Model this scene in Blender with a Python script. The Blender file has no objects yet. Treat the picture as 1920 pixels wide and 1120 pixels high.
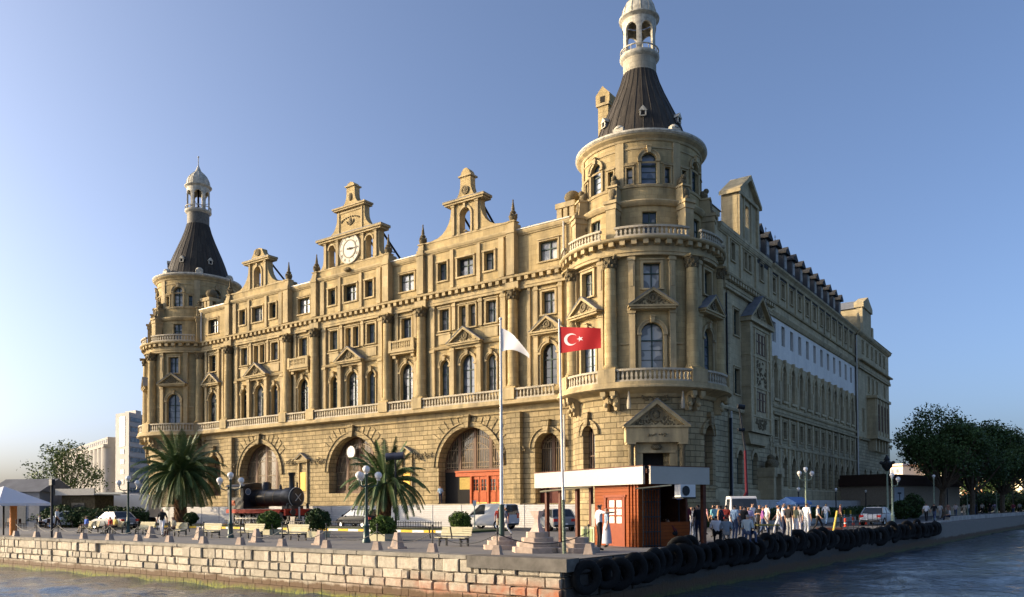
import bpy, bmesh, math, random
from math import sin, cos, tan, pi, radians, sqrt, atan2, degrees, hypot
from mathutils import Vector, Matrix
from mathutils.geometry import tessellate_polygon
random.seed(7)
SC = bpy.context.scene
COL = SC.collection

# ------------------------------------------------------------------ camera
F_, P_, RO_, CX_, HOR_ = 1487.0, radians(1.3), radians(.346), 960.0, 948.5
CY_ = HOR_ - F_*tan(P_)
AZ_ = radians(125.4)
_fh = Vector((cos(AZ_), sin(AZ_), 0)); _z = Vector((0, 0, 1))
FW = _fh*cos(P_) + _z*sin(P_)
_r0 = FW.cross(_z).normalized(); _u0 = _r0.cross(FW)
RT = _r0*cos(RO_) - _u0*sin(RO_); UP = _u0*cos(RO_) + _r0*sin(RO_)
CAM = Vector((30.181, -61.974, 1.7))
cam_d = bpy.data.cameras.new('camera'); cam = bpy.data.objects.new('camera', cam_d); COL.objects.link(cam)
cam_d.sensor_width = 36; cam_d.lens = F_/1920*36; cam_d.shift_y = (CY_-560)/1920
cam_d.clip_start = .5; cam_d.clip_end = 6000
cam.matrix_world = Matrix(((RT.x, UP.x, -FW.x, CAM.x), (RT.y, UP.y, -FW.y, CAM.y), (RT.z, UP.z, -FW.z, CAM.z), (0, 0, 0, 1)))
SC.camera = cam
def ray(x, y): return FW + RT*((x-CX_)/F_) - UP*((y-CY_)/F_)
def gr(x, y, z=0.0):                       # where a sight line of the survey meets the level z
    d = ray(x, y); t = (z-CAM.z)/d.z; return CAM + d*t
def at(x, y, dep):
    d = ray(x, y); return CAM + d*(dep/d.dot(_fh))
def aty(x, Y, y=985):
    d = ray(x, y); t = (Y-CAM.y)/d.y; return CAM + d*t
# ------------------------------------------------------------------ light
SUN_AZ, SUN_EL = radians(212), radians(15)
w = bpy.data.worlds.new('World'); SC.world = w; w.use_nodes = True
nt = w.node_tree; bg = nt.nodes['Background']
sky = nt.nodes.new('ShaderNodeTexSky'); sky.sky_type = 'NISHITA'; sky.sun_disc = False
sky.sun_elevation = SUN_EL; sky.sun_rotation = pi/2 - SUN_AZ
sky.air_density = .55; sky.dust_density = 4.3; sky.ozone_density = 2.3; sky.altitude = 0
nt.links.new(sky.outputs[0], bg.inputs[0]); bg.inputs[1].default_value = .15
sd = bpy.data.lights.new('sun', 'SUN'); sd.energy = 3.05; sd.angle = radians(.6); sd.color = (1, .76, .45)
so = bpy.data.objects.new('sun', sd); COL.objects.link(so)
so.rotation_euler = Vector((cos(SUN_AZ)*cos(SUN_EL), sin(SUN_AZ)*cos(SUN_EL), sin(SUN_EL))).to_track_quat('Z', 'Y').to_euler()
SC.view_settings.view_transform = 'Standard'; SC.view_settings.look = 'None'; SC.view_settings.exposure = 1.1; SC.view_settings.gamma = 1
SC.cycles.max_bounces = 8; SC.cycles.diffuse_bounces = 5; SC.cycles.glossy_bounces = 3

# ------------------------------------------------------------------ mesh builder
def ident(a, b, c): return (a, b, c)
class MB:
    def __init__(s, M=ident, step=None):
        s.v = []; s.f = []; s.uv = []; s.mi = []; s.M = M; s.step = step; s.m = 0; s.sm = []; s.smooth = False
    def face(s, pts, uv=None):
        if uv is None:
            p = [Vector(q) for q in pts]; n = Vector((0, 0, 0))
            for i in range(len(p)):
                n += (p[i]-p[0]).cross(p[(i+1) % len(p)]-p[0])
            ax = max(range(3), key=lambda k: abs(n[k]))
            uv = [(q[1], q[2]) if ax == 0 else (q[0], q[2]) if ax == 1 else (q[0], q[1]) for q in pts]
        i0 = len(s.v); s.v += [s.M(*q) for q in pts]
        s.f.append(tuple(range(i0, i0+len(pts)))); s.uv += uv; s.mi.append(s.m); s.sm.append(s.smooth)
    def cuts(s, a0, a1):
        n = 1 if not s.step else max(1, int(math.ceil(abs(a1-a0)/s.step)))
        return [a0+(a1-a0)*i/n for i in range(n+1)]
    def box(s, a0, a1, b0, b1, c0, c1, ta=0, tb=0):       # ta, tb: taper of the top
        A = s.cuts(a0, a1)
        if ta or tb: A = [a0, a1]
        for p, q in zip(A, A[1:]):
            x = [(p, b0, c0), (q, b0, c0), (q, b1, c0), (p, b1, c0), (p+ta, b0+tb, c1), (q-ta, b0+tb, c1), (q-ta, b1-tb, c1), (p+ta, b1-tb, c1)]
            s.face([x[0], x[1], x[5], x[4]]); s.face([x[2], x[3], x[7], x[6]])
            s.face([x[4], x[5], x[6], x[7]]); s.face([x[3], x[2], x[1], x[0]])
            if p == A[0]: s.face([x[3], x[0], x[4], x[7]])
            if q == A[-1]: s.face([x[1], x[2], x[6], x[5]])
    def prof(s, pts, a0, a1):                             # (b,c) outline swept along a
        A = s.cuts(a0, a1); n = len(pts)
        for p, q in zip(A, A[1:]):
            for i in range(n):
                u, w_ = pts[i], pts[(i+1) % n]
                s.face([(p, *u), (q, *u), (q, *w_), (p, *w_)])
        s.face([(a0, *u) for u in pts]); s.face([(a1, *u) for u in pts])
    def extr(s, poly, b0, b1, holes=()):                  # (a,c) outline between b0 and b1
        loops = [list(poly)]+[list(h) for h in holes]
        tri = tessellate_polygon([[Vector((x, y, 0)) for x, y in l] for l in loops])
        flat = [p for l in loops for p in l]
        for b in (b0, b1):
            for t in tri: s.face([(flat[k][0], b, flat[k][1]) for k in t])
        for l in loops:
            for i in range(len(l)):
                p, q = l[i], l[(i+1) % len(l)]
                s.face([(p[0], b0, p[1]), (q[0], b0, q[1]), (q[0], b1, q[1]), (p[0], b1, p[1])])
    def ring(s, a, c, r0, r1, b0, b1, t0=0, t1=pi, n=14):
        T = [t0+(t1-t0)*i/n for i in range(n+1)]
        P = lambda r, t, b: (a+r*cos(t), b, c+r*sin(t))
        for t, q in zip(T, T[1:]):
            s.face([P(r0, t, b1), P(r1, t, b1), P(r1, q, b1), P(r0, q, b1)])
            s.face([P(r1, t, b0), P(r1, t, b1), P(r1, q, b1), P(r1, q, b0)])
            s.face([P(r0, t, b1), P(r0, t, b0), P(r0, q, b0), P(r0, q, b1)])
        for t in (t0, t1): s.face([P(r0, t, b0), P(r0, t, b1), P(r1, t, b1), P(r1, t, b0)])
    def lathe(s, pr, a=0, b=0, n=16, t0=0, t1=2*pi, cap=True):
        T = [t0+(t1-t0)*i/n for i in range(n+1)]; o = s.smooth; s.smooth = True
        L = 0
        for (r, c), (r2, c2) in zip(pr, pr[1:]):
            dl = hypot(r2-r, c2-c)
            for t, q in zip(T, T[1:]):
                rm = max(r, r2, .05)
                s.face([(a+r*cos(t), b+r*sin(t), c), (a+r*cos(q), b+r*sin(q), c), (a+r2*cos(q), b+r2*sin(q), c2), (a+r2*cos(t), b+r2*sin(t), c2)],
                       [(t*rm, L), (q*rm, L), (q*rm, L+dl), (t*rm, L+dl)])
            L += dl
        s.smooth = False
        if cap:
            for r, c in (pr[0], pr[-1]):
                if r > .001: s.face([(a+r*cos(t), b+r*sin(t), c) for t in T[:-1]])
        s.smooth = o
    def tube(s, p0, p1, r0, r1=None, n=8, cap=True):
        p0 = Vector(p0); p1 = Vector(p1); r1 = r0 if r1 is None else r1
        d = (p1-p0)
        if d.length < 1e-6: return
        L = d.length; d /= L; x = d.orthogonal().normalized(); y = d.cross(x)
        T = [2*pi*i/n for i in range(n+1)]; o = s.smooth; s.smooth = True
        for t, q in zip(T, T[1:]):
            u = x*cos(t)+y*sin(t); w_ = x*cos(q)+y*sin(q)
            s.face([tuple(p0+u*r0), tuple(p0+w_*r0), tuple(p1+w_*r1), tuple(p1+u*r1)], [(t*r0, 0), (q*r0, 0), (q*r0, L), (t*r0, L)])
        s.smooth = False
        if cap:
            s.face([tuple(p0+(x*cos(t)+y*sin(t))*r0) for t in T[:-1]]); s.face([tuple(p1+(x*cos(t)+y*sin(t))*r1) for t in T[:-1]])
        s.smooth = o
    def path(s, pts, r, n=6):
        for p, q in zip(pts, pts[1:]): s.tube(p, q, r, r, n, False)
    def ball(s, p, r, n=12, sx=1, sy=1, sz=1, k=8):
        x, y, z = p; o = s.M
        s.M = lambda a, b, c: o(x+a*sx, y+b*sy, z+c*sz)
        s.lathe([(max(r*sin(pi*i/k), .0005), -r*cos(pi*i/k)) for i in range(k+1)], 0, 0, n, cap=False)
        s.M = o
    def build(s, name, mats, parent=None, merge=False):
        me = bpy.data.meshes.new(name); me.from_pydata(s.v, [], s.f)
        ul = me.uv_layers.new(name='uv'); fl = [c for p in s.uv for c in p]
        ul.data.foreach_set('uv', fl)
        me.polygons.foreach_set('material_index', s.mi)
        me.polygons.foreach_set('use_smooth', s.sm)
        for m in (mats if isinstance(mats, (list, tuple)) else [mats]): me.materials.append(m)
        if merge or any(s.sm):
            bm = bmesh.new(); bm.from_mesh(me); bmesh.ops.remove_doubles(bm, verts=bm.verts, dist=.0004)
            for e in bm.edges:
                if len(e.link_faces) == 2 and e.calc_face_angle(0) > .7: e.smooth = False
            bm.to_mesh(me); bm.free()
        me.update()
        return obj(name, me, parent)
def obj(name, me, parent=None, loc=None, rz=0):
    o = bpy.data.objects.new(name, me); COL.objects.link(o)
    if parent: o.parent = parent
    if loc is not None: o.location = loc
    if rz: o.rotation_euler = (0, 0, rz)
    return o
def tag(o, label=None, cat=None, group=None, kind=None):
    if label: o['label'] = label
    if cat: o['category'] = cat
    if group: o['group'] = group
    if kind: o['kind'] = kind
    return o
def thing(name, loc, rz, label, cat, group=None):
    return tag(obj(name, None, None, loc, rz), label, cat, group)
def dup(root, loc, rz, label=None, group=None):
    def cp(o, par):
        c = o.copy(); COL.objects.link(c); c.parent = par
        for ch in list(o.children): cp(ch, c)
        return c
    r = cp(root, None); r.location = loc; r.rotation_euler = (0, 0, rz)
    if label: r['label'] = label
    if group: r['group'] = group
    return r

# ------------------------------------------------------------------ materials
_mc = {}
def nodes(name):
    m = bpy.data.materials.new(name); m.use_nodes = True; t = m.node_tree
    return m, t, t.nodes['Principled BSDF'], t.nodes.new, t.links.new
def mix(t, f, a, b, mode='MIX'):
    n = t.nodes.new('ShaderNodeMix'); n.data_type = 'RGBA'; n.blend_type = mode
    for i, x in ((0, f), (6, a), (7, b)):
        if hasattr(x, 'is_output') or hasattr(x, 'links'): t.links.new(x, n.inputs[i])
        else: n.inputs[i].default_value = x if i == 0 else (*x[:3], 1)
    return n.outputs[2]
def ramp(t, x, a, b, lo=0, hi=1):
    n = t.nodes.new('ShaderNodeMapRange'); n.inputs[1].default_value = a; n.inputs[2].default_value = b; n.inputs[3].default_value = lo; n.inputs[4].default_value = hi
    t.links.new(x, n.inputs[0]); return n.outputs[0]
def noise(t, vec, sc, det=4, rough=.6, mscale=None):
    if mscale:
        mp = t.nodes.new('ShaderNodeMapping'); mp.inputs['Scale'].default_value = mscale; t.links.new(vec, mp.inputs[0]); vec = mp.outputs[0]
    n = t.nodes.new('ShaderNodeTexNoise'); n.inputs['Scale'].default_value = sc; n.inputs['Detail'].default_value = det; n.inputs['Roughness'].default_value = rough
    t.links.new(vec, n.inputs[0]); return n.outputs[0]
def flat(name, c, rough=.6, metal=0, var=.12, sc=6, bump=0):
    if name in _mc: return _mc[name]
    m, t, b, N, L = nodes(name)
    tc = N('ShaderNodeTexCoord')
    if var:
        n = noise(t, tc.outputs['Object'], sc)
        L(mix(t, ramp(t, n, .3, .7), [x*(1-var) for x in c], [min(1, x*(1+var)) for x in c]), b.inputs['Base Color'])
        if bump:
            bp = N('ShaderNodeBump'); bp.inputs['Strength'].default_value = bump; bp.inputs['Distance'].default_value = .05; L(n, bp.inputs['Height']); L(bp.outputs[0], b.inputs['Normal'])
    else: b.inputs['Base Color'].default_value = (*c, 1)
    b.inputs['Roughness'].default_value = rough; b.inputs['Metallic'].default_value = metal
    if rough >= .5: b.inputs['Specular IOR Level'].default_value = .2
    _mc[name] = m; return m
def stone(name, c1, c2, bw=.9, bh=.42, joint=.012, jdark=.55, bump=.5, stain=.55, rough=.85, grain=.4):
    m, t, b, N, L = nodes(name)
    tc = N('ShaderNodeTexCoord'); geo = N('ShaderNodeNewGeometry')
    br = N('ShaderNodeTexBrick'); br.inputs['Scale'].default_value = 1; br.inputs['Brick Width'].default_value = bw; br.inputs['Row Height'].default_value = bh
    br.inputs['Mortar Size'].default_value = joint; br.inputs['Mortar Smooth'].default_value = .2; br.inputs['Color1'].default_value = (0, 0, 0, 1); br.inputs['Color2'].default_value = (1, 1, 1, 1); br.inputs['Mortar'].default_value = (.5, .5, .5, 1)
    L(tc.outputs['UV'], br.inputs[0])
    P = geo.outputs['Position']
    n1 = noise(t, P, .35, 5, .65); n2 = noise(t, P, 3.2, 6, .7); n3 = noise(t, P, 1.3, 4, .6, (1, 1, .16)); n4 = noise(t, P, 14, 4, .7)
    col = mix(t, br.outputs[0], c1, c2)
    col = mix(t, ramp(t, n2, .35, .7, 0, .5), col, [x*.78 for x in c1])
    dirt = [c1[0]*.3, c1[1]*.33, c1[2]*.42]
    mul = N('ShaderNodeMath'); mul.operation = 'MULTIPLY'; L(ramp(t, n3, .36, .64), mul.inputs[0]); L(ramp(t, n1, .3, .7, .15, 1), mul.inputs[1])
    mu2 = N('ShaderNodeMath'); mu2.operation = 'MULTIPLY'; L(mul.outputs[0], mu2.inputs[0]); mu2.inputs[1].default_value = stain
    col = mix(t, mu2.outputs[0], col, dirt)
    col = mix(t, ramp(t, n4, .3, .75, 0, .25), col, [x*.6 for x in c1])
    mj = N('ShaderNodeMath'); mj.operation = 'MULTIPLY'; L(br.outputs[1], mj.inputs[0]); mj.inputs[1].default_value = jdark
    col = mix(t, mj.outputs[0], col, [x*.3 for x in c1])
    L(col, b.inputs['Base Color']); b.inputs['Roughness'].default_value = rough; b.inputs['Specular IOR Level'].default_value = .12
    sub = N('ShaderNodeMath'); sub.operation = 'SUBTRACT'; L(ramp(t, n2, .2, .8, 0, grain), sub.inputs[0]); L(br.outputs[1], sub.inputs[1])
    bp = N('ShaderNodeBump'); bp.inputs['Strength'].default_value = bump; bp.inputs['Distance'].default_value = .05; L(sub.outputs[0], bp.inputs['Height']); L(bp.outputs[0], b.inputs['Normal'])
    return m
SA, SB = (.44, .335, .165), (.58, .45, .235)
M_ST = stone('sandstone', SA, SB, .95, .45, .012, .45, .4, .85)
M_RU = stone('rusticated_sandstone', (.36, .285, .155), (.55, .43, .24), 1.1, .46, .03, .8, .9, .8, grain=1.0)
M_TR = stone('sandstone_trim', (.47, .37, .2), (.57, .45, .26), 1.3, 1.1, .008, .3, .3, .9)
M_OR = stone('carved_stone', (.36, .29, .17), (.48, .39, .23), .11, .1, .03, .8, 1.0, .6, grain=1.0)
M_BAL = stone('balustrade_stone', (.50, .44, .32), (.58, .51, .39), 2, 3, .005, .2, .2, .6)
M_GS = stone('grey_stone', (.50, .41, .245), (.62, .52, .32), .95, .45, .012, .4, .4, .7)  # same sandstone as the front, colour lightened to offset the side's shade
M_GR = stone('grey_rusticated_stone', (.40, .335, .20), (.60, .51, .32), 1.25, .46, .03, .8, .9, .6, grain=1.0)  # the front's rusticated stone, made paler to lift the shaded side
M_WP = stone('white_plaster', (.80, .77, .69), (.86, .83, .75), 3, 3, .001, .1, .1, .3)
M_SL = stone('slate_roof', (.05, .044, .036), (.085, .072, .056), .42, 60, .03, .5, .5, .4, rough=.55)
M_NK = stone('old_lime_stone', (.40, .36, .27), (.5, .45, .34), .5, .4, .012, .4, .5, .8)
M_LW = flat('lantern_white', (.46, .43, .35), .7, 0, .4, 3)
M_LD = flat('lead', (.17, .18, .195), .6, 0, .2, 2)
M_GUT = flat('white_metal_gutter', (.52, .49, .43), .5, .1, .1)
M_FR = flat('green_window_frame', (.045, .075, .065), .5)
M_FB = flat('brown_window_frame', (.13, .075, .045), .55)
M_ORD = flat('orange_wood', (.40, .085, .02), .5, 0, .2, 4)
M_DK = flat('dark_interior', (.02, .019, .018), .9)
M_IR = flat('dark_iron', (.03, .032, .035), .5, .4, .2)
M_GRN = flat('green_iron', (.018, .05, .042), .4, .1, .2)
M_GLB = flat('white_globe', (.72, .70, .66), .25, 0, .03)
M_RUB = flat('black_rubber', (.009, .009, .009), .85, 0, .4, 9, .3)
M_CH = flat('chrome', (.6, .6, .6), .25, 1, .05)
def glass(name, c, c2, rough=.12):
    m, t, b, N, L = nodes(name)
    tc = N('ShaderNodeTexCoord'); geo = N('ShaderNodeNewGeometry'); n = noise(t, geo.outputs['Position'], 1.1, 1, .5)
    L(mix(t, ramp(t, n, .47, .53), c, c2), b.inputs['Base Color'])
    b.inputs['Roughness'].default_value = rough; b.inputs['IOR'].default_value = 1.6
    wv = noise(t, geo.outputs['Position'], 2.5, 2, .5); bp = N('ShaderNodeBump'); bp.inputs['Strength'].default_value = .06; L(wv, bp.inputs['Height']); L(bp.outputs[0], b.inputs['Normal'])
    return m
M_GL = glass('window_glass', (.035, .045, .055), (.30, .29, .26))
M_GLB2 = glass('blue_window_glass', (.09, .115, .15), (.17, .2, .24))
M_GLD = glass('dark_window_glass', (.018, .02, .022), (.05, .05, .048))
M_GLC = glass('curtained_glass', (.20, .20, .19), (.46, .45, .41), .15)
M_CG = glass('car_glass', (.02, .025, .03), (.03, .035, .04), .06)
# ------------------------------------------------------------------ ground and water
def sheet(name, pts, z, mat, uvs=1, kind='structure'):
    b = MB(); b.face([(x, y, z) for x, y in pts]); o = b.build(name, mat); tag(o, kind=kind); return o
def groundmat(name, c1, c2, slab=None, rough=.85):
    m, t, b, N, L = nodes(name); geo = N('ShaderNodeNewGeometry'); P = geo.outputs['Position']
    n1 = noise(t, P, .3, 6, .7); n2 = noise(t, P, 5, 5, .7)
    col = mix(t, ramp(t, n1, .3, .7), c1, c2); col = mix(t, ramp(t, n2, .3, .8, 0, .35), col, [x*.6 for x in c1])
    if slab:
        br = N('ShaderNodeTexBrick'); br.inputs['Scale'].default_value = 1; br.inputs['Brick Width'].default_value = slab; br.inputs['Row Height'].default_value = slab; br.inputs['Mortar Size'].default_value = .012
        L(P, br.inputs[0]); mj = N('ShaderNodeMath'); mj.operation = 'MULTIPLY'; L(br.outputs[1], mj.inputs[0]); mj.inputs[1].default_value = .6; col = mix(t, mj.outputs[0], col, [x*.4 for x in c1])
    L(col, b.inputs['Base Color']); b.inputs['Roughness'].default_value = rough
    bp = N('ShaderNodeBump'); bp.inputs['Strength'].default_value = .3; bp.inputs['Distance'].default_value = .02; L(n2, bp.inputs['Height']); L(bp.outputs[0], b.inputs['Normal'])
    return m
EDGE = [(17.2, -41.0), (17.9, -24), (18.9, -8), (20.2, 6.5), (21.0, 30), (24.4, 67), (28, 115), (45, 300), (300, 2500)]
QY = -41.0
b = MB(); b.face([(x, y, 0) for x, y in [(-2500, QY), EDGE[0]]+EDGE[1:]+[(-2500, 2500)]])
tag(b.build('ground', groundmat('quay_paving', (.14, .135, .13), (.19, .18, .17), .8)), kind='structure')
M_AS = groundmat('asphalt', (.06, .06, .062), (.10, .098, .095))
sheet('road', [(-120, -33.5), (3, -33.5), (3, -23.7), (-120, -23.7)], .004, groundmat('plaza_asphalt', (.09, .09, .092), (.125, .122, .12)))
sheet('road', [(-120, -18.6), (8, -18.6), (16.4, -8), (17.3, 6.5), (18, 30), (21, 67), (24, 115), (14, 115), (11, 40), (9.5, -2), (4, -11.9), (-120, -11.9)], .005, M_AS)
def watermat():
    m, t, b, N, L = nodes('sea_water'); geo = N('ShaderNodeNewGeometry'); P = geo.outputs['Position']
    b.inputs['Base Color'].default_value = (.035, .06, .085, 1); b.inputs['Roughness'].default_value = .06; b.inputs['IOR'].default_value = 1.38
    n1 = noise(t, P, .9, 4, .62, (1, 1.6, 1)); n2 = noise(t, P, 3.4, 4, .6)
    ad = N('ShaderNodeMath'); ad.operation = 'MULTIPLY_ADD'; L(n2, ad.inputs[0]); ad.inputs[1].default_value = .28; L(n1, ad.inputs[2])
    bp = N('ShaderNodeBump'); bp.inputs['Strength'].default_value = .5; bp.inputs['Distance'].default_value = .25; L(ad.outputs[0], bp.inputs['Height']); L(bp.outputs[0], b.inputs['Normal'])
    return m
M_WA = watermat()
# near water as a real rippled grid, far water as one sheet round it
WV = [(.045, 1.15, .62, 0), (.034, -.72, 1.62, 1), (.026, 2.3, .5, 2), (.020, 1.7, -2.6, .5), (.014, -3.6, 1.9, 4), (.010, 4.3, 3.9, 2.2)]
def wh(x, y):
    x2 = x+.8*sin(y*.31); y2 = y+.9*sin(x*.27+1)
    return -1.74+sum(a*sin(p*x2+q*y2+f) for a, p, q, f in WV)*(.7+.3*sin(x*.13+y*.11))
X0, X1, Y0, Y1, ST = -50, 80, -66, 84, .42
nx = int((X1-X0)/ST); ny = int((Y1-Y0)/ST); X1 = X0+nx*ST; Y1 = Y0+ny*ST
ok = lambda x, y: y < -39.5 or x > 15.5
ix = {}; vs = []; fs = []
def vi(i, j):
    if (i, j) not in ix: x, y = X0+i*ST, Y0+j*ST; ix[(i, j)] = len(vs); vs.append((x, y, wh(x, y)))
    return ix[(i, j)]
for j in range(ny):
    for i in range(nx):
        if ok(X0+i*ST, Y0+j*ST): fs.append((vi(i, j), vi(i+1, j), vi(i+1, j+1), vi(i, j+1)))
k = len(vs)
vs += [(-3000, -3000, -1.8), (3000, -3000, -1.8), (3000, 3000, -1.8), (-3000, 3000, -1.8), (X0, Y0, -1.8), (X1, Y0, -1.8), (X1, Y1, -1.8), (X0, Y1, -1.8)]
fs += [(k, k+1, k+5, k+4), (k+1, k+2, k+6, k+5), (k+2, k+3, k+7, k+6), (k+3, k, k+4, k+7)]
me = bpy.data.meshes.new('water'); me.from_pydata(vs, [], fs); me.polygons.foreach_set('use_smooth', [True]*len(fs)); me.materials.append(M_WA); me.update()
tag(obj('water', me), kind='structure')

# quay walls, block by block
def quaymat(name, c1, c2, red=False, dark=1.0):
    m, t, b, N, L = nodes(name); geo = N('ShaderNodeNewGeometry'); P = geo.outputs['Position']
    at_ = N('ShaderNodeObjectInfo'); n1 = noise(t, P, 1.1, 6, .7); n2 = noise(t, P, 6, 5, .7)
    uvn = N('ShaderNodeTexCoord'); br = N('ShaderNodeTexWhiteNoise'); br.noise_dimensions = '2D'
    L(uvn.outputs['UV'], br.inputs[0])
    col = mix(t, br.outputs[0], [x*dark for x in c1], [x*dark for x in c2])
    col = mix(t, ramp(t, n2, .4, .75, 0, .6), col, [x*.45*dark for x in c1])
    sx = N('ShaderNodeSeparateXYZ'); L(P, sx.inputs[0])
    if red:
        rx = ramp(t, sx.outputs[0], 6, 15); rz = ramp(t, sx.outputs[2], -.55, -1.1)
        mu = N('ShaderNodeMath'); mu.operation = 'MULTIPLY'; L(rx, mu.inputs[0]); L(rz, mu.inputs[1]); mv = N('ShaderNodeMath'); mv.operation = 'MULTIPLY'; L(mu.outputs[0], mv.inputs[0]); L(ramp(t, n1, .35, .6), mv.inputs[1])
        col = mix(t, mv.outputs[0], col, (.34, .10, .035))
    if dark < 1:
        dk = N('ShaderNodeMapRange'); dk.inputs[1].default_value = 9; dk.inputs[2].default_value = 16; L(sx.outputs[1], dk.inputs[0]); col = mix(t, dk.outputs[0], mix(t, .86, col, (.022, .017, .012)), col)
    # tide band: brown wet stone, then green weed
    wob = N('ShaderNodeMath'); wob.operation = 'MULTIPLY_ADD'; L(n1, wob.inputs[0]); wob.inputs[1].default_value = .6; L(sx.outputs[2], wob.inputs[2])
    col = mix(t, ramp(t, wob.outputs[0], -.9, -1.02), col, (.10*dark, .055*dark, .022*dark))
    g = ramp(t, wob.outputs[0], -1.2, -1.42)
    col = mix(t, g, col, mix(t, ramp(t, n2, .4, .6), (.035*dark, .05*dark, .008), (.20*dark**3, .21*dark**3, .015)))
    L(col, b.inputs['Base Color']); b.inputs['Roughness'].default_value = .8
    bp = N('ShaderNodeBump'); bp.inputs['Strength'].default_value = .8; bp.inputs['Distance'].default_value = .04; L(n2, bp.inputs['Height']); L(bp.outputs[0], b.inputs['Normal'])
    return m
def blocks(name, M, L0, L1, rows, mat, label, lens=(.28, 1.0)):
    b = MB(M); b.box(L0, L1, .12, 1.0, -2.6, -.02)
    r = random.Random(3)
    for z1, z0 in zip(rows, rows[1:]):
        u = L0
        while u < L1-.05:
            l = min(r.uniform(*lens), L1-u); d = r.uniform(-.06, .04) if z0 > -1.45 else r.uniform(-.008, .008)
            if L1-u-l < .3: l = L1-u
            if r.random() > .012 or z0 < -1.2:
                c = r.random(); low = z0 < -1.45; g = .003 if low else r.uniform(.008, .026); q = .01 if low else .035; J = (lambda: 0) if low else (lambda: r.uniform(-.018, .018))
                pts = [(u+g+J(), d, z0+g+J()), (u+l-g+J(), d, z0+g+J()), (u+l-g+J(), d, z1-g+J()), (u+g+J(), d, z1-g+J())]
                f = [(u+g+q+J(), d-q, z0+g+q+J()), (u+l-g-q+J(), d-q+J()*.6, z0+g+q+J()), (u+l-g-q+J(), d-q, z1-g-q+J()), (u+g+q+J(), d-q+J()*.6, z1-g-q+J())]
                uv = [(c*37+u*.0, c)]*4
                b.face(f, uv)
                for i in range(4):
                    b.face([pts[i], pts[(i+1) % 4], f[(i+1) % 4], f[i]], uv)
                    p, s_ = pts[i], pts[(i+1) % 4]
                    b.face([p, s_, (s_[0], .15, s_[2]), (p[0], .15, p[2])], uv)
            u += l
    o = b.build(name, mat); tag(o, label, 'wall'); return o
blocks('quay_wall', lambda a, d, c: (a, QY+d, c), -70, 17.15, [-.09, -.56, -.9, -1.22, -1.5, -2.1], quaymat('pale_quay_stone', (.27, .235, .175), (.56, .49, .375), True),
       'long sunlit quay wall of pale cut stone blocks above green weed at the waterline')
M_CAP = flat('quay_coping', (.24, .22, .18), .85, 0, .35, 2.5, .4)
b = MB(); u = -70; r = random.Random(5)
while u < 13.4:
    l = min(r.uniform(.9, 1.6), 13.4-u); b.box(u+.008, u+l-.008, QY-.07-r.uniform(0, .03), QY+.55, -.09, .035+r.uniform(0, .02)); u += l
tag(b.build('quay_coping', M_CAP), kind='structure')
b = MB(); b.box(13.5, 17.42, QY-.16, QY+.6, -.36, .045)
tag(b.build('concrete_beam', flat('dark_concrete', (.12, .11, .095), .8, 0, .3, 3, .3)), 'dark grey concrete beam capping the corner of the quay above the sunlit blocks', 'beam')
def edge_pt(s):       # s metres along the right edge
    for (x0, y0), (x1, y1) in zip(EDGE, EDGE[1:]):
        l = hypot(x1-x0, y1-y0)
        if s <= l: return Vector((x0+(x1-x0)*s/l, y0+(y1-y0)*s/l, 0)), Vector(((x1-x0)/l, (y1-y0)/l, 0))
        s -= l
def MR(a, d, c):
    p, t = edge_pt(max(a, 0)); n = Vector((t.y, -t.x, 0)); q = p-n*d; return (q.x, q.y, c)
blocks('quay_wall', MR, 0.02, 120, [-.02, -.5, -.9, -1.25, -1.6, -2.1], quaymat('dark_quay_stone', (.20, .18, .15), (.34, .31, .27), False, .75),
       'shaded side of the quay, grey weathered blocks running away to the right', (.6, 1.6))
b = MB(MR, 1.5)
b.box(62, 118, -.05, .5, 0, .42); b.box(50, 62, -.05, .45, 0, .14)
tag(b.build('parapet', flat('pale_parapet', (.36, .34, .31), .85, 0, .3, 1.2, .3)), 'low pale stone parapet along the far quay edge behind the tyres', 'wall')
# ------------------------------------------------------------------ the station
ST = thing('railway_station', (0, 0, 0), 0, 'huge golden sandstone railway station with two round corner towers and a clock gable', 'station building')
YA, XB, TL = -2.9, 4.5, -65.4
LOC = lambda a, b, c: (a, -b, c)
FA = lambda a, b, c: (a, YA-b, c)
FB = lambda a, b, c: (XB+b, a, c)
def FT(cx, R): return lambda a, b, c: (cx+(R+b)*cos(a/R), (R+b)*sin(a/R), c)
def pA(u, d, z): return (u, YA-d, z), 0
def pB(u, d, z): return (XB+d, u, z), pi/2
def pT(cx, R): return lambda deg, d, z: ((cx+(R+d)*cos(radians(deg)), (R+d)*sin(radians(deg)), z), radians(deg)+pi/2)
WR = random.Random(99)
def put(name, me, place, parent=ST):
    if isinstance(me, bpy.types.Object): me = me.data
    o = obj(name, me, parent, place[0], place[1])
    if 'window' in name and name not in ('arch_window',) and len(me.materials) > 1 and me.materials[1].name.startswith(('window_glass', 'blue', 'dark_window')):
        o.material_slots[1].link = 'OBJECT'
        P_ = [M_GL, M_GLC, M_GLD, M_GLB2] if me.materials[1].name == 'window_glass' else [M_GLB2, M_GLB2, M_GLC] if me.materials[1].name[0] == 'b' else [M_GLD, M_GLD, M_GLB2]
        o.material_slots[1].material = WR.choice(P_)
    return o
def proto(b, name, mats):                      # a mesh kept only as shared data
    o = b.build(name, mats); me = o.data; bpy.data.objects.remove(o); return me
def hole(uc, z0, w_, z1, arch=False, n=12):
    if not arch: return [(uc-w_/2, z0), (uc+w_/2, z0), (uc+w_/2, z1), (uc-w_/2, z1)]
    r = w_/2; s = z1-r
    return [(uc-r, z0), (uc+r, z0)]+[(uc+r*cos(pi*i/n), s+r*sin(pi*i/n)) for i in range(n+1)]
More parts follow.
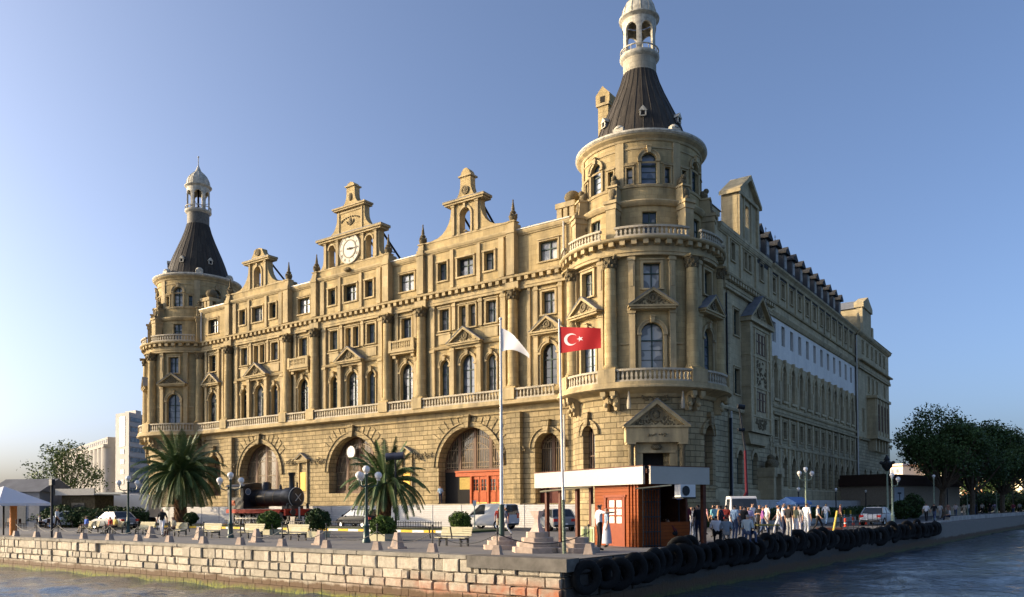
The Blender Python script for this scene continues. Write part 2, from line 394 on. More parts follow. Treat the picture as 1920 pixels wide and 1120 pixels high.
def wall(name, M, u0, u1, z0, z1, holes, depth, mat, step=None, parent=ST, d=0):
    H = [hole(*h) for h in holes]
    loops = [[(u0, z0), (u1, z0), (u1, z1), (u0, z1)]]+H
    tri = tessellate_polygon([[Vector((x, y, 0)) for x, y in l] for l in loops]); P = [p for l in loops for p in l]
    bm = bmesh.new(); vs = [bm.verts.new((x, 0, y)) for x, y in P]
    for t in tri:
        try: bm.faces.new([vs[k] for k in t])
        except ValueError: pass
    if step:
        n = int((u1-u0)/step)
        for i in range(1, n):
            bmesh.ops.bisect_plane(bm, geom=bm.verts[:]+bm.edges[:]+bm.faces[:], plane_co=(u0+(u1-u0)*i/n, 0, 0), plane_no=(1, 0, 0))
    b = MB(M)
    for f in bm.faces: b.face([(v.co.x, d, v.co.z) for v in f.verts])
    bm.free()
    for h in H:
        for i in range(len(h)):
            p, q = h[i], h[(i+1) % len(h)]
            b.face([(p[0], d, p[1]), (q[0], d, q[1]), (q[0], d-depth, q[1]), (p[0], d-depth, p[1])])
    return b.build(name, mat, parent)
_w = {}
def surround(b, u, z0, w_, z1, arch, t=.2, d=.14, key=True):
    r = w_/2
    if arch:
        s = z1-r
        b.ring(u, s, r, r+t, 0, d, n=12); b.ring(u, s, r+t, r+t+.08, 0, d+.06, n=12)
        for sg in (-1, 1):
            b.box(u+sg*(r+t/2)-t/2, u+sg*(r+t/2)+t/2, 0, d*.8, z0, s-.12)
            b.box(u+sg*(r+t/2)-t/2-.06, u+sg*(r+t/2)+t/2+.06, 0, d+.1, s-.12, s+.06)
        if key: b.box(u-.14, u+.14, 0, d+.18, z1-.04, z1+.42, -.05); b.box(u-.2, u+.2, 0, d+.26, z1+.42, z1+.5)
    else:
        b.box(u-r-t, u-r, 0, d, z0, z1); b.box(u+r, u+r+t, 0, d, z0, z1); b.box(u-r-t, u+r+t, 0, d, z1, z1+t)
        b.box(u-r-t-.05, u+r+t+.05, 0, d+.1, z1+t, z1+t+.08)
        b.box(u-r-t-.04, u+r+t+.04, 0, d+.08, z0-.12, z0)
def window(w_, h, arch, gl=None, fr=None, mull=1, trans=.62, bars=0, sur=None):
    """sur = (t, d, depth of the opening, material): the stone surround carved round it"""
    key = (w_, h, arch, gl and gl.name, fr and fr.name, mull, trans, bars, sur and (*sur[:3], sur[3].name))
    if key in _w: return _w[key]
    gl = gl or M_GL; fr = fr or M_FR; b = MB(LOC); r = w_/2
    b.m = 1; ol = hole(0, 0, w_+.04, h+.02, arch); b.extr(ol, -.06, -.05)
    b.m = 0; t = .07
    b.box(-r, -r+t, -.04, .04, 0, h-(r if arch else 0)); b.box(r-t, r, -.04, .04, 0, h-(r if arch else 0)); b.box(-r, r, -.04, .04, 0, t)
    if arch: b.ring(0, h-r, r-t, r+.01, -.04, .04, n=12)
    else: b.box(-r, r, -.04, .04, h-t, h)
    if mull: b.box(-.045, .045, -.03, .06, 0, h-.02)
    if trans: b.box(-r, r, -.03, .05, h*trans-.04, h*trans+.04)
    for i in range(bars):
        x = -r+w_*(i+1)/(bars+1); b.box(x-.03, x+.03, -.03, .03, 0, (h-r+sqrt(max(0, r*r-x*x))) if arch else h)
    if not bars and h > 2.2:
        for zz in (h*.2, h*.41): b.box(-r, r, -.03, .01, zz-.015, zz+.015)
    mats = [fr, gl]
    if sur:
        t, d, dep, m = sur; b.m = 2; b.M = lambda a, q, c: (a, -q-dep, c); surround(b, 0, 0, w_, h, arch, t, d); mats.append(m)
    _w[key] = proto(b, 'window', mats); return _w[key]
def ornament(b, poly_ok, n, r0, seed, d):
    r = random.Random(seed); k = 0
    while k < n:
        x, z = r.uniform(-2.2, 2.2), r.uniform(0, 1.6)
        if not poly_ok(x, z): continue
        k += 1; b.ball((x, d, z), r.uniform(.5, 1)*r0, 6, 1, .6, 1, 4)
def pediment(hw, h, d, seed=1, lump=True, t=.2):
    b = MB(LOC)
    b.extr([(-hw+.15, 0), (hw-.15, 0), (0, h-.1)], 0, d*.62)
    b.box(-hw-.08, hw+.08, 0, d, -.14, 0); b.box(-hw+.06, hw-.06, 0, d-.12, -.3, -.14)
    n = Vector((h, hw)).normalized()*t
    for s in (-1, 1):
        b.m = 0; b.extr([(s*(hw+.08), 0), (0, h), (0, h-t*1.25), (s*(hw+.08-t*1.4), 0)], 0, d)
        b.m = 2; b.extr([(s*(hw+.14), .0), (0, h+.06), (0, h), (s*(hw+.08), 0)], -.02, d+.04)
    b.m = 1
    if lump:
        b.ring(0, h*.42, h*.16, h*.27, d*.6, d*.6+.13, 0, 2*pi, 14); b.ball((0, d*.62, h*.42), h*.15, 8, 1, .5, 1.2, 5)
        ornament(b, lambda x, z: z > .08 and z < (hw-abs(x))*h/hw-t*1.7 and hypot(x, z-h*.42) > h*.27, int(26*hw), .1, seed, d*.62)
    return proto(b, 'pediment', [M_TR, M_OR, M_LD])
def baluster_run(b, u0, u1, z0, z1, d, sp=.36, th=.28, s=1.0):
    b.box(u0, u1, d-th/2, d+th/2, z0, z0+.14); b.box(u0, u1, d-th/2-.03, d+th/2+.03, z1-.16, z1)
    n = max(1, int((u1-u0)/sp)); z0 += .14; z1 -= .16; h = z1-z0
    for i in range(n):
        u = u0+(u1-u0)*(i+.5)/n
        for (f0, f1, w0, w1) in ((0, .12, .085, .085), (.12, .42, .05, .085), (.42, .9, .085, .045), (.9, 1, .08, .08)):
            za, zb = z0+h*f0, z0+h*f1
            P = [[(u+sx*ww*s, d+sy*ww*s, zz) for sx, sy in ((-1, -1), (1, -1), (1, 1), (-1, 1))] for ww, zz in ((w0, za), (w1, zb))]
            for k in range(4): b.face([P[0][k], P[0][(k+1) % 4], P[1][(k+1) % 4], P[1][k]])
def balustrade(M, u0, u1, z0, z1, d, step=None, parent=ST, sp=.36, th=.28):
    b = MB(M, step); baluster_run(b, u0, u1, z0, z1, d, sp, th); return b.build('balustrade', M_BAL, parent)
def column(h, r, half=False):
    b = MB(LOC)
    b.m = 0; b.box(-r*1.35, r*1.35, -r*1.35, r*1.35, 0, .16)
    b.lathe([(r*1.3, .16), (r*1.32, .26), (r*1.12, .34), (r*1.12, .42), (r, .5), (r*1.0, h*.35), (r*.86, h-.95)], 0, 0, 18)
    b.m = 1; b.lathe([(r*.86, h-.95), (r*.98, h-.9), (r*.88, h-.84), (r*1.0, h-.5), (r*1.3, h-.14)], 0, 0, 18)
    for row, (zz, rr, n) in enumerate(((h-.78, r*.98, 8), (h-.5, r*1.08, 8))):
        for i in range(n):
            a = 2*pi*(i+.5*row)/n
            b.ball((rr*cos(a), rr*sin(a), zz), .13, 6, .8, .8, 1.4, 4)
    for sx in (-1, 1):
        for sy in (-1, 1): b.ball((sx*r*1.2, sy*r*1.2, h-.24), .14, 6, k=4)
    b.m = 0; b.box(-r*1.45, r*1.45, -r*1.45, r*1.45, h-.14, h)
    return proto(b, 'column', [M_ST, M_OR])
ENT = [(-.05, 21.35), (.32, 21.35), (.32, 21.6), (.38, 21.6), (.38, 21.66), (.26, 21.7), (.26, 22.02), (.18, 22.04), (.18, 22.44), (.66, 22.44), (.68, 22.5), (.72, 22.62), (.2, 22.72), (-.05, 22.72)]
ATT = [(-.05, 26.3), (.1, 26.3), (.14, 26.42), (.2, 26.42), (.3, 26.62), (.3, 26.74), (-.05, 26.74)]
SLB = [(-.05, 10.2), (.1, 10.2), (.15, 10.34), (.1, 10.42), (.1, 10.8), (1.1, 10.84), (1.18, 10.9), (1.18, 11.05), (1.1, 11.1), (1.1, 11.28), (-.05, 11.28)]
def dentils(b, u0, u1, d, z0=22.08, z1=22.42, sp=.8, w_=.38, dd=.42):
    n = int((u1-u0)/sp)
    for i in range(n):
        u = u0+(u1-u0)*(i+.5)/n; b.box(u-w_/2, u+w_/2, d, d+dd, z0, z1)

UW = [-16.85, -32.6, -48.35]; US = [(-7.65, 0), (-24.72, 1), (-40.48, 1), (-57.6, 0)]
U0, U1 = -60.2, -5.25
# --- ground storey of the front
gh = [(UW[0], 1.9, 7.5, 9.22, True, 24), (UW[1], 3.15, 7.5, 9.22, True, 24), (UW[2], 3.15, 7.5, 9.22, True, 24), (US[0][0]-.25, 1.9, 2.7, 8.2, True, 16), (US[3][0]+.25, 3.15, 2.7, 8.2, True, 16)]
wall('front_ground_wall', FA, U0, U1, 0, 10.3, gh, 1.15, M_RU)
b = MB(FA)
for u, z0, w_, z1, a, n in gh:
    r = w_/2; s = z1-r
    b.ring(u, s, r, r+.42, 0, .12, n=n); b.ring(u, s, r+.42, r+.52, 0, .22, n=n)
    b.extr([(u-.22, z1-.1), (u+.22, z1-.1), (u+.36, z1+1.0), (u-.36, z1+1.0)], 0, .42); b.extr([(u-.42, z1+1.0), (u+.42, z1+1.0), (u+.42, z1+1.14), (u-.42, z1+1.14)], 0, .5)
    # flaring voussoirs cut proud of the courses
    if w_ > 5:
        for k in range(13):
            t = radians(35+110*k/12)
            if abs(t-pi/2) < .12: continue
            p = lambda rr, tt: (u+rr*cos(tt), s+rr*sin(tt))
            h_ = min(1.15, (10.15-s)/max(sin(t), .2)-r-.56)
            b.extr([p(r+.56, t-.052), p(r+.56, t+.052), p(r+.56+h_, t+.045), p(r+.56+h_, t-.045)], 0, .07)
b.prof([(0, .0), (.22, 0), (.22, 1.75), (.14, 1.95), (0, 2.0)], U0, US[3][0]-1.4); 
for a0, a1 in ((US[3][0]-1.4, UW[0]-3.76), (UW[0]+3.76, US[0][0]-1.6), (US[0][0]+1.11, U1)): b.prof([(0, .0), (.22, 0), (.22, 1.75), (.14, 1.95), (0, 2.0)], a0, a1)
for u in UW: # pier strips dividing the front
    for s in (-1, 1):
        if (u, s) in ((UW[0], 1), (UW[2], -1)): b.box(u+s*5.56-.75, u+s*5.56+.75, 0, .5, 0, 10.2)
b.build('arch_stonework', M_RU, ST)
b = MB(FA)      # cartouches carved between the arches
r_ = random.Random(11)
for u in (UW[0]-5.56, UW[0]+5.56, UW[1]-5.56, UW[1]+5.56, UW[2]+5.56, UW[2]-5.56):
    for k in range(26):
        x = r_.uniform(-1.25, 1.25); z = 6.75+.16*sin(x*3)+r_.uniform(-.22, .22)
        b.ball((u+x, .34, z), r_.uniform(.07, .13), 6, 1.3, .8, 1, 4)
b.build('carved_garland', M_OR, ST)
# big arch glazing
def bigwin(w_, h, base, mat=M_GLD):
    b = MB(LOC); r = w_/2; s = h-r
    b.m = 1; b.extr(hole(0, 0, w_+.1, h+.05, True, 24), -.16, -.15)
    b.m = 2; b.ring(0, s, r-.14, r+.02, -.1, .12, n=24)
    for x in (-r*.5, 0, r*.5) if w_ > 4 else (0,):
        hh = s+sqrt(r*r-x*x); b.box(x-.17, x+.17, -.1, .14, base, hh)
        if w_ <= 4: break
    b.box(-r, r, -.1, .16, base, base+.3)
    b.m = 0; n = int(w_/.2)
    for i in range(1, n):
        x = -r+w_*i/n; hh = s+sqrt(max(r*r-x*x, 0)); b.box(x-.022, x+.022, .06, .1, base, hh-.05)
    for zz in (base+.9, s, s+r*.45):
        x = r if zz <= s else sqrt(r*r-(zz-s)**2); b.box(-x, x, .03, .08, zz-.03, zz+.03)
    b.m = 0
    for k in (.62, .8): b.ring(0, s, r*k-.025, r*k+.025, .04, .1, n=20)
    return proto(b, 'arch_window', [flat('bronze_bars', (.30, .22, .13), .5), mat, M_FB])
BW = bigwin(7.5, 6.07, 0)
for u in UW[1:]: put('arch_window', BW, pA(u, -1.1, 3.15))
put('arch_window', bigwin(7.5, 7.32, 3.1), pA(UW[0], -1.12, 1.9))
SW = bigwin(2.7, 6.3, 1.4)
put('arch_window', SW, pA(US[0][0]-.25, -1.1, 1.9)); put('arch_window', bigwin(2.7, 5.05, 0), pA(US[3][0]+.25, -1.1, 3.15))
# the orange doors
u = UW[0]; dr = MB(FA); dr.box(u-2.25, u+3.75, -1.02, -.78, 4.55, 5.02); dr.box(u-2.25, u+3.75, -1.02, -.66, 4.95, 5.1)
for x in (-.35, 1.7, 3.66): dr.box(u+x-.1, u+x+.1, -1.02, -.74, 1.9, 4.55)
dr.build('door_frame', M_ORD, ST)
b = MB(FA); b.box(u-3.75, u-.45, -1.05, -1.0, 1.9, 5.0); b.build('open_doorway', M_DK, ST)
b = MB(FA); b.box(u-1.9, u-.55, -.99, -.97, 3.3, 4.5); b.build('lobby_wall', flat('yellow_lobby', (.42, .30, .08), .7), ST)
b = MB(LOC); b.m = 0
for x0, x1, z0, z1 in ((-.45, .45, 0, 1.25), (-.45, .45, 2.3, 2.62), (-.45, -.3, 1.25, 2.3), (.3, .45, 1.25, 2.3), (-.03, .03, 1.25, 2.3)): b.box(x0, x1, -.04, .05, z0, z1)
for zz in (1.6, 1.95): b.box(-.3, .3, -.03, .03, zz-.02, zz+.02)
b.box(-.34, .34, .05, .09, .15, 1.1); b.m = 1; b.box(-.3, .3, -.03, -.02, 1.25, 2.3); b.m = 2; b.tube((.38, .1, 1.1), (.38, .1, 1.7), .025); b.box(-.44, .44, .05, .07, 0, .13)
DM = proto(b, 'door', [M_ORD, M_GLD, flat('brass', (.5, .33, .1), .35, .7)])
for x in (.15, 1.12, 2.2, 3.15): put('door', DM, pA(u+x, -.95, 1.93)).scale = (1, 1, 1)
b = MB(FA)
for x in (US[0][0]-.25,): b.box(x-1.3, x+1.3, -.98, -.8, 1.9, 3.3)
b.build('wooden_panel', flat('dark_red_wood', (.11, .028, .018), .55), ST)
# niches with little pediments between arches
NP = pediment(1.0, .72, .5, 3, False, .12)
for uu in (US[2][0], US[1][0]):
    put('pediment', NP, pA(uu, 0, 7.0))
    b = MB(FA); b.box(uu-.75, uu-.6, 0, .2, 2.0, 6.7); b.box(uu+.6, uu+.75, 0, .2, 2.0, 6.7); b.box(uu-.6, uu+.6, 0, .1, 2.2, 3.2); b.m = 1; b.box(uu-.45, uu+.45, 0, .14, 3.5, 5.6); b.m = 0
    b.build('niche', [M_TR, flat('yellow_board', (.70, .44, .06), .5, 0, .05)], ST)
b = MB(FA); c_ = b; c_.m = 1; c_.M = lambda a, q, z: (UW[1]-.9+a, YA+.55-z, 7.6+q)
c_.lathe([(.001, 0), (.52, 0), (.6, -.0)], 0, 0, 20, cap=False); c_.lathe([(.6, 0), (.62, .05), (.66, .02), (.66, -.1)], 0, 0, 20, cap=False)
c_.m = 0; c_.box(-.03, .03, -.02, .42, .02, .03); c_.box(-.02, .3, -.02, .02, .02, .035)
b.build('small_clock', [M_IR, flat('dial', (.85, .82, .72), .4, 0, .03)], ST)

# --- upper storeys of the front
H = []
for u in UW: H += [(u, 12.4, 1.7, 16.15, True), (u-2.85, 12.45, 1.15, 15.9, True), (u+2.85, 12.45, 1.15, 15.9, True), (u-2.85, 18.8, 1.2, 20.9), (u+2.85, 18.8, 1.2, 20.9), (u-.58, 18.75, .85, 20.9), (u+.58, 18.75, .85, 20.9)]
for u, bal in US: H += [(u, 12.38, 1.7, 16.12, True), (u, 18.7, 1.35, 20.75)]
wall('front_upper_wall', FA, U0, U1, 11.2, 21.4, H, .5, M_ST)
for h in H:
    arch = len(h) > 4
    sr = (.13 if h[2] < 1 or h[2] == 1.15 else .2, .14, .35, M_TR)
    if arch: put('arched_window', window(h[2], h[3]-h[1], True, sur=sr), pA(h[0], -.35, h[1]))
    else: put('sash_window', window(h[2], h[3]-h[1], False, mull=1 if h[2] > 1 else 0, sur=sr), pA(h[0], -.35, h[1]))
b = MB(FA)
for u in UW:
    for s in (-1, 1):
        b.box(u+s*4.3-.28, u+s*4.3+.28, 0, .26, 11.28, 21.35); b.box(u+s*4.3-.34, u+s*4.3+.34, 0, .32, 20.95, 21.2); b.box(u+s*4.3-.34, u+s*4.3+.34, 0, .36, 16.75, 16.98)
        b.box(u+s*1.62-.24, u+s*1.62+.24, 0, .5, 12.3, 17.0); b.box(u+s*1.62-.3, u+s*1.62+.3, 0, .56, 16.6, 16.8); b.box(u+s*1.62-.32, u+s*1.62+.32, 0, .56, 11.28, 12.3)
        b.box(u+s*1.62-.2, u+s*1.62+.2, 0, .22, 18.7, 21.35); b.box(u+s*1.62-.26, u+s*1.62+.26, 0, .28, 20.95, 21.15)
        b.prof([(0, 16.98), (.2, 16.98), (.28, 17.1), (.34, 17.22), (0, 17.3)], min(u+s*2.0, u+s*4.62), max(u+s*2.0, u+s*4.62))
        b.box(u+s*2.85-.75, u+s*2.85+.75, 0, .1, 17.5, 18.5); b.box(min(u+s*2.1, u+s*4.6), max(u+s*2.1, u+s*4.6), 0, .16, 18.42, 18.56)
    b.box(u-1.9, u+1.9, 0, .42, 16.75, 17.05)
for u, bal in US:
    for s in (-1, 1):
        b.box(u+s*1.28-.2, u+s*1.28+.2, 0, .24, 11.28, 21.35); b.box(u+s*1.28-.26, u+s*1.28+.26, 0, .3, 16.75, 16.95); b.box(u+s*1.28-.26, u+s*1.28+.26, 0, .3, 20.95, 21.15)
    if not bal:
        for s in (-1, 1): b.box(u+s*2.1-.16, u+s*2.1+.16, 0, .16, 11.28, 21.35)
        b.box(u-1.6, u+1.6, 0, .3, 16.85, 17.05)
b.build('pilasters', M_TR, ST)
PW, PS = pediment(1.98, 1.42, .85, 1), pediment(1.72, 1.3, .62, 2)
for u in UW: put('pediment', PW, pA(u, 0, 17.28))
b = MB(LOC)   # the little balcony of the narrow bays
b.box(-1.75, 1.75, 0, .95, -.22, 0); b.box(-1.6, 1.6, 0, .8, -.42, -.22); baluster_run(b, -1.35, 1.35, 0, .95, .8, .24, .2); b.box(-1.72, -1.35, .62, .95, 0, 1.02); b.box(1.35, 1.72, .62, .95, 0, 1.02)
for s in (-1, 1):
    baluster_run_w = b.box(s*1.62-.1, s*1.62+.1, 0, .62, 0, .14); b.box(s*1.62-.1, s*1.62+.1, 0, .62, .8, .97); b.box(s*1.62-.06, s*1.62+.06, .2, .32, .14, .8)
    b.extr([(s*1.25-.22, -.42), (s*1.25+.22, -.42), (s*1.25+.16, -1.2), (s*1.25-.16, -1.2)], 0, .3); b.box(s*1.25-.2, s*1.25+.2, .3, .62, -.75, -.42)
BC = proto(b, 'balcony', M_TR)
for u, bal in US:
    if bal: put('balcony', BC, pA(u, 0, 17.45))
    else: put('pediment', PS, pA(u, 0, 17.2))
CM = column(21.36-12.3, .5)
for u in UW:
    for s in (-1, 1): put('column', CM, pA(u+s*5.56, .42, 12.3))
# balcony slab, pedestals, balustrades
b = MB(FA); b.prof(SLB, U0, U1)
for u in UW:
    for s in (-1, 1): b.box(u+s*5.56-.62, u+s*5.56+.62, 0, 1.24, 11.28, 12.3)
b.build('balcony_slab', M_TR, ST)
ped = sorted([u+s*5.56 for u in UW for s in (-1, 1)]); e = [U0]+ped+[U1-.6]
for p, q in zip(e, e[1:]): balustrade(FA, p+(.62 if p != U0 else 0), q-.62, 11.28, 12.26, .95)
b = MB(FA); b.prof(ENT, U0, U1); dentils(b, U0, U1, .18)
for u in ped: b.box(u-.72, u+.72, 0, .62, 21.36, 22.04)
b.build('main_cornice', M_TR, ST)
# --- attic
H = []
for u in UW: H += [(u, 23.65, 1.95, 25.4), (u-2.85, 23.65, 1.15, 25.4), (u+2.85, 23.65, 1.15, 25.4)]
HS = [(u, 23.5, 2.0, 25.3) for u, _ in US]
segs = []
for i, u in enumerate(UW):
    wall('attic_wall', FA, u-5.5, u+5.5, 22.6, 27.7, H[3*i:3*i+3], .6, M_ST, d=.3)
    for h in H[3*i:3*i+3]: put('attic_window', window(h[2], h[3]-h[1], False), pA(h[0], -.1, h[1]))
e = [U0, UW[2]-5.5, UW[2]+5.5, UW[1]-5.5, UW[1]+5.5, UW[0]-5.5, UW[0]+5.5, U1]
for k, h in zip(range(0, 8, 2), reversed(HS)):
    wall('attic_wall', FA, e[k], e[k+1], 22.6, 26.8, [h], .5, M_ST)
    put('attic_window', window(h[2], h[3]-h[1], False), pA(h[0], -.36, h[1]))
    b = MB(FA); b.prof(ATT, e[k], e[k+1]); surround(b, h[0], h[1], h[2], h[3], False, .14, .07)
    b.m = 1; b.box(e[k], e[k+1], -.3, .36, 26.76, 26.86); b.prof([(.3, 26.86), (-7, 28.0), (-7, 27.9), (.3, 26.8)], e[k], e[k+1])
    b.build('attic_cornice', [M_TR, M_GUT], ST)
b = MB(FA)
for u in UW:
    b.prof([(q+.3, z+.15) for q, z in ATT], u-5.5, u+5.5); b.box(u-5.5, u+5.5, -.3, .36, 27.62, 27.78)
    for s in (-1, 1):
        b.box(u+s*5.5-.42, u+s*5.5+.42, -.3, .72, 22.7, 27.0); b.box(u+s*5.5-.5, u+s*5.5+.5, -.35, .8, 26.5, 26.72); b.box(u+s*5.5-.36, u+s*5.5+.36, -.2, .6, 27.0, 27.35)
        b.box(u+s*4.3-.3, u+s*4.3+.3, .3, .5, 22.75, 26.4); b.box(u+s*1.62-.2, u+s*1.62+.2, .3, .48, 22.75, 26.4)
        b.box(min(u+s*5.5, u+s*5.5), max(u+s*5.5, u+s*5.5)+.01, -1, .3, 22.7, 27.7)
    for dx, w_ in ((0, 1.95), (-2.85, 1.15), (2.85, 1.15)):
        for k in (-1, 1): b.box(u+dx+k*(w_/2+.09)-.09, u+dx+k*(w_/2+.09)+.09, .3, .42, 23.6, 25.45)
        b.box(u+dx-w_/2-.22, u+dx+w_/2+.22, .3, .5, 25.45, 25.6); b.box(u+dx-w_/2-.2, u+dx+w_/2+.2, .3, .45, 23.5, 23.65)
b.build('attic_piers', M_TR, ST)
b = MB(LOC)
b.box(-.32, .32, -.32, .32, 0, .3); b.box(-.4, .4, -.4, .4, .3, .4)
b.m = 1; b.lathe([(.2, .4), (.34, .55), (.42, .85), (.3, 1.0), (.2, 1.1), (.3, 1.25), (.14, 1.45), (.16, 1.55), (.05, 2.3), (.08, 2.36), (.001, 2.5)], 0, 0, 10)
for k in range(4): b.ball((.38*cos(k*pi/2), .38*sin(k*pi/2), .95), .12, 6, k=4)
FIN = proto(b, 'finial', [M_TR, M_OR])
for u, s in ((UW[0], 1), (UW[0], -1), (UW[1], 1), (UW[1], -1), (UW[2], 1), (UW[2], -1)): put('finial', FIN, pA(u+s*5.5, .2, 27.3 if s > 0 or u != UW[1] else 27.3))
# --- gables
def arc(c, r, t0, t1, n=6): return [(c[0]+r*cos(radians(t0+(t1-t0)*i/n)), c[1]+r*sin(radians(t0+(t1-t0)*i/n))) for i in range(n+1)]
def sym(h): return h+[(-x, z) for x, z in reversed(h)]
def gable(u, outline, holes, parts, style):
    b = MB(lambda a, q, c: (u+a, YA-.3-q, c))
    b.extr(sym(outline), -.75, 0, [hole(*h) for h in holes]); b.m = 1
    for (hw, z0, z1, d) in parts: b.box(-hw, hw, -.95, d, z0, z1)
    b.m = 0
    return b
out = [(5.2, 27.7)]+[(1.78+2.3*(1-sin(radians(t))), 30.35-2.5*cos(radians(t))) for t in range(0, 91, 15)]+[(1.78, 30.7), (1.78, 31.0), (1.55, 31.05)]
topR = [(.62+.95*(1-sin(radians(t))), 32.6-1.5*cos(radians(t))) for t in range(0, 91, 18)]+[(.62, 33.35), (.45, 33.75), (.2, 34.0), (0, 34.05)]
topL = [(1.5, 31.1), (.85, 31.9), (.75, 32.25), (.3, 32.4), (0, 32.4)]
for u, top in ((UW[0], topR), (UW[2], topL)):
    b = gable(u, out+top, [(0, 27.75, 1.3, 30.2, True)], [(2.35, 30.68, 30.86, .32), (2.5, 30.86, 31.04, .45)]+([(.78, 33.2, 33.34, .15)] if top is topR else []), 0)
    b.m = 1
    for s in (-1, 1): b.box(s*1.45-.16, s*1.45+.16, 0, .16, 27.75, 30.5); b.box(s*1.45-.22, s*1.45+.22, 0, .22, 30.5, 30.68)
    b.ring(0, 29.55, .65, .85, 0, .12, n=10)
    for k in (-1, 1): b.box(k*.75-.1, k*.75+.1, 0, .1, 27.75, 29.55)
    b.box(-.12, .12, 0, .25, 30.15, 30.6); b.m = 2; b.box(-2.5, 2.5, -.95, .47, 31.04, 31.1)
    b.m = 3; b.ball((0, 0, 31.9), .35, 8, 1, .4, 1.3, 5); b.ring(0, 31.9, .3, .42, 0, .12, 0, 2*pi, 12)
    for x in (-.75, 0, .75): b.ball((x, .02, 27.98), .12, 6, 2, .4, 1, 4)
    g = b.build('gable', [M_ST, M_TR, M_LD, M_OR], ST)
u = UW[1]
out = [(5.4, 27.7), (4.9, 27.75)]+[(4.25+.6*(1-sin(radians(t))), 28.9-1.1*cos(radians(t))) for t in range(0, 91, 30)]+[(4.25, 30.5), (4.25, 31.0), (4.0, 31.05)]
out += [(2.1+1.8*(1-sin(radians(t))), 32.9-1.8*cos(radians(t))) for t in range(0, 91, 15)]+[(2.1, 33.7), (2.1, 34.0), (1.45, 34.05)]
out += [(.62+.8*(1-sin(radians(t))), 35.3-1.2*cos(radians(t))) for t in range(0, 91, 18)]+[(.62, 36.1), (.42, 36.4), (0, 36.55)]
b = gable(u, out, [(-2.85, 27.8, 1.0, 30.2, True), (2.85, 27.8, 1.0, 30.2, True)], [(4.75, 30.55, 30.75, .35), (5.0, 30.75, 30.95, .5), (2.35, 33.62, 33.78, .3), (2.5, 33.78, 33.95, .4), (.72, 36.0, 36.14, .16)], 1)
b.m = 1
for s in (-1, 1):
    for x in (1.95, 3.85): b.box(s*x-.17, s*x+.17, 0, .18, 27.78, 30.4); b.box(s*x-.23, s*x+.23, 0, .24, 30.4, 30.56)
    b.ring(s*2.85, 29.7, .5, .66, 0, .12, n=10); b.box(s*1.75-.1, s*1.75+.1, 0, .1, 31.2, 33.5)
b.box(-1.6, 1.6, 0, .08, 33.3, 33.45); b.m = 2; b.box(-5.0, 5.0, -.95, .52, 30.95, 31.02)
b.m = 3
for k in range(24):
    a = 2*pi*k/24; b.ball((.85*cos(a)*(1.6 if sin(a) > 0 else .6), .03, 32.35+.4*sin(a)), .09, 6, k=4)
b.ball((0, 0, 32.2), .3, 8, 1, .4, 1.5, 5); b.ball((0, .03, 34.9), .3, 8, 1, .4, 1.5, 5)
for x in (-1.3, -.5, .5, 1.3): b.ball((x, .02, 27.9), .14, 6, 2, .4, 1, 4)
b.ball((0, .4, 26.95), .35, 8, 1.5, 1, .7, 5)
CG = b.build('gable', [M_ST, M_TR, M_LD, M_OR], ST)
# the clock
b = MB(lambda a, q, z: (u+a, YA-.42-z, 29.25+q)); R = 1.6
b.m = 1; b.lathe([(R, -.15), (R, .06), (R-.06, .1), (R-.12, .08)], 0, 0, 40, cap=False); b.lathe([(R-.1, .05), (.001, .05)], 0, 0, 40, cap=False)
b.m = 2; b.lathe([(1.02, .055), (1.02, .1), (.88, .1), (.88, .055)], 0, 0, 40, cap=False)
b.m = 3; b.lathe([(.86, .07), (.001, .07)], 0, 0, 40, cap=False)
ck = b.build('clock', [M_TR, flat('cream_dial', (.55, .51, .41), .6, 0, .06), flat('dial_ring', (.22, .2, .15), .6), flat('cream_centre', (.60, .56, .46), .6, 0, .04)], CG)
NUM = {0: 'XII', 1: 'I', 2: 'II', 3: 'III', 4: 'IIII', 5: 'V', 6: 'VI', 7: 'VII', 8: 'VIII', 9: 'IX', 10: 'X', 11: 'XI'}
b = MB(lambda a, q, z: (u+a, YA-.42-z, 29.25+q))
for h, tx in NUM.items():
    an = pi/2-2*pi*h/12; wd = {'I': .07, 'V': .15, 'X': .15}; tot = sum(wd[c] for c in tx); x = -tot/2
    ex = Vector((cos(an-pi/2), sin(an-pi/2))); ey = Vector((cos(an), sin(an)))
    def st(x0, y0, x1, y1, t=.045):
        p = ey*1.27+ex*x0+ey*y0; q = ey*1.27+ex*x1+ey*y1; n = (q-p).orthogonal().normalized()*t/2 if (q-p).length else ex
        b.face([(p.x+n.x, p.y+n.y, .062), (q.x+n.x, q.y+n.y, .062), (q.x-n.x, q.y-n.y, .062), (p.x-n.x, p.y-n.y, .062)])
    for c in tx:
        if c == 'I': st(x+.035, -.14, x+.035, .14)
        if c == 'V': st(x+.02, .14, x+.075, -.14, .035); st(x+.13, .14, x+.075, -.14, .02)
        if c == 'X': st(x+.02, .14, x+.13, -.14, .035); st(x+.13, .14, x+.02, -.14, .02)
        x += wd[c]
b.m = 0
def hand(ang, l, w0):
    e = Vector((cos(ang), sin(ang))); n = Vector((-e.y, e.x))
    P = [e*-.35+n*w0*.5, e*.1+n*w0, e*l, e*.1-n*w0, e*-.35-n*w0*.5]
    b.face([(p.x, p.y, .13) for p in P]); b.face([(p.x, p.y, .11) for p in P])
hand(radians(-1), 1.45, .08); hand(radians(-4), .85, .13); b.lathe([(.11, .06), (.11, .15), (.001, .15)], 0, 0, 12, cap=False)
b.build('clock_hands', flat('black_hands', (.02, .02, .02), .5), CG)
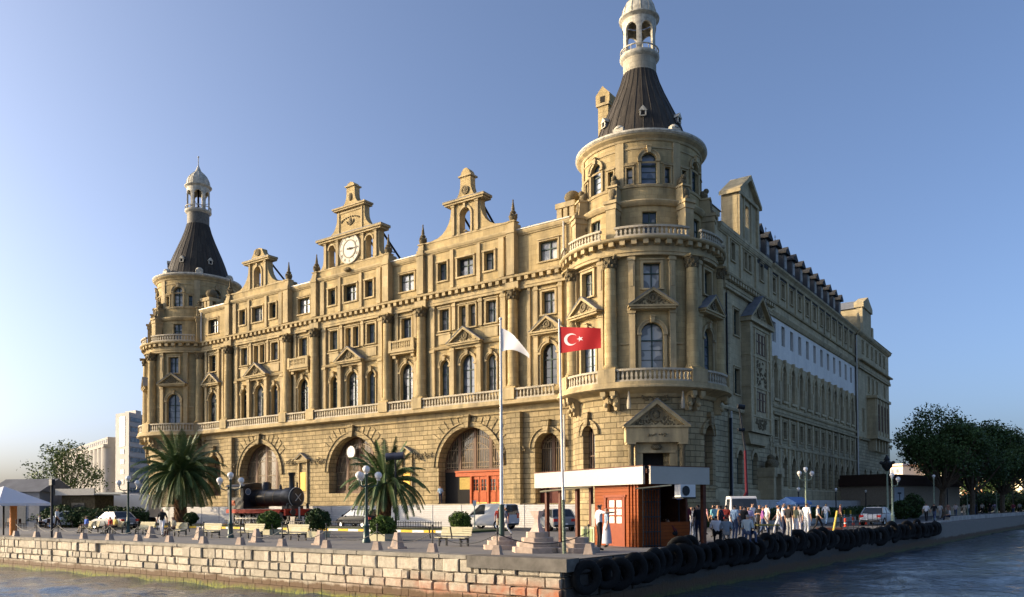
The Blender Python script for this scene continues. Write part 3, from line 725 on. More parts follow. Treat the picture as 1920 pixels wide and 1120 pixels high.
# steel braces that hold the gables from behind
b = MB()
for u, xs, zt in ((UW[0], (-1.4, 1.4), 30.6), (UW[1], (-3.9, -1.6, 1.6, 3.9), 30.6), (UW[2], (-1.4, 1.4), 30.6)):
    for x in xs:
        p, q = (u+x, YA+.5, zt), (u+x, YA+4.6, 27.3)
        b.tube(p, q, .11); b.tube((u+x, YA+.5, 28.6), (u+x, YA+2.6, 28.9), .06); b.tube((u+x, YA+.5, 28.6), (u+x, YA+4.4, 27.4), .06)
b.build('gable_braces', M_IR, ST)
# roof of the front and the core of the block
b = MB(); b.m = 0
b.box(-64, 3.0, YA+1.6, 12, 20, 27.2)
b.m = 1; b.prof([(YA+.6, 27.3), (4, 28.1), (14, 27.3), (14, 27.2), (YA+.6, 27.2)], -62, 0)
b.build('flat_roof', [M_GS, M_LD], ST)
b = MB()      # lift-shaft chimney behind the tower
b.box(-6.85, -5.75, 4.9, 7.6, 27, 40.2); b.m = 1; b.box(-7.0, -5.6, 4.75, 7.75, 40.2, 40.45)
b.m = 0; b.M = lambda a, q, c: (-6.3+a, 4.8+q, c); b.extr([(-.75, 40.45), (.75, 40.45), (.75, 41.3), (0, 42.1), (-.75, 41.3)], 0, 2.9); b.m = 2; b.box(-.25, .25, -.02, .3, 40.5, 41.1)
b.build('chimney', [M_ST, M_TR, M_DK], ST)
# ------------------------------------------------------------------ round towers
CT = column(21.36-12.3, .5)
CON = pediment(1.85, 1.35, .75, 4)
def tower(cx, az0, right, dz=0):
    R, R5 = 6.0, 5.0
    M6, M5 = FT(cx, R), FT(cx, R5)
    P6, P5 = pT(cx, R), pT(cx, R5)
    U = lambda deg, r=R: radians(deg)*r
    B3 = (az0-54, az0, az0+54)
    a0, a1 = (-165, 35) if right else (-185, 15)
    # ground drum
    gh = [(U(az0-55), 3.3, 1.55, 8.2, True)]
    if right: gh += [(U(az0+54), 3.3, 1.55, 8.1, True), (U(az0), .6, 1.9, 5.9)]
    else: gh += [(U(az0), 3.3, 1.55, 8.2, True)]
    T = wall('corner_tower', M6, U(a0), U(a1), 0, 10.4, gh, .8, M_RU, .5, ST)
    for h in gh:
        if len(h) > 4: put('arch_window', window(h[2], h[3]-h[1], True, M_GLD, M_FB, 0, .5, 4), P6(degrees(h[0]/R), -.6, h[1]), T)
    b = MB(M6, .5); b.prof([(0, 0), (.3, 0), (.3, 1.9), (.2, 2.1), (0, 2.15)], U(a0), U(a1)); b.build('plinth_moulding', M_RU, T)
    b = MB(M6, .5); b.prof([(0, 3.0), (.14, 3.0), (.14, 3.25), (0, 3.3)], U(a0), U(a1)); b.build('string_course', M_RU, T)
    for h in gh:
        if len(h) > 4:
            b = MB(M6, .5); r = h[2]/2; s = h[3]-r; b.ring(h[0], s, r, r+.4, 0, .12); b.ring(h[0], s, r+.4, r+.5, 0, .2)
            b.extr([(h[0]-.2, h[3]), (h[0]+.2, h[3]), (h[0]+.3, h[3]+1.1), (h[0]-.3, h[3]+1.1)], 0, .34); b.build('archivolt', M_RU, T)
    # balcony
    b = MB(M6, .4)
    b.prof([(-.05, 10.2), (.12, 10.2), (.3, 10.42), (.5, 10.5), (1.2, 10.72), (1.38, 10.8), (1.38, 10.95), (1.28, 11.0), (1.28, 11.26), (-.05, 11.26)], U(a0), U(a1))
    b.build('balcony_slab', M_TR, T)
    b = MB(LOC)
    for s in (-1, 1):
        b.extr([(s*.42-.2, 0), (s*.42+.2, 0), (s*.42+.2, -.95), (s*.42+.1, -1.45), (s*.42-.1, -1.45), (s*.42-.2, -.95)], 0, .5); b.box(s*.42-.22, s*.42+.22, 0, 1.1, -.35, 0); b.ball((s*.42, .9, -.4), .22, 8, k=5); b.ball((s*.42, .55, -1.0), .2, 8, k=5)
    b.m = 1; b.ball((0, .35, -.6), .3, 8, 1, .6, 1.3, 5)
    BK = proto(b, 'balcony_bracket', [M_TR, M_OR])
    cols = [az0-72, az0-30.3, az0+30.3, az0+72]
    for c in cols[:4]: put('balcony_bracket', BK, P6(c, 0, 10.6), T)
    k = degrees(.72/7.0)
    e = [a0]+cols+[a1]
    for p, q in zip(e, e[1:]):
        u0, u1 = U(p+k if p != a0 else p), U(q-k if q != a1 else q)
        balustrade(M6, u0, u1, 11.26, 12.28, 1.02, .4, T, .3)
    for c in cols: b = MB(M6, .4); b.box(U(c)-.62, U(c)+.62, .0, 1.3, 11.26, 12.3); b.build('pedestal', M_TR, T)
    # main storeys
    H = []
    for z in B3: H += [(U(z), 12.4, 1.8, 16.05, True), (U(z), 18.72, 1.35, 20.75)]
    wall('tower_wall', M6, U(a0), U(a1), 11.2, 21.4, H, .5, M_ST, .45, T)
    b = MB(M6, .35)
    for h in H:
        arch = len(h) > 4
        put('arched_window' if arch else 'sash_window', window(h[2], h[3]-h[1], arch, M_GLB2 if h[0] > U(az0)-1 else M_GL, sur=(.22, .14, .34, M_TR)), P6(degrees(h[0]/R), -.38, h[1]), T)
    for z in B3:
        u = U(z)
        for s in (-1, 1):
            b.box(u+s*1.55-.24, u+s*1.55+.24, 0, .3, 12.3, 21.35); b.box(u+s*1.55-.3, u+s*1.55+.3, 0, .38, 16.75, 17.0); b.box(u+s*1.55-.3, u+s*1.55+.3, 0, .36, 20.95, 21.2); b.box(u+s*1.55-.13, u+s*1.55+.13, .3, .34, 18.9, 20.6)
            b.prof([(0, 14.35), (.12, 14.35), (.16, 14.5), (0, 14.55)], min(u+s*1.8, u+s*2.5), max(u+s*1.8, u+s*2.5))
        b.box(u-1.9, u+1.9, 0, .34, 16.95, 17.15)
    b.build('pilasters', M_TR, T)
    for z in B3: put('pediment', CON, P6(z, .0, 17.3), T)
    for c in cols: put('column', CT, P6(c, .38, 12.3), T)
    b = MB(M6, .35)
    b.prof([(-.05, 21.3), (.42, 21.3), (.42, 21.5), (.5, 21.56), (.42, 21.62), (.42, 21.98), (.38, 22.02), (.38, 22.4), (.95, 22.42), (1.05, 22.5), (1.08, 22.62), (-.9, 22.66), (-.9, 22.5), (-.05, 22.4)], U(a0), U(a1))
    b.step = None; dentils(b, U(a0), U(a1), .38, 22.06, 22.4, .78, .36, .5)
    b.build('main_cornice', M_TR, T)
    e = [a0]+[az0-72+6, az0-30.3, az0+30.3, az0+72]+[a1+0]
    e[1] = az0-72
    for p, q in zip(e, e[1:]): balustrade(M6, U(p+(5 if p != a0 else 0)), U(q-(5 if q != a1 else 0)), 22.66, 23.5, .78, .35, T, .3, .26)
    # recessed upper drum
    H1 = []; H2 = []
    for z in (az0-54, az0, az0+54):
        u = U(z, R5); H1 += [(u, 22.9, 1.15, 25.15)]; H2 += [(u, 27.45, 1.25, 29.95, True), (u-1.55, 27.5, .5, 28.85), (u+1.55, 27.5, .5, 28.85)]
    b0, b1 = (-200, 80)
    wall('drum_wall', FT(cx, 5.15), U(b0, 5.15), U(b1, 5.15), 22.6, 25.8, [(h[0]*5.15/5, *h[1:]) for h in H1], .4, M_ST, .4, T)
    wall('drum_wall', M5, U(b0, R5), U(b1, R5), 26.0, 31.2, H2, .4, M_ST, .4, T)
    for h in H1: put('sash_window', window(h[2], h[3]-h[1], False), pT(cx, 5.15)(degrees(h[0]/R5), -.28, h[1]), T)
    for h in H2:
        put('arched_window' if len(h) > 4 else 'small_window', window(h[2], h[3]-h[1], len(h) > 4, M_GLB2 if h[0] > U(az0, R5)-2 and right else M_GL, None, 0 if right else 1, .6 if h[2] > 1 else .5, sur=(.22, .12, .26, M_TR) if len(h) > 4 else (.12, .08, .26, M_TR)), P5(degrees(h[0]/R5), -.28, h[1]), T)
    b = MB(M5, .35)
    a_, c_ = U(b0, R5), U(b1, R5)
    b.prof([(0, 25.62), (.3, 25.62), (.45, 25.78), (.55, 25.95), (.5, 26.05), (.25, 26.12), (0, 26.12)], a_, c_)
    b.prof([(0, 27.2), (.08, 27.2), (.14, 27.36), (.08, 27.42), (0, 27.42)], a_, c_); b.prof([(0, 29.1), (.06, 29.1), (.1, 29.22), (0, 29.26)], a_, c_)
    b.prof([(0, 30.3), (.06, 30.3), (.06, 30.42), (0, 30.42)], a_, c_)
    b.prof([(0, 30.9), (.1, 30.95), (.16, 31.1), (.42, 31.3), (.5, 31.45), (.0, 31.5)], a_, c_)
    for z in (az0-27, az0+27, az0-81, az0+81):
        b.box(U(z, R5)-.35, U(z, R5)+.35, 0, .12, 27.4, 30.9)
    b.build('drum_mouldings', M_TR, T)
    b = MB(M5, .35); b.prof([(-1.6, 31.45), (.5, 31.42), (.62, 31.55), (.6, 31.7), (.45, 31.76), (-1.6, 31.74)], a_, c_); b.build('roof_gutter', M_LW, T)
    # buttress piers with openings and carved caps
    b = MB(LOC)
    b.box(-.42, .42, .15, 1.05, 0, 2.75); b.box(-.42, .42, -.9, .15, 1.9, 2.75); b.box(-.42, .42, -.95, -.6, 0, 2.0)
    b.extr([(-.42, 2.0), (.42, 2.0), (.42, 2.3), (-.42, 2.3)], -.9, .2)
    b.box(-.5, .5, -.9, 1.12, 2.62, 2.74); b.box(-.58, .58, -.9, 1.22, 3.05, 3.3); b.box(-.5, .5, -.9, 1.1, 2.74, 3.05)
    b.box(-.38, .38, -.6, .75, 3.3, 4.5, 0, .1); b.box(-.46, .46, -.65, .78, 4.5, 4.66)
    b.m = 1; b.ball((0, .55, 4.0), .4, 8, 1, .8, 1.2, 5); b.ball((0, .1, 5.0), .42, 10, .9, 1, 1.0, 6); b.ball((0, .35, 5.35), .25, 8, k=5); b.ball((0, .75, 3.5), .26, 8, k=5)
    for i in range(8): b.ball((.42*cos(i), .2+.5*sin(i*1.7), 3.0+.2*sin(i*2)), .13, 6, k=4)
    BP = proto(b, 'buttress', [M_TR, M_OR])
    for c in cols: put('buttress', BP, pT(cx, 5.15)(c, .0, 22.66), T)
    # conical roof
    b = MB(); b.smooth = True; n = 30
    zc = 0 if right else .7
    pr = [(4.6, 31.6), (4.25, 31.75)]+[(r, 32+(z-32)*(6.9+zc)/6.9) for r, z in ((4.08, 32), (3.8, 33), (3.45, 34), (3.03, 35), (2.56, 36), (2.1, 37), (1.7, 38), (1.43, 38.9))]
    b.lathe([(r, z) for r, z in pr], cx, 0, 48, cap=False)
    b.smooth = False
    for i in range(n):      # standing seams
        t = 2*pi*i/n
        for (r, z), (r2, z2) in zip(pr, pr[1:]): b.tube((cx+(r+.01)*cos(t), (r+.01)*sin(t), z), (cx+(r2+.01)*cos(t), (r2+.01)*sin(t), z2), .03, n=4, cap=False)
    b.build('cone_roof', M_SL, T)
    b = MB(LOC); b.box(-.22, .22, -.5, .3, 0, .5); b.m = 1; b.extr([(-.36, .42), (.36, .42), (0, .86)], -.6, .38); b.extr([(-.26, .46), (.26, .46), (0, .72)], .38, .385); b.m = 2; b.box(-.15, .15, .3, .31, .06, .44); b.m = 1
    for s in (-1, 1): b.box(s*.22-.05, s*.22+.05, .28, .34, 0, .5)
    b.box(-.22, .22, .28, .34, -.02, .05)
    DO = proto(b, 'roof_vent', [M_LD, M_LW, M_DK])
    for c in (az0-62, az0-4, az0+52): put('roof_vent', DO, pT(cx, 3.5)(c, -.05, 33.6), T)
    b = MB(LOC); b.box(-.45, .45, -.3, .35, 0, .7); b.lathe([(.45, .7), (.4, .85), (.25, .98), (.001, 1.02)], 0, 0, 10, cap=False); VB = proto(b, 'parapet_block', M_LW)
    for c in (az0-30, az0+30, az0-90, az0+90): put('parapet_block', VB, pT(cx, 4.4)(c, 0, 31.7), T)
    z = 38.9+zc
    h = 1.15 if right else 1.5
    b = MB(); b.smooth = True; b.lathe([(1.44, z-.2), (1.42, z), (1.42, z+h)], cx, 0, 28, cap=False); b.build('lantern_neck', M_NK if right else flat('dull_lead_neck', (.13, .12, .10), .6, .1, .3, 3), T)
    z += h
    b = MB(); b.smooth = True
    b.lathe([(1.42, z), (1.62, z+.15), (1.7, z+.25), (1.7, z+.42), (1.5, z+.44), (.0, z+.45)], cx, 0, 28, cap=False)
    b.smooth = False
    for i in range(20):
        t = 2*pi*i/20; b.tube((cx+1.62*cos(t), 1.62*sin(t), z+.4), (cx+1.62*cos(t), 1.62*sin(t), z+.85), .04, n=5)
    b.smooth = True; b.lathe([(1.58, z+.82), (1.68, z+.82), (1.68, z+.9), (1.58, z+.9), (1.58, z+.82)], cx, 0, 28, cap=False)
    b.build('lantern_gallery', M_LW, T)
    z += .45; R1 = 1.45; ht = 3.2
    L = wall('lantern', FT(cx, R1), 0, 2*pi*R1, z, z+ht, [((i+.5)*2*pi*R1/6-.12, z+.02, 1.06, z+2.5, True, 10) for i in range(6)], .2, M_LW, .15, T)
    z += ht
    b = MB(); b.smooth = True
    b.lathe([(R1-.05, z-.25), (R1+.1, z-.1), (R1+.28, z), (R1+.3, z+.1), (R1+.1, z+.16)], cx, 0, 28, cap=False)
    b.lathe([(R1+.0, z+.12), (R1+.02, z+.5), (R1-.06, z+.95), (R1-.28, z+1.4), (R1-.65, z+1.8), (R1-.98, z+2.1), (.28, z+2.5), (.12, z+2.9), (.05, z+3.1)], cx, 0, 28, cap=False)
    b.tube((cx, 0, z+3.0), (cx, 0, z+4.2), .05); b.ball((cx, 0, z+4.2), .12, 8)
    b.smooth = False
    for i in range(12):
        t = 2*pi*i/12
        pp = [(R1+.02, z+.12), (R1+.04, z+.5), (R1-.04, z+.95), (R1-.26, z+1.4), (R1-.63, z+1.8), (R1-.96, z+2.1)]
        for (r, q), (r2, q2) in zip(pp, pp[1:]): b.tube((cx+r*cos(t), r*sin(t), q), (cx+r2*cos(t), r2*sin(t), q2), .035, n=4, cap=False)
    b.build('lantern_dome', M_LW, T)
    b = MB(); b.lathe([(.14, z-3.0), (.14, z-.2)], cx, 0, 8)
    for i in range(3): b.tube((cx+1.2*cos(i*2.1), 1.2*sin(i*2.1), z-ht+.1), (cx-1.2*cos(i*2.1), -1.2*sin(i*2.1), z-ht+1.2), .035)
    b.build('lantern_frame', M_IR, T)
    return T
TR = tower(0, -56.5, True)
TLf = tower(TL, -61, False)
# the portal at the foot of the near tower
P6 = pT(0, 6.0); az = -55
def MPt(a, q, c):
    t = radians(az); return ((6+q)*cos(t)-a*sin(t), (6+q)*sin(t)+a*cos(t), c)
b = MB(MPt)
for s in (-1, 1):
    b.box(s*2.0-.3, s*2.0+.3, -.3, .75, 0, 1.6); b.m = 1
    b.lathe([(.3, 1.6), (.32, 1.75), (.25, 1.85), (.25, 3), (.22, 6.1), (.32, 6.4)], s*2.0, .5, 12); b.m = 0
    b.box(s*2.0-.34, s*2.0+.34, -.3, .85, 6.4, 6.55); b.box(s*1.35-.3, s*1.35+.3, -.3, .3, 0, 6.5)
b.box(-2.4, 2.4, -.4, .8, 6.55, 7.6); b.box(-1.1, 1.1, -.3, .3, 5.9, 6.55); b.box(-1.5, 1.5, -.2, .4, 5.75, 5.95); b.m = 1; b.ball((0, .4, 6.2), .28, 8, 1.6, .6, .8, 5)
r_ = random.Random(4)
for k in range(30): b.ball((r_.uniform(-1.1, 1.1), .06, 10.0+r_.uniform(-.12, .4)), .1, 6, k=4)
for k in range(14): b.ball((r_.uniform(-.7, .7), .82, 7.1+r_.uniform(-.1, .1)), .07, 6, k=4)
b.build('portal', [M_TR, M_OR], TR)
put('pediment', pediment(2.5, 2.05, 1.0, 9, True, .3), ((5.9*cos(radians(az)), 5.9*sin(radians(az)), 7.85), radians(az)+pi/2), TR)
for s in (-1, 1): b = MB(MPt); b.lathe([(.14, 9.2), (.17, 9.5), (.05, 10.6), (.001, 10.7)], s*2.1, .35, 8); b.build('obelisk', M_BAL, TR)
b = MB(MPt); b.box(-1.05, 1.05, -.75, -.7, .5, 5.9); b.build('portal_door', M_DK, TR)
# stair turrets that tie the towers to the wings
def turret(M, u0, u1, v0, v1, z0, z1, hip):
    b = MB(M); b.box(u0, u1, v0, v1, z0, z1-2.0); b.box(u0-.12, u1+.12, v0-.12, v1+.12, z1-2.0, z1-1.75)
    for (p, q) in ((u0, u0+.5), ((u0+u1)/2-.2, (u0+u1)/2+.2), (u1-.5, u1)):
        for (s, t) in ((v0, v0+.5), (v1-.5, v1)): b.box(p, q, s, t, z1-1.75, z1-.45)
    b.box(u0-.1, u1+.1, v0-.1, v1+.1, z1-.45, z1)
    b.m = 1
    if hip: b.box(u0-.25, u1+.25, v0-.25, v1+.25, z1, z1+1.1, (u1-u0)*.36, (v1-v0)*.36)
    else: b.ball(((u0+u1)/2+.3, (v0+v1)/2, z1+.55), .75, 10, 1, 1, .8, 6)
    return b
turret(FB, 4.6, 8.0, -3.4, -.6, 22.6, 28.6, True).build('stair_turret', [M_GS, M_LD], ST)
turret(FA, -6.9, -5.1, -1.7, -.2, 22.6, 28.4, False).build('stair_turret', [M_TR, M_OR], ST)
turret(FA, -60.6, -58.8, -1.7, -.2, 22.6, 28.4, False).build('stair_turret', [M_TR, M_OR], ST)
b = MB()
for x, y, z0, z1 in ((-6.0, YA-.25, 2, 9.6), (-5.95, YA-.2, 22.7, 26.6), (-59.9, YA-.2, 12, 21.2), (-59.9, YA-.2, 22.7, 26.5)):
    b.tube((x, y, z0), (x, y, z1), .09)
b.tube((XB+.25, 8.35, 0), (XB+.25, 8.35, 10.2), .1)
b.build('drainpipe', flat('pale_pipe', (.5, .48, .42), .5), ST)
b = MB(); b.tube((XB+.45, 7.6, .0), (XB+.45, 7.6, 9.5), .14); b.tube((XB+.1, 7.9, 10.2), (XB+.1, 7.9, 21), .08); b.build('drainpipe', M_IR, ST)
# ------------------------------------------------------------------ the long shaded side
def sidewall(name, u0, u1, z0, z1, holes, mat, d=0, depth=.45, win='side_window', gl=M_GLD, fr=None, mull=1, bars=0, trim=M_GS, sur=True):
    wall(name, FB, u0, u1, z0, z1, holes, depth, mat, d=d)
    for h in holes:
        arch = len(h) > 4
        put(win, window(h[2], h[3]-h[1], arch, gl, fr, mull, .62, bars, sur=(.13, .08, depth-.12, trim) if sur else None), pB(h[0], d-depth+.12, h[1]))
C0, C1 = 3.9, 20.9
sidewall('side_ground_wall', C0, C1, 0, 10.4, [(11.15, 3.6, 1.5, 6.8, True), (15.4, 3.6, 1.5, 6.8, True), (17.9, 7.4, 1.5, 9.0)], M_GR, depth=.6, win='side_arch_window', sur=False)
sidewall('side_wall', C0, C1, 10.4, 22.6, [(10.6, 17.5, 1.5, 19.95), (10.6, 12.0, 1.5, 14.4), (19.6, 17.5, .9, 19.9), (19.6, 12.4, .9, 14.4)], M_GS)
sidewall('side_attic_wall', C0, C1, 22.6, 26.9, [(9.9, 24.4, 1.0, 26.1), (13.4, 24.4, .85, 26.1), (14.55, 24.4, .85, 26.1), (18.2, 24.4, 1.0, 26.15)], M_GS, win='attic_window')
# carved oriel with its pediment
b = MB(FB); O0, O1, OD = 12.0, 18.5, .75
b.box(O0, O1, 0, OD, 8.6, 19.3); b.extr([(O0, 8.6), (O1, 8.6), (O1-.8, 7.5), (O0+.8, 7.5)], 0, OD*.7)
for z in (8.6, 10.1, 12.9, 15.9, 18.7): b.box(O0-.08, O1+.08, 0, OD+.1, z, z+.16)
b.box(O0-.3, O1+.3, 0, OD+.35, 19.1, 19.4)
for u in (O0+.3, O1-.3): b.box(u-.3, u+.3, OD, OD+.14, 8.6, 19.0)
for u in (O0+1.5, O1-1.5): b.box(u-.15, u+.15, OD, OD+.12, 10.2, 18.6)
b.m = 1; r_ = random.Random(8)
for z0, z1 in ((13.3, 15.6), (9.0, 9.9)):
    for k in range(60): b.ball((r_.uniform(O0+1.6, O1-1.6), OD+.03, r_.uniform(z0, z1)), .13, 6, 1, .6, 1, 4)
b.build('oriel', [M_GS, M_OR], ST)
for z0, z1 in ((16.3, 18.3), (10.7, 12.6)):
    for k in range(3): put('oriel_window', window(.75, z1-z0, False, M_GLD, M_FB, 0, .6), pB(14.3+.95*k, OD+.02, z0))
put('pediment', pediment(3.35, 2.5, 1.05, 12, True, .3), pB((O0+O1)/2, .05, 19.55))
b = MB(FB)
k = 0
z = 2.2
while z < 21.5:        # quoins
    w_ = .75 if k % 2 else .5; b.box(8.2, 8.2+w_, 0, .07, z, z+.42); b.box(C1-w_, C1, 0, .07, z, z+.42); z += .46; k += 1
b.prof(ENT, 7.2, C1); dentils(b, 7.2, C1, .18, sp=.7); b.prof(ATT, 6.2, C1); b.box(6.2, C1, -.6, .35, 26.74, 27.05)
b.prof([(0, 10.3), (.22, 10.3), (.3, 10.5), (.22, 10.7), (0, 10.7)], C0, C1); b.prof([(0, 0), (.3, 0), (.3, 2.9), (.15, 3.05), (0, 3.1)], C0, C1)
for u in (8.6, 11.9, 16.3, 20.5): b.box(u-.22, u+.22, 0, .16, 22.75, 26.3)
for u, r, s in ((11.15, .75, 6.05), (15.4, .75, 6.05)): b.ring(u, s, r, r+.35, 0, .12)
b.build('side_mouldings', M_GS, ST)
# high gable of the side
b = MB(FB)
b.extr([(11.1, 26.8), (16.9, 26.8), (16.9, 31.7), (14.0, 33.6), (11.1, 31.7)], -.6, .1, [hole(13.8, 28.6, 1.0, 30.7)])
b.box(11.12, 11.7, -1.5, -.6, 26.9, 31.65); b.box(16.3, 16.88, -1.5, -.6, 26.9, 31.5)
b.m = 1
for s, (p, q) in enumerate((((10.8, 31.55), (14.0, 33.75)), ((17.2, 31.55), (14.0, 33.75)))):
    b.extr([p, q, (q[0], q[1]-.5), (p[0], p[1]-.35)], -1.6, .5)
b.box(10.95, 17.05, .0, .33, 31.2, 31.52); b.box(11.13, 11.6, .1, .3, 27, 31.2); b.box(16.4, 16.87, .1, .3, 27, 31.2); b.box(12.7, 12.95, .1, .2, 27, 31.2); b.box(14.7, 14.95, .1, .2, 27, 31.2)
b.box(13.75, 13.85, -.4, -.3, 28.6, 30.7); b.box(13.3, 14.3, -.45, -.41, 29.8, 29.9)
b.build('gable', [M_GS, M_GS], ST)
# the long run of twelve bays
N0 = 20.9; NB = 12; PB = 3.2; UB = [22.2+PB*k for k in range(NB)]; E0 = UB[-1]+PB*.62+.6
sidewall('side_ground_wall', C1, E0, 0, 8.1, [(u, 3.6, 1.35, 6.8, True) for u in UB], M_GR, depth=.6, win='side_arch_window', sur=False)
sidewall('side_mezzanine_wall', C1, E0, 8.1, 12.3, [(u, 8.75, 1.25, 10.6) for u in UB], M_GR, win='side_window')
sidewall('side_wall', C1, E0, 12.3, 17.3, [(u, 12.9, 1.25, 16.6, True) for u in UB], M_GS, win='tall_arched_window')
sidewall('white_plaster_wall', C1, E0, 17.3, 21.4, [(u, 18.85, 1.2, 21.0) for u in UB], M_WP, win='upper_window', sur=False, trim=M_WP)
sidewall('side_attic_wall', C1, E0, 21.4, 26.5, [(u, 24.05, 1.05, 25.65) for u in UB], M_GS, win='attic_window')
b = MB(FB)
b.prof([(0, 21.5), (.15, 21.5), (.3, 21.75), (.38, 21.9), (0, 22.0)], C1, E0); b.prof([(0, 22.9), (.2, 22.9), (.28, 23.05), (0, 23.1)], C1, E0)
b.prof([(0, 11.9), (.15, 11.9), (.25, 12.1), (.15, 12.2), (0, 12.25)], C1, E0); b.prof([(0, 11.1), (.3, 11.1), (.36, 11.3), (.1, 11.4), (0, 11.4)], C1, E0); b.prof([(0, 7.7), (.16, 7.7), (.2, 7.9), (0, 8.0)], C1, E0)
b.prof([(0, 26.2), (.15, 26.2), (.25, 26.45), (.55, 26.7), (.6, 26.85), (-.5, 26.9)], C1, E0); b.prof([(0, 0), (.25, 0), (.25, 3.2), (.15, 3.35), (0, 3.4)], C1, E0)
for k in range(NB+1):
    u = UB[0]+PB*(k-.5); u = max(u, C1+.3)
    b.box(u-.26, u+.26, 0, .14, 23.1, 26.2); b.box(u-.3, u+.3, 0, .12, 8.1, 11.1); b.box(u-.36, u+.36, 0, .1, 3.4, 7.7); b.box(u-.3, u+.3, 0, .16, 12.4, 14.9)
for u in UB:
    b.ring(u, 6.12, .68, .98, 0, .1, n=8); b.extr([(u-.15, 6.8), (u+.15, 6.8), (u+.22, 7.7), (u-.22, 7.7)], 0, .2)
    b.ring(u, 15.97, .63, 1.0, 0, .12, n=8); b.box(u-.16, u+.16, 0, .28, 16.6, 17.35, -.06); b.box(u-.95, u+.95, 0, .25, 12.6, 12.85)
    for s in (-1, 1): b.box(u+s*.85-.14, u+s*.85+.14, 0, .14, 12.9, 16.0)
b.build('side_mouldings', M_GS, ST)
b = MB(FB); b.tube((E0-.3, .3, 0.5), (E0-.3, .3, 26), .1); b.build('drainpipe', flat('pale_pipe', (.5, .48, .42)), ST)
# mansard with dormers
b = MB(FB); b.prof([(.3, 26.9), (-.1, 26.9), (-2.6, 30.6), (-9, 31.4), (-9, 26.0), (0, 26)], 17.0, E0); b.build('mansard_roof', flat('dark_slate', (.04, .041, .043), .8, 0, .25, 2), ST)
b = MB(LOC)
b.box(-.62, .62, -2.0, 0, 0, 2.15); b.m = 1; b.extr([(-.85, 2.1), (.85, 2.1), (.85, 2.3), (0, 2.95), (-.85, 2.3)], -2.6, .35)
b.m = 2; b.box(-.36, .36, 0, .02, .5, 1.9); b.m = 3; b.box(-.36, -.3, .02, .06, .5, 1.9); b.box(.3, .36, .02, .06, .5, 1.9); b.box(-.03, .03, .02, .06, .5, 1.9); b.box(-.36, .36, .02, .06, 1.4, 1.48)
DMR = proto(b, 'dormer', [flat('dormer_grey', (.10, .10, .098), .8), flat('dark_slate', (.04, .041, .043), .8, 0, .25, 2), flat('pale_pane', (.42, .46, .52), .2), M_LW])
for k in range(12): put('dormer', DMR, pB(19.6+3.18*k if k else 19.8, -.75, 27.95))
b = MB(FB)
for u in (29.5, 40.9): b.box(u-.5, u+.5, -4.2, -3.2, 28, 32.0); b.box(u-.6, u+.6, -4.3, -3.1, 31.6, 31.8)
b.build('chimney', M_ST, ST)
b = MB(FB)
for u in (24.6, 27.9): b.tube((u, -1.5, 30.8), (u, -1.5, 32.1), .03); b.tube((u-.3, -1.5, 31.8), (u+.4, -1.5, 32.0), .03); b.tube((u-.2, -1.4, 31.5), (u+.3, -1.6, 31.6), .03)
b.build('roof_aerial', M_IR, ST)
# far pavilion
E1 = 83.4; d = .35
PH = [(64.0, 3.6, 1.4, 6.8, True), (68, 3.6, 1.4, 6.8, True), (73, 3.6, 1.4, 6.8, True), (78, 3.6, 1.4, 6.8, True)]
sidewall('side_ground_wall', E0, E1, 0, 10.9, PH, M_GR, d=d, win='side_arch_window', sur=False)
sidewall('side_wall', E0, E1, 10.9, 22.4, [(67.4, 18.6, 1, 20.7), (70.4, 18.6, 1, 20.7), (73.4, 18.6, 1, 20.7), (63.2, 12.5, 1, 15.5), (79.5, 12.5, 1, 15.5), (79.5, 18.6, 1, 20.7)], M_GS, d=d, win='side_window')
sidewall('side_attic_wall', E0, E1, 22.4, 26.8, [(63.5+3.2*k, 24, 1, 25.6) for k in range(6)], M_GS, d=d, win='attic_window')
b = MB(FB); b.prof([(q+d, z) for q, z in ENT], E0, E1); b.prof([(q*1.6+d, z) for q, z in ATT], E0, E1); b.prof([(d, 11.0), (d+.3, 11.0), (d+.5, 11.3), (d, 11.4)], E0, E1)
b.box(66, 76.2, d, d+1.2, 11.9, 17.6); b.box(65.6, 76.6, d, d+1.5, 17.5, 17.9); b.box(65.6, 76.6, d, d+1.5, 11.4, 11.9)
for u in (66.6, 69, 71.4, 73.6, 75.6): b.box(u-.3, u+.3, d, d+1.1, 9.6, 11.4); b.box(u-.25, u+.25, d+1.2, d+1.35, 11.9, 17.5)
b.box(E0, E1, -.6, d+.5, 26.74, 27.0)
b.build('side_mouldings', M_GS, ST)
for k, u in enumerate((67.8, 70.2, 72.5, 74.6)): put('oriel_window', window(1.2, 4, False, M_GLD, M_FB, 1, .6), pB(u, d+1.25, 12.7))
b = MB(FB); b.box(62.8, 68.8, -6, d+.2, 26.9, 30.7); b.extr([(62.6, 30.7), (69.0, 30.7), (69.0, 31.4), (65.8, 32.7), (62.6, 31.4)], -.6, d+.4)
b.m = 1; b.extr([(62.5, 30.6), (69.1, 30.6), (65.8, 32.4)], -6.2, -.6); b.m = 0
b.box(69.4, 70.6, -.5, d+.2, 26.9, 28.8, .1); b.box(61.3, 62.5, -.3, d+.2, 26.9, 28.2); b.lathe([(.3, 28.2), (.35, 28.6), (.05, 29.9)], 61.9, .1, 8)
b.build('gable', [M_GS, M_LD], ST)
b = MB(FB); b.prof([(d+.6, 26.9), (-2.5, 29.8), (-9, 30), (-9, 26.5)], 69.4, E1+.4); b.build('mansard_roof', M_SL, ST)
b = MB(); b.box(-14, XB-1.0, 18, E1-.1, 0, 26.5); b.box(-14, XB+d-.5, E1-.5, E1-.02, 0, 26.5); b.box(-60, XB-1.3, 4, 17, 0, 20); b.build('core_wall', M_GS, ST)
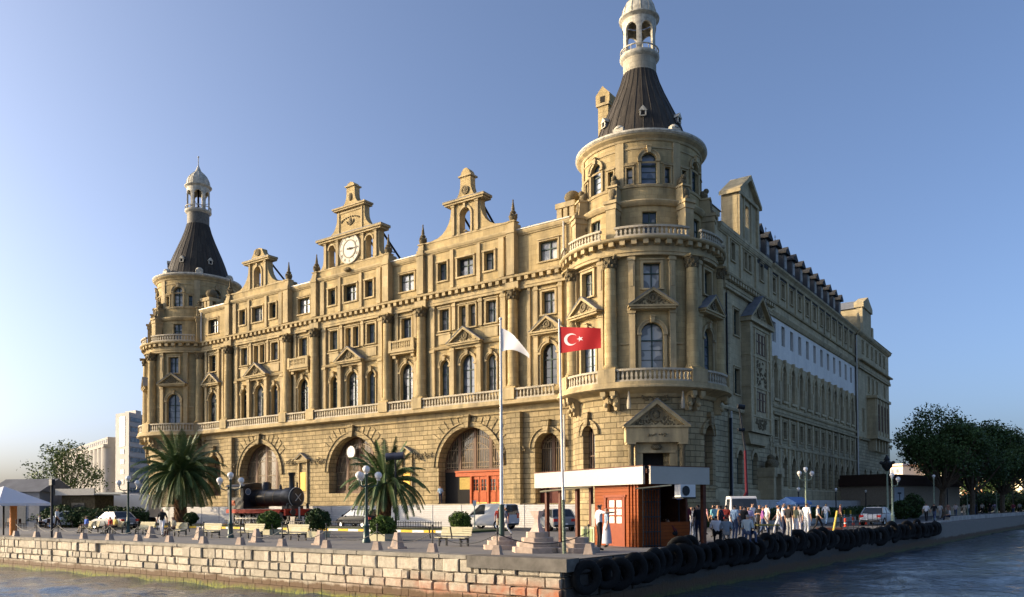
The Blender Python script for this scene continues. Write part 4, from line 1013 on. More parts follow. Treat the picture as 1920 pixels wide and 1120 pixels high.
# entrance porch on the side
b = MB(FB); 
for u in (16.6, 19.0): b.box(u-.35, u+.35, 0, 1.6, 0, 4.6); b.box(u-.45, u+.45, 0, 1.7, 4.4, 4.7)
b.box(16.2, 19.4, 0, 1.7, 4.7, 5.3); b.m = 1; b.lathe([(1.3, 0), (1.3, .01)], 0, 0, 3) if 0 else None
b.ball((17.8, .9, 5.6), .75, 10, 1.5, .8, 1, 6); b.ball((17.6, .9, 6.3), .4, 8, k=5); b.ball((17.0, 1.0, 5.8), .4, 8, k=5); b.ball((18.7, 1.0, 5.8), .4, 8, k=5)
b.m = 2; b.box(16.95, 18.65, .3, .4, 0, 4.5)
b.build('side_porch', [M_GS, M_OR, M_DK], ST)
# ------------------------------------------------------------------ quay furniture
def topz(px, py, p):
    return at(px, py, (Vector(p)-CAM).dot(_fh)).z
def G3(px, py):
    p = gr(px, py); return (p.x, p.y, 0)
M_PK = flat('pinkish_stone', (.38, .30, .24), .8, 0, .2, 5, .3)
M_CRM = flat('cream_paint', (.42, .39, .26), .6, 0, .1)
M_PG = flat('pale_green_iron', (.30, .36, .26), .5, .1, .2)
M_WPM = flat('white_paint', (.70, .69, .66), .5, 0, .08)
# chain posts
b = MB(LOC); b.box(-.17, .17, -.17, .17, 0, .36, .07, .07); pst = proto(b, 'base', M_PK)
b = MB(LOC); b.tube((0, 0, .35), (0, 0, 1.0), .022); b.ball((0, 0, 1.0), .045, 8, k=5); b.ball((0, 0, .78), .035, 8, k=5); rod = proto(b, 'rod', M_IR)
posts = []
for i, px in enumerate((30, 69, 109, 157, 206, 259, 318, 382, 451, 529, 612, 707, 811, 932, 1150)):
    p = aty(px, QY+.75)
    if px == 1150: p = Vector((16.4, -38.0, 0))
    t = thing('chain_post', (p.x, p.y, .004), .02*i, 'pale stone chain post with iron rod at the quay edge', 'bollard', 'chain posts along the quay edge')
    t['label'] = '%s pale stone chain post with iron rod along the quay edge, counted from the left' % ['first', 'second', 'third', 'fourth', 'fifth', 'sixth', 'seventh', 'eighth', 'ninth', 'tenth', 'eleventh', 'twelfth', 'thirteenth', 'fourteenth', 'last'][i]
    obj('base', pst, t); obj('rod', rod, t); posts.append(p)
for i, (p, q) in enumerate(zip(posts[:-1], posts[1:])):
    b = MB(); N = 14; pts = [(p.x+(q.x-p.x)*k/N, p.y+(q.y-p.y)*k/N, .76-.38*(1-(2*k/N-1)**2)) for k in range(N+1)]
    b.path(pts, .016, 5); o = b.build('chain', M_IR)
    tag(o, 'sagging iron chain hung between the %s chain posts from the left' % ['first two', 'second and third', 'third and fourth', 'fourth and fifth', 'fifth and sixth', 'sixth and seventh', 'seventh and eighth', 'eighth and ninth', 'ninth and tenth', 'tenth and eleventh', 'eleventh and twelfth', 'twelfth and thirteenth', 'thirteenth and fourteenth', 'last two'][i], 'chain', 'chains between the posts')
b = MB(LOC); b.box(-.27, .27, -.27, .27, 0, .08); b.box(-.2, .2, -.2, .2, .08, .66, .12, .12); bol = proto(b, 'stone_bollard', M_PK)
for i, (px, py) in enumerate(((283, 1009), (374, 1012), (481, 1017), (600, 1022), (745, 1029))):
    p = G3(px, py); tag(obj('stone_bollard', bol, None, p), 'pink tapered stone bollard standing free among the benches, %s from the left' % ['first', 'second', 'third', 'fourth', 'fifth'][i], 'bollard', 'tapered stone bollards')
# benches
b = MB(LOC)
for k in range(4): b.box(-.85, .85, -.02-.11*k-.1, -.02-.11*k, .42, .46)
seat = b
b2 = MB(LOC)
for k in range(4): b2.extr([(-.85, .52+.115*k), (.85, .52+.115*k), (.85, .62+.115*k), (-.85, .62+.115*k)], -.54-.03*k, -.5-.03*k)
b3 = MB(LOC)
for s in (0,):
    x = 0
    b3.box(x-.035, x+.035, -.08, -.02, 0, .42); b3.box(x-.035, x+.035, -.62, -.54, 0, .5); b3.box(x-.035, x+.035, -.6, -.02, .34, .42); b3.tube((x, .56, .42), (x, .68, 1.0), .03)
    b3.box(x-.035, x+.035, -.16, -.08, .2, .28)
def benchset(nm, mat):
    return
SE, BK_, LG = proto(seat, 'seat', M_CRM), proto(b2, 'backrest', M_CRM), proto(b3, 'leg', M_IR)
benches = [(262, 1003, 'empty cream slatted bench beside the standing person in black and white'), (383, 1009, 'empty cream slatted bench, first to the right of the seated person with crossed legs'), (462, 1011, 'empty cream slatted bench beneath the cab of the locomotive'), (543, 1014, 'empty cream slatted bench between the two shrubs near the locomotive front'), (842, 1025, 'empty pale slatted bench standing alone in front of the station doors'),
           (160, 1000, 'bench at the left with a blue shirted person on it'), (205, 1001, 'bench carrying two seated people in red and yellow'), (322, 1006, 'bench with one person seated with crossed legs')]
BP_ = {}
for px, py, lab in benches:
    t = thing('park_bench', G3(px, py), radians(2), lab, 'bench', 'slatted benches on the quay'); t.scale = (.95, .95, .84); obj('seat', SE, t); obj('backrest', BK_, t); obj('leg', LG, t, (-.6, 0, 0)); obj('leg', LG, t, (.6, 0, 0)); BP_[px] = t
# globe lamps
def lamp(px, py, tpy, arms, mat, lab, sc=1, cap=False):
    p = G3(px, py); h = topz(px, tpy, p)
    t = thing('street_lamp', p, .3, lab, 'street lamp', 'globe lamps')
    b = MB(); b.lathe([(.2*sc, 0), (.2*sc, .12), (.15*sc, .2), (.13*sc, .7), (.16*sc, .78), (.1*sc, .85), (.075*sc, 1.2), (.06*sc, h-.35), (.1*sc, h-.3), (.06*sc, h-.2)], n=12)
    b.build('post', mat, t)
    obj('globe', GLB, t, (0, 0, h)).scale = (sc, sc, sc)
    for k in range(arms):
        a = 2*pi*k/arms+.4 if arms > 2 else pi*k+.62
        b = MB(); b.path([(0, 0, h-.75), (.25*cos(a), .25*sin(a), h-.85), (.5*cos(a), .5*sin(a), h-.75), (.56*cos(a), .56*sin(a), h-.5)], .03); b.build('arm', mat, t)
        obj('globe', GLB, t, (.56*cos(a), .56*sin(a), h-.3)).scale = (sc, sc, sc)
    return t
b = MB(); b.smooth = True; b.ball((0, 0, 0), .175, 18, k=12); b.lathe([(.07, -.24), (.1, -.17)], n=10); GLB = proto(b, 'globe', M_GLB)
lamp(687, 1018, 880, 3, M_GRN, 'dark green lamp with four white globes in front of the near palm')
lamp(432, 1009, 891, 2, M_GRN, 'dark green lamp with three white globes in front of the locomotive cab')
lamp(240, 1001, 897, 2, M_GRN, 'dark green globe lamp in front of the big palm at the left')
lamp(1512, 987, 880, 2, M_PG, 'pale green lamp with three white globes above the crowd on the quay')
lamp(1674, 986, 891, 1, M_PG, 'pale green lamp beside the white saloon car near the end of the tyres')
for i, (px, py, tp) in enumerate(((1498, 985, 917), (1568, 978, 918), (1624, 970, 921))):
    lamp(px, py, tp, 0, M_IR, ['thin black garden lamp just left of the three-globe lamp, before the side of the station', 'thin black garden lamp right of the three-globe lamp, before the hedge', 'thin black garden lamp just left of the white saloon car'][i], .8)
for i, (px, py, tp) in enumerate(((1752, 975, 893), (1777, 971, 895), (1814, 968, 905), (1832, 966, 910), (1869, 965, 897), (1900, 962, 902))):
    lamp(px, py, tp, 0, M_IR if i % 2 else M_PG, 'slim globe lamp under the big trees, %s from the left' % ['first', 'second', 'third', 'fourth', 'fifth', 'sixth'][i], .9)
p = G3(1665, 990); p = (at(1665, 985, 75).x, at(1665, 985, 75).y, 0); h = topz(1665, 870, p)
t = thing('ornate_lantern', p, 0, 'ornate dark lantern on a tall pale post before the corner of the far pavilion', 'street lamp')
b = MB(); b.lathe([(.18, 0), (.1, .8), (.07, h-.8), (.12, h-.7)], n=10); b.build('post', M_PG, t)
b = MB(); b.lathe([(.12, h-.7), (.45, h-.3), (.5, h), (.2, h+.35), (.3, h+.4), (.02, h+.9)], n=8)
for k in range(5): a = k*1.26; b.ball((.55*cos(a), .55*sin(a), h+.1), .18, 6, k=4)
b.build('lantern_head', M_IR, t)
p = at(97, 985, 46); h = topz(97, 907, p); t = thing('sign_post', (p.x, p.y, 0), 0, 'black square topped post beside the white parasol at the far left', 'post'); b = MB(); b.tube((0, 0, 0), (0, 0, h), .07); b.build('post', M_IR, t); b = MB(); b.box(-.16, .16, -.1, .1, h-.1, h+.25); b.build('head', M_IR, t)
# floodlight mast
p = aty(742, -22.2); h = topz(742, 858, p)
t = thing('floodlight_mast', (p.x, p.y, 0), 0, 'dark mast with two drum floodlights beside the near palm', 'floodlight')
b = MB(); b.tube((0, 0, 0), (0, 0, h), .09, .06); b.tube((-.45, 0, h), (.45, 0, h), .04); b.build('mast', M_IR, t)
for s in (-1, 1):
    b = MB(); b.tube((s*.42-.28, -.2, h+.05), (s*.42+.28, .1, h+.12), .26, .26, 14); b.build('floodlight', flat('blue_black', (.03, .035, .06), .4), t)
# flagpoles and flags
def flag(name, p, dirx, w_, hh, top, mats, label, star=False, droop=0, hang=0, amp=.1, taper=0):
    n, m = 28, 14
    def W(s, t):              # s along, t down, both 0..1
        f = 1-taper*s
        x = w_*s; z = -hh*t*f-droop*s*s - hang*s
        y = amp*sin(s*7+t*1.5)*s**.6
        return (p[0]+dirx[0]*x-dirx[1]*y, p[1]+dirx[1]*x+dirx[0]*y, top+z)
    b = MB(); b.smooth = True
    for i in range(n):
        for j in range(m): b.face([W(i/n, j/m), W((i+1)/n, j/m), W((i+1)/n, (j+1)/m), W(i/n, (j+1)/m)])
    if star:
        b.smooth = False; b.m = 1; asp = w_*.86/hh
        nrm = Vector((-dirx[1], dirx[0], 0))
        def Q(x, y, sg): q = Vector(W(x/asp, y)); return tuple(q+nrm*sg*.006)
        for sg in (-1, 1):
            c1, r1, c2, r2 = (.42, .5), .25, (.485, .5), .2
            N = 20; a0 = 0.62
            # crescent: outer arc with inner arc
            import math as _m
            for k in range(N):
                def pp(u):
                    A = a0+(2*pi-2*a0)*u; o_ = (c1[0]+r1*cos(A), c1[1]+r1*sin(A))
                    v = Vector((o_[0]-c2[0], o_[1]-c2[1])); 
                    B = atan2(v.y, v.x); i_ = (c2[0]+r2*cos(B), c2[1]+r2*sin(B)) if v.length > r2 else o_
                    return o_, i_
                (o1, i1), (o2, i2) = pp(k/N), pp((k+1)/N)
                b.face([Q(*o1, sg), Q(*o2, sg), Q(*i2, sg), Q(*i1, sg)])
            cs, rs = (.76, .5), .125
            P = [(cs[0]-(rs if k % 2 == 0 else rs*.4)*cos(pi*k/5), cs[1]+(rs if k % 2 == 0 else rs*.4)*sin(pi*k/5)) for k in range(10)]
            for k in range(10): b.face([Q(*cs, sg), Q(*P[k], sg), Q(*P[(k+1) % 10], sg)])
    o = b.build(name, mats); tag(o, label, 'flag'); return o
p = gr(941, 1030); p1 = (p.x, p.y, 0); h1 = topz(940, 600, p1)
t = thing('flagpole', p1, 0, 'tall pale flagpole with a white flag standing on the left stepped plinth', 'flagpole')
b = MB(); b.tube((0, 0, .5), (-.0, 0, h1), .075, .04, 10); b.ball((0, 0, h1+.04), .07, 8, k=5); b.build('pole', M_WPM, t)
b = MB(); b.tube((0, 0, .45), (0, 0, 1.75), .11, .11, 10); b.build('pole_sleeve', M_GRN, t)
fr = (cos(radians(5)), sin(radians(5)))
flag('white_flag', (p1[0], p1[1]), fr, 1.25, .95, h1-.32, flat('white_cloth', (.58, .58, .6), .8, 0, .03), 'plain white flag drooping from the taller flagpole', droop=.75, hang=.4, amp=.07, taper=.82)
p2 = (15.4, -38.0, 0); h2 = topz(1048, 598, p2)
t = thing('flagpole', p2, 0, 'pale flagpole flying the red flag at the corner of the quay', 'flagpole')
b = MB(); b.tube((0, 0, 0), (-.12, -.05, h2), .05, .03, 10); b.build('pole', M_WPM, t); b = MB(); b.tube((0, 0, 0), (-.03, -.01, 1.9), .07, .06, 10); b.build('pole_sleeve', flat('peeling_green_paint', (.16, .19, .13), .7, 0, .9, 14), t)
flag('red_flag', (p2[0]-.12, p2[1]-.05), fr, 1.6, .95, h2-.28, [flat('red_cloth', (.33, .008, .012), .7, 0, .06), flat('white_cloth', (.58, .58, .6), .8, 0, .03)], 'red flag with white crescent and star', star=True, hang=.24, amp=.05, taper=.28)
# stepped plinths
def plinth(name, p, steps, lab, mat=M_PK):
    b = MB(); z = 0
    for r, h in steps: b.lathe([(r, z), (r, z+h-.02), (r-.02, z+h)], n=8, t0=pi/8, t1=2*pi+pi/8); z += h
    o = b.build(name, mat); o.location = p; tag(o, lab, 'plinth'); return o, z
plinth('stepped_plinth', (p1[0], p1[1], .004), [(.75, .18), (.6, .17), (.42, .16)], 'pale stepped stone plinth around the foot of the white flag pole')
pm = gr(1002, 1036); _, zz = plinth('stepped_plinth', (pm.x, pm.y+.2, .004), [(.95, .2), (.78, .18), (.6, .16), (.42, .2)], 'pink stepped stone plinth carrying the hourglass shaped stone')
b = MB(); b.box(-.27, .27, -.27, .27, 0, .42, .16, .16); b.box(-.11, .11, -.11, .11, .42, .62); 
for s in (0,): b.lathe([(.13, .62), (.34, 1.0), (.34, 1.06)], n=4, t0=pi/4, t1=2*pi+pi/4)
o = b.build('hourglass_stone', flat('pink_stone', (.56, .40, .33), .8, 0, .15, 6, .3)); o.scale = (.75, .75, .72); o.location = (pm.x, pm.y+.2, zz); tag(o, 'pink hourglass shaped stone standing on its stepped plinth', 'monument')
o, _ = plinth('stepped_plinth', (pm.x+1.25, pm.y+.9, .004), [(.85, .18), (.65, .16), (.45, .2)], 'grey stepped stone block just right of the hourglass stone', M_PK)
# tyres along the side of the quay
def tyre_mesh(R, r):
    b = MB(); b.smooth = True; N, K = 28, 12
    def P(i, j):
        A, B = 2*pi*i/N, 2*pi*j/K
        rr = R-r+r*cos(B)*(1.0 if cos(B) > 0 else 1.15); y = r*.82*sin(B)
        if cos(B) > .3: rr -= .012*(i % 2)
        return (y, rr*cos(A), rr*sin(A))
    for i in range(N):
        for j in range(K): b.face([P(i, j), P(i+1, j), P(i+1, j+1), P(i, j+1)])
    return proto(b, 'tyre', M_RUB)
TY = [tyre_mesh(.58, .145), tyre_mesh(.53, .13), tyre_mesh(.64, .165)]
def ORD(i):
    a = ['first', 'second', 'third', 'fourth', 'fifth', 'sixth', 'seventh', 'eighth', 'ninth', 'tenth', 'eleventh', 'twelfth', 'thirteenth', 'fourteenth', 'fifteenth', 'sixteenth', 'seventeenth', 'eighteenth', 'nineteenth', 'twentieth']
    if i < 20: return a[i]
    return {2: 'twenty', 3: 'thirty', 4: 'forty', 5: 'fifty', 6: 'sixty', 7: 'seventy'}[(i+1)//10]+'-'+(a[(i+1) % 10-1] if (i+1) % 10 else 'zeroth')
r_ = random.Random(21); s = .8; i = 0
while s < 54:
    kind = r_.choice((0, 0, 0, 1, 2)); q, tt = edge_pt(s); n = Vector((tt.y, -tt.x, 0))
    rr = (.135, .125, .155)[kind]; yaw = -r_.uniform(.15, .7)
    pos = q+n*(.08+rr+.22*abs(sin(yaw))+r_.uniform(0, .1)); z = r_.uniform(-.62, -.45) if s < 5 else r_.uniform(-.47, -.3)
    if s > 8 and r_.random() < .16: z += .24
    o = obj('tyre', TY[kind], None, (pos.x, pos.y, z)); o.rotation_euler = (0, r_.uniform(-.12, .12), atan2(n.y, n.x)+yaw)
    tag(o, 'black rubber tyre hung on the quay side, %s from the quay corner' % ORD(i), 'tyre', 'tyre fenders along the quay side'); i += 1
    s += r_.uniform(.62, .86) if s > 4 else r_.uniform(.8, 1.1)
for i, (s, lean) in enumerate(((7.6, .9), (8.3, .5), (46, .3))):
    q, tt = edge_pt(s); n = Vector((tt.y, -tt.x, 0)); pos = q+n*.25
    o = obj('tyre', TY[1], None, (pos.x, pos.y, .02)); o.rotation_euler = (0, lean*.4, atan2(n.y, n.x)-lean)
    tag(o, 'black rubber tyre propped above the quay edge, %s from the kiosk' % ORD(i), 'tyre', 'tyres leaning over the quay edge')
# kiosk --------------------------------------------------------------
KA = radians(-22.8); KX, KY = 16.42, -33.7
K = lambda a, q, c: (KX+a*cos(KA)-q*sin(KA), KY+a*sin(KA)+q*cos(KA), c)
t = thing('kiosk', (0, 0, 0), 0, 'orange wooden waterfront kiosk with white fascia boards', 'kiosk')
M_OK = stone('orange_boards', (.26, .058, .009), (.32, .075, .012), 9, .14, .008, .7, .6, .3, rough=.5, grain=.1)
M_BR = flat('brown_wood', (.10, .035, .02), .6, 0, .3, 5)
b = MB(K); b.box(-7.7, -.0, -.05, .05, 2.52, 3.22); b.box(-7.7, -7.6, .05, 3.2, 2.52, 3.2); b.m = 1; b.box(-7.72, .02, -.07, .07, 3.22, 3.26)
b.build('fascia_board', [flat('cream_board', (.40, .37, .315), .35, 0, .03), M_BR], t)
b = MB(K); b.box(.12, .22, .15, 3.35, 2.52, 3.22); b.m = 1; b.box(.1, .24, .13, 3.37, 3.22, 3.25); b.build('fascia_board', [flat('cream_board', (.86, .82, .72)), M_BR], t)
b = MB(K); b.box(-7.6, .1, .05, 3.3, 2.95, 3.12); b.build('roof', M_BR, t)
b = MB(K)
b.box(-3.45, -2.77, .25, .35, 0, 2.95); b.box(-1.43, -.6, .25, .35, 0, 2.95); b.box(-2.77, -1.43, .25, .35, 2.08, 2.95); b.box(-3.45, -3.35, .35, 3.0, 0, 2.95); b.box(-.7, -.6, .35, 1.4, 0, 2.95); b.box(-.7, -.6, 1.4, 3.0, 0, 1.0)
for a in (-1.2, -1.0, -.8, -.62): b.box(a-.04, a+.04, .2, .25, 0, 2.6)
b.build('hut_wall', M_OK, t)
b = MB(K); b.box(-2.77, -2.65, .2, .34, 0, 2.08); b.box(-1.55, -1.43, .2, .34, 0, 2.08); b.box(-2.83, -1.37, .2, .34, 2.02, 2.12)
b.box(-2.65, -1.55, .25, .3, 0, .95); b.box(-2.65, -2.52, .25, .31, .95, 2.02); b.box(-1.68, -1.55, .25, .31, .95, 2.02); b.box(-2.65, -1.55, .25, .31, 1.9, 2.02)
b.box(-2.14, -2.06, .24, .31, .95, 1.9)
for z in (1.26, 1.58): b.box(-2.52, -1.68, .24, .31, z-.03, z+.03)
b.m = 1; b.box(-2.52, -1.68, .28, .29, .95, 1.9)
b.build('door', [flat('brown_red_door', (.22, .045, .012), .5), flat('net_curtained_pane', (.72, .70, .62), .3)], t)
b = MB(K); b.box(-3.35, -.7, 2.9, 3.0, 0, 2.9); b.build('back_wall', M_BR, t)
for a, q in ((-7.3, .4), (-6.2, .4), (-4.9, .4), (-7.3, 3.0), (-5.2, 3.0), (.05, 3.15)):
    b = MB(K); b.box(a-.08, a+.08, q-.08, q+.08, 0, 2.95); b.build('post', M_BR, t)
b = MB(K); b.tube((-7.4, .1, 2.35), (-3.5, .1, 2.5), .05); b.build('awning_rail', M_CRM, t); b = MB(K); b.tube((-.6, .1, 2.35), (1.0, .5, 2.45), .03); b.build('awning_rail', M_CRM, t)
b = MB(K)
for k in range(7): b.box(-.5, -.47, .35+.15*k, .38+.15*k, 0, 2.3)
for z in (.05, .6, 1.2, 1.8, 2.3): b.box(-.51, -.46, .35, 1.3, z, z+.04)
b.build('metal_grille', M_IR, t)
b = MB(K); b.box(-5.2, -4.3, 1.4, 2.0, 0, 1.75); b.build('cabinet', flat('olive_grey', (.30, .29, .24), .6), None); tag(bpy.data.objects['cabinet'], 'tall olive grey cabinet standing under the kiosk shelter', 'cabinet')
b = MB(K); b.box(-5.1, -4.1, .7, 1.1, .0, .75); b.m = 1; b.box(-5.0, -4.2, .68, .7, .1, .65); o = b.build('counter', [M_CRM, flat('green_tint_glass', (.25, .30, .15), .2)]); tag(o, 'low cream counter with a glass front under the kiosk shelter', 'counter')
b = MB(K); b.box(.28, .62, 1.35, 2.15, 2.0, 2.5); b.m = 1; b.M = lambda a, q, c: K(.64+c, 1.62+a, 2.25+q); b.lathe([(.2, 0), (.2, .01), (.001, .01)], n=16, cap=False)
b.m = 2; b.M = K; b.box(.1, .7, 1.4, 1.46, 1.94, 2.0); b.box(.1, .7, 2.04, 2.1, 1.94, 2.0)
o = b.build('air_conditioner', [M_WPM, M_IR, M_IR]); tag(o, 'white air conditioner unit on brackets at the shaded side of the kiosk', 'air conditioner')
# hoardings, kerbs, fence
M_HO = stone('white_corrugated_sheet', (.60, .59, .57), (.66, .65, .63), 40, .16, .02, .25, .8, .12, rough=.5, grain=.05)
for x0, x1, lab in ((-62, -35.5, 'long white ribbed hoarding behind the big palm and the locomotive'), (-35.4, 0.5, 'long white ribbed hoarding across the foot of the station doors')):
    b = MB(); b.box(x0, x1, -11.8, -11.7, .02, 1.78); x = x0
    while x < x1: b.box(x, x+.08, -11.83, -11.8, 0, 1.8); x += 3.1
    tag(b.build('hoarding', M_HO), lab, 'hoarding')
for (x0, y0, y1, lab) in ((7.2, 2.0, 19, 'white ribbed hoarding along the side of the station, nearer length'), (7.2, 19.2, 58, 'white ribbed hoarding along the side of the station, farther length')):
    b = MB(); b.box(x0, x0+.1, y0, y1, .02, 2.1); y = y0
    while y < y1: b.box(x0+.1, x0+.14, y, y+.08, 0, 2.12); y += 3
    tag(b.build('hoarding', M_HO), lab, 'hoarding')
M_YK, M_WK = flat('kerb_yellow', (.68, .42, .03), .6), flat('kerb_white', (.66, .65, .62), .6)
b = MB(); x = -60.0; k = 0
while x < -1:
    b.m = k % 2; b.box(x+.01, x+.99, -23.7, -23.45, 0, .16); x += 1; k += 1
o = b.build('kerb', [M_YK, M_WK]); tag(o, kind='structure')
def grassmat():
    return groundmat('grass', (.035, .055, .015), (.06, .085, .02))
b = MB(); b.box(-60, -1, -23.45, -18.6, 0, .13); tag(b.build('planted_strip', grassmat()), kind='structure')
b = MB()
x = -31.0
while x < -6: 
    b.tube((x, -19.6, .1), (x, -19.6, .62), .022, n=5); x += .24
b.box(-31, -6, -19.63, -19.57, .5, .55); b.box(-31, -6, -19.63, -19.57, .16, .2)
tag(b.build('low_fence', M_IR), 'low black iron railing behind the planted strip near the palm', 'fence')
# shrubs
M_LF = [flat('leaf_green', (.07, .12, .02), .55, 0, .5, 3), flat('leaf_dark', (.035, .065, .018), .55, 0, .5, 3), flat('leaf_tree', (.055, .095, .03), .55, 0, .45, .8), flat('leaf_pale', (.11, .15, .045), .6, 0, .4, 2)]
M_BK = flat('bark', (.11, .085, .06), .9, 0, .4, 4, .5)
def leaves(b, pts, size, r, up=.3):
    for c in pts:
        s = size*r.uniform(.6, 1.3)
        n = Vector((r.gauss(0, 1), r.gauss(0, 1), r.gauss(0, 1)+up)).normalized(); x = n.orthogonal().normalized()
        a = r.uniform(0, 2*pi); x = x*cos(a)+n.cross(x)*sin(a); y = n.cross(x)
        c = Vector(c); b.face([tuple(c-x*s), tuple(c-y*s*.5), tuple(c+x*s), tuple(c+y*s*.5)])
def shrub(name, p, rx, rz, zc, n, mat, lab, cat='shrub', seed=1, leaf=.07, planter=None, group=None):
    r = random.Random(seed); t = thing(name, p, 0, lab, cat, group); b = MB(); P = []
    for k in range(n):
        v = Vector((r.gauss(0, 1), r.gauss(0, 1), r.gauss(0, 1))).normalized()
        f = .55+.45*r.random()**.5; f *= 1+.12*sin(v.x*5+seed)*cos(v.y*4+v.z*5)
        P.append((v.x*rx*f, v.y*rx*f, zc+v.z*rz*f))
    leaves(b, P, leaf, r); b.build('foliage', mat, t)
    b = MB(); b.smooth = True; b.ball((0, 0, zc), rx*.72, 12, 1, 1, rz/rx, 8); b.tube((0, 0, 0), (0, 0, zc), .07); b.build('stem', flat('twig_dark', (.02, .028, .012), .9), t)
    if planter: b = MB(); b.box(-planter, planter, -planter*.8, planter*.8, 0, .34, -.05, -.05); b.build('planter', M_CRM, t)
    return t
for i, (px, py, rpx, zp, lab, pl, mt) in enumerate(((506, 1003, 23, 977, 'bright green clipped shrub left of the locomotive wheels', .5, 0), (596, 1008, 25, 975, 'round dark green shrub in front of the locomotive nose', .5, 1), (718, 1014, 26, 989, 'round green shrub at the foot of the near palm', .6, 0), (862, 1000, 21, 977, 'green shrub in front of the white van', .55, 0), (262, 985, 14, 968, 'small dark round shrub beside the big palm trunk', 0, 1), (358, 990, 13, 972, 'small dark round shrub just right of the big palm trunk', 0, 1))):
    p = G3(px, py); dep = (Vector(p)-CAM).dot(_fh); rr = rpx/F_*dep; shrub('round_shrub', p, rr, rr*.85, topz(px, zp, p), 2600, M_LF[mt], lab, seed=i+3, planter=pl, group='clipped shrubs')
def hedge(pts, h, w_, n, lab, seed):
    r = random.Random(seed); b = MB(); L = []
    for (x0, y0), (x1, y1) in zip(pts, pts[1:]):
        l = hypot(x1-x0, y1-y0); d = ((x1-x0)/l, (y1-y0)/l)
        for k in range(int(n*l)):
            s = r.uniform(0, l); q = r.uniform(-1, 1); z = r.uniform(.05, 1)
            if abs(q) < .75 and z < .8: q = math.copysign(r.uniform(.8, 1), q)
            L.append((x0+d[0]*s-d[1]*q*w_, y0+d[1]*s+d[0]*q*w_, z*h*(1+.08*sin(s*2.1+seed))))
        b.extr
    leaves(b, L, .09, r)
    for (x0, y0), (x1, y1) in zip(pts, pts[1:]):
        l = hypot(x1-x0, y1-y0); an = atan2(y1-y0, x1-x0)
        b.M = (lambda x0, y0, an: lambda a, q, c: (x0+a*cos(an)-q*sin(an), y0+a*sin(an)+q*cos(an), c))(x0, y0, an)
        b.box(0, l, -w_*.8, w_*.8, 0, h*.85)
    tag(b.build('hedge', M_LF[1]), lab, 'hedge')
hedge([(3.5, -10.5), (9.3, -3)], 1.25, .6, 500, 'dark clipped hedge behind the crowd beside the kiosk', 1)
hedge([(9.4, -2.8), (10.6, 22)], 1.3, .7, 420, 'long dark hedge between the station hoarding and the road', 2)
hedge([(10.8, 26), (13.2, 62)], 1.4, .8, 300, 'far dark hedge running towards the low brown roofed building', 3)
b = MB(); b.box(0, 0.001, 0, .001, 0, .001) if 0 else None
for y0, y1 in ((-3, 22), (25, 62)):
    f = lambda y: 9.9+(y+3)*.055
    b.M = lambda a, q, c: (9.9+(a+3)*.055+.75+q, a, c); b.box(y0, y1, 0, .35, 0, .42)
tag(b.build('stone_border', flat('pale_parapet', (.36, .34, .31))), 'pale low stone border edging the long hedge', 'border wall')
# palms ---------------------------------------------------------------
M_FR1 = flat('palm_frond', (.07, .11, .035), .5, 0, .35, 2)
M_TK = flat('palm_trunk', (.16, .085, .045), .9, 0, .5, 7, .8)
def palm(p, trunk_h, tr, L, n, lab, seed, crown_dz=0, lean=(0, 0)):
    r = random.Random(seed); t = thing('palm_tree', p, 0, lab, 'palm tree')
    b = MB(); N = 22; zt = trunk_h
    for k in range(N):
        z0, z1 = zt*k/N, zt*(k+1)/N; f = 1+.28*(k/N)**3
        b.lathe([(tr*f*.9, z0), (tr*f*1.1, z1-.02), (tr*f*.92, z1)], lean[0]*z0/zt, lean[1]*z0/zt, 12, cap=False)
        for q in range(9):
            a = q*.7+k*.5; rr = tr*f*1.08
            b.tube((lean[0]*z0/zt+rr*cos(a), rr*sin(a), z0), (lean[0]*z0/zt+(rr+.1)*cos(a), (rr+.1)*sin(a), z1+.1), .06, .02, 4)
    b.build('trunk', M_TK, t)
    c0 = Vector((lean[0], lean[1], zt+.1))
    groups = 3
    for g in range(n):
        el = radians(84-112*((g+.5)/n)**.9+r.uniform(-6, 6)); az = g*2.39996+r.uniform(-.15, .15); l = L*r.uniform(.88, 1.08)*(1.0 if el > -.3 else .85)
        b = MB(); d = Vector((cos(az)*cos(el), sin(az)*cos(el), sin(el))); pos = c0+Vector((cos(az), sin(az), 0))*tr*.7; S = 16; sag = .035+.045*cos(el)
        side = Vector((-sin(az), cos(az), 0)); pts = [pos.copy()]; ds = []
        for k in range(S):
            d = (d+Vector((0, 0, -1))*sag*(1+k*.09)).normalized(); pos = pos+d*(l/S); pts.append(pos.copy()); ds.append(d.copy())
        for k in range(S): b.tube(pts[k], pts[k+1], .035*(1-k/S)+.008, .035*(1-(k+1)/S)+.008, 4, False)
        for k in range(2, S):
            for m in range(4):
                f = (k+m/4)/S; q = pts[k]+(pts[k+1]-pts[k])*(m/4); ll = l*.135*(sin(pi*min(1, f*1.02))**.5+.1); dd = ds[k]; nn = side.cross(dd)
                for sg in (-1, 1):
                    v = (dd*.75+side*sg*.85+nn*.28+Vector((0, 0, -.18))+Vector((r.gauss(0, .06), r.gauss(0, .06), r.gauss(0, .06)))).normalized()*ll
                    w_ = dd*.028
                    b.face([tuple(q-w_), tuple(q+w_), tuple(q+v*.6+w_*.8+Vector((0, 0, -.02))), tuple(q+v+Vector((0, 0, -.10*ll)))])
        b.build('frond', M_FR1, t)
pp = aty(338, -21.5); palm((pp.x, pp.y, .1), 4.5, .42, 4.3, 110, 'big full date palm in front of the far round tower', 2)
pp = aty(718, -21.5); palm((pp.x, pp.y, .1), 3.1, .40, 3.3, 66, 'smaller palm with reddish trunk between the arches', 5, lean=(.25, .1))
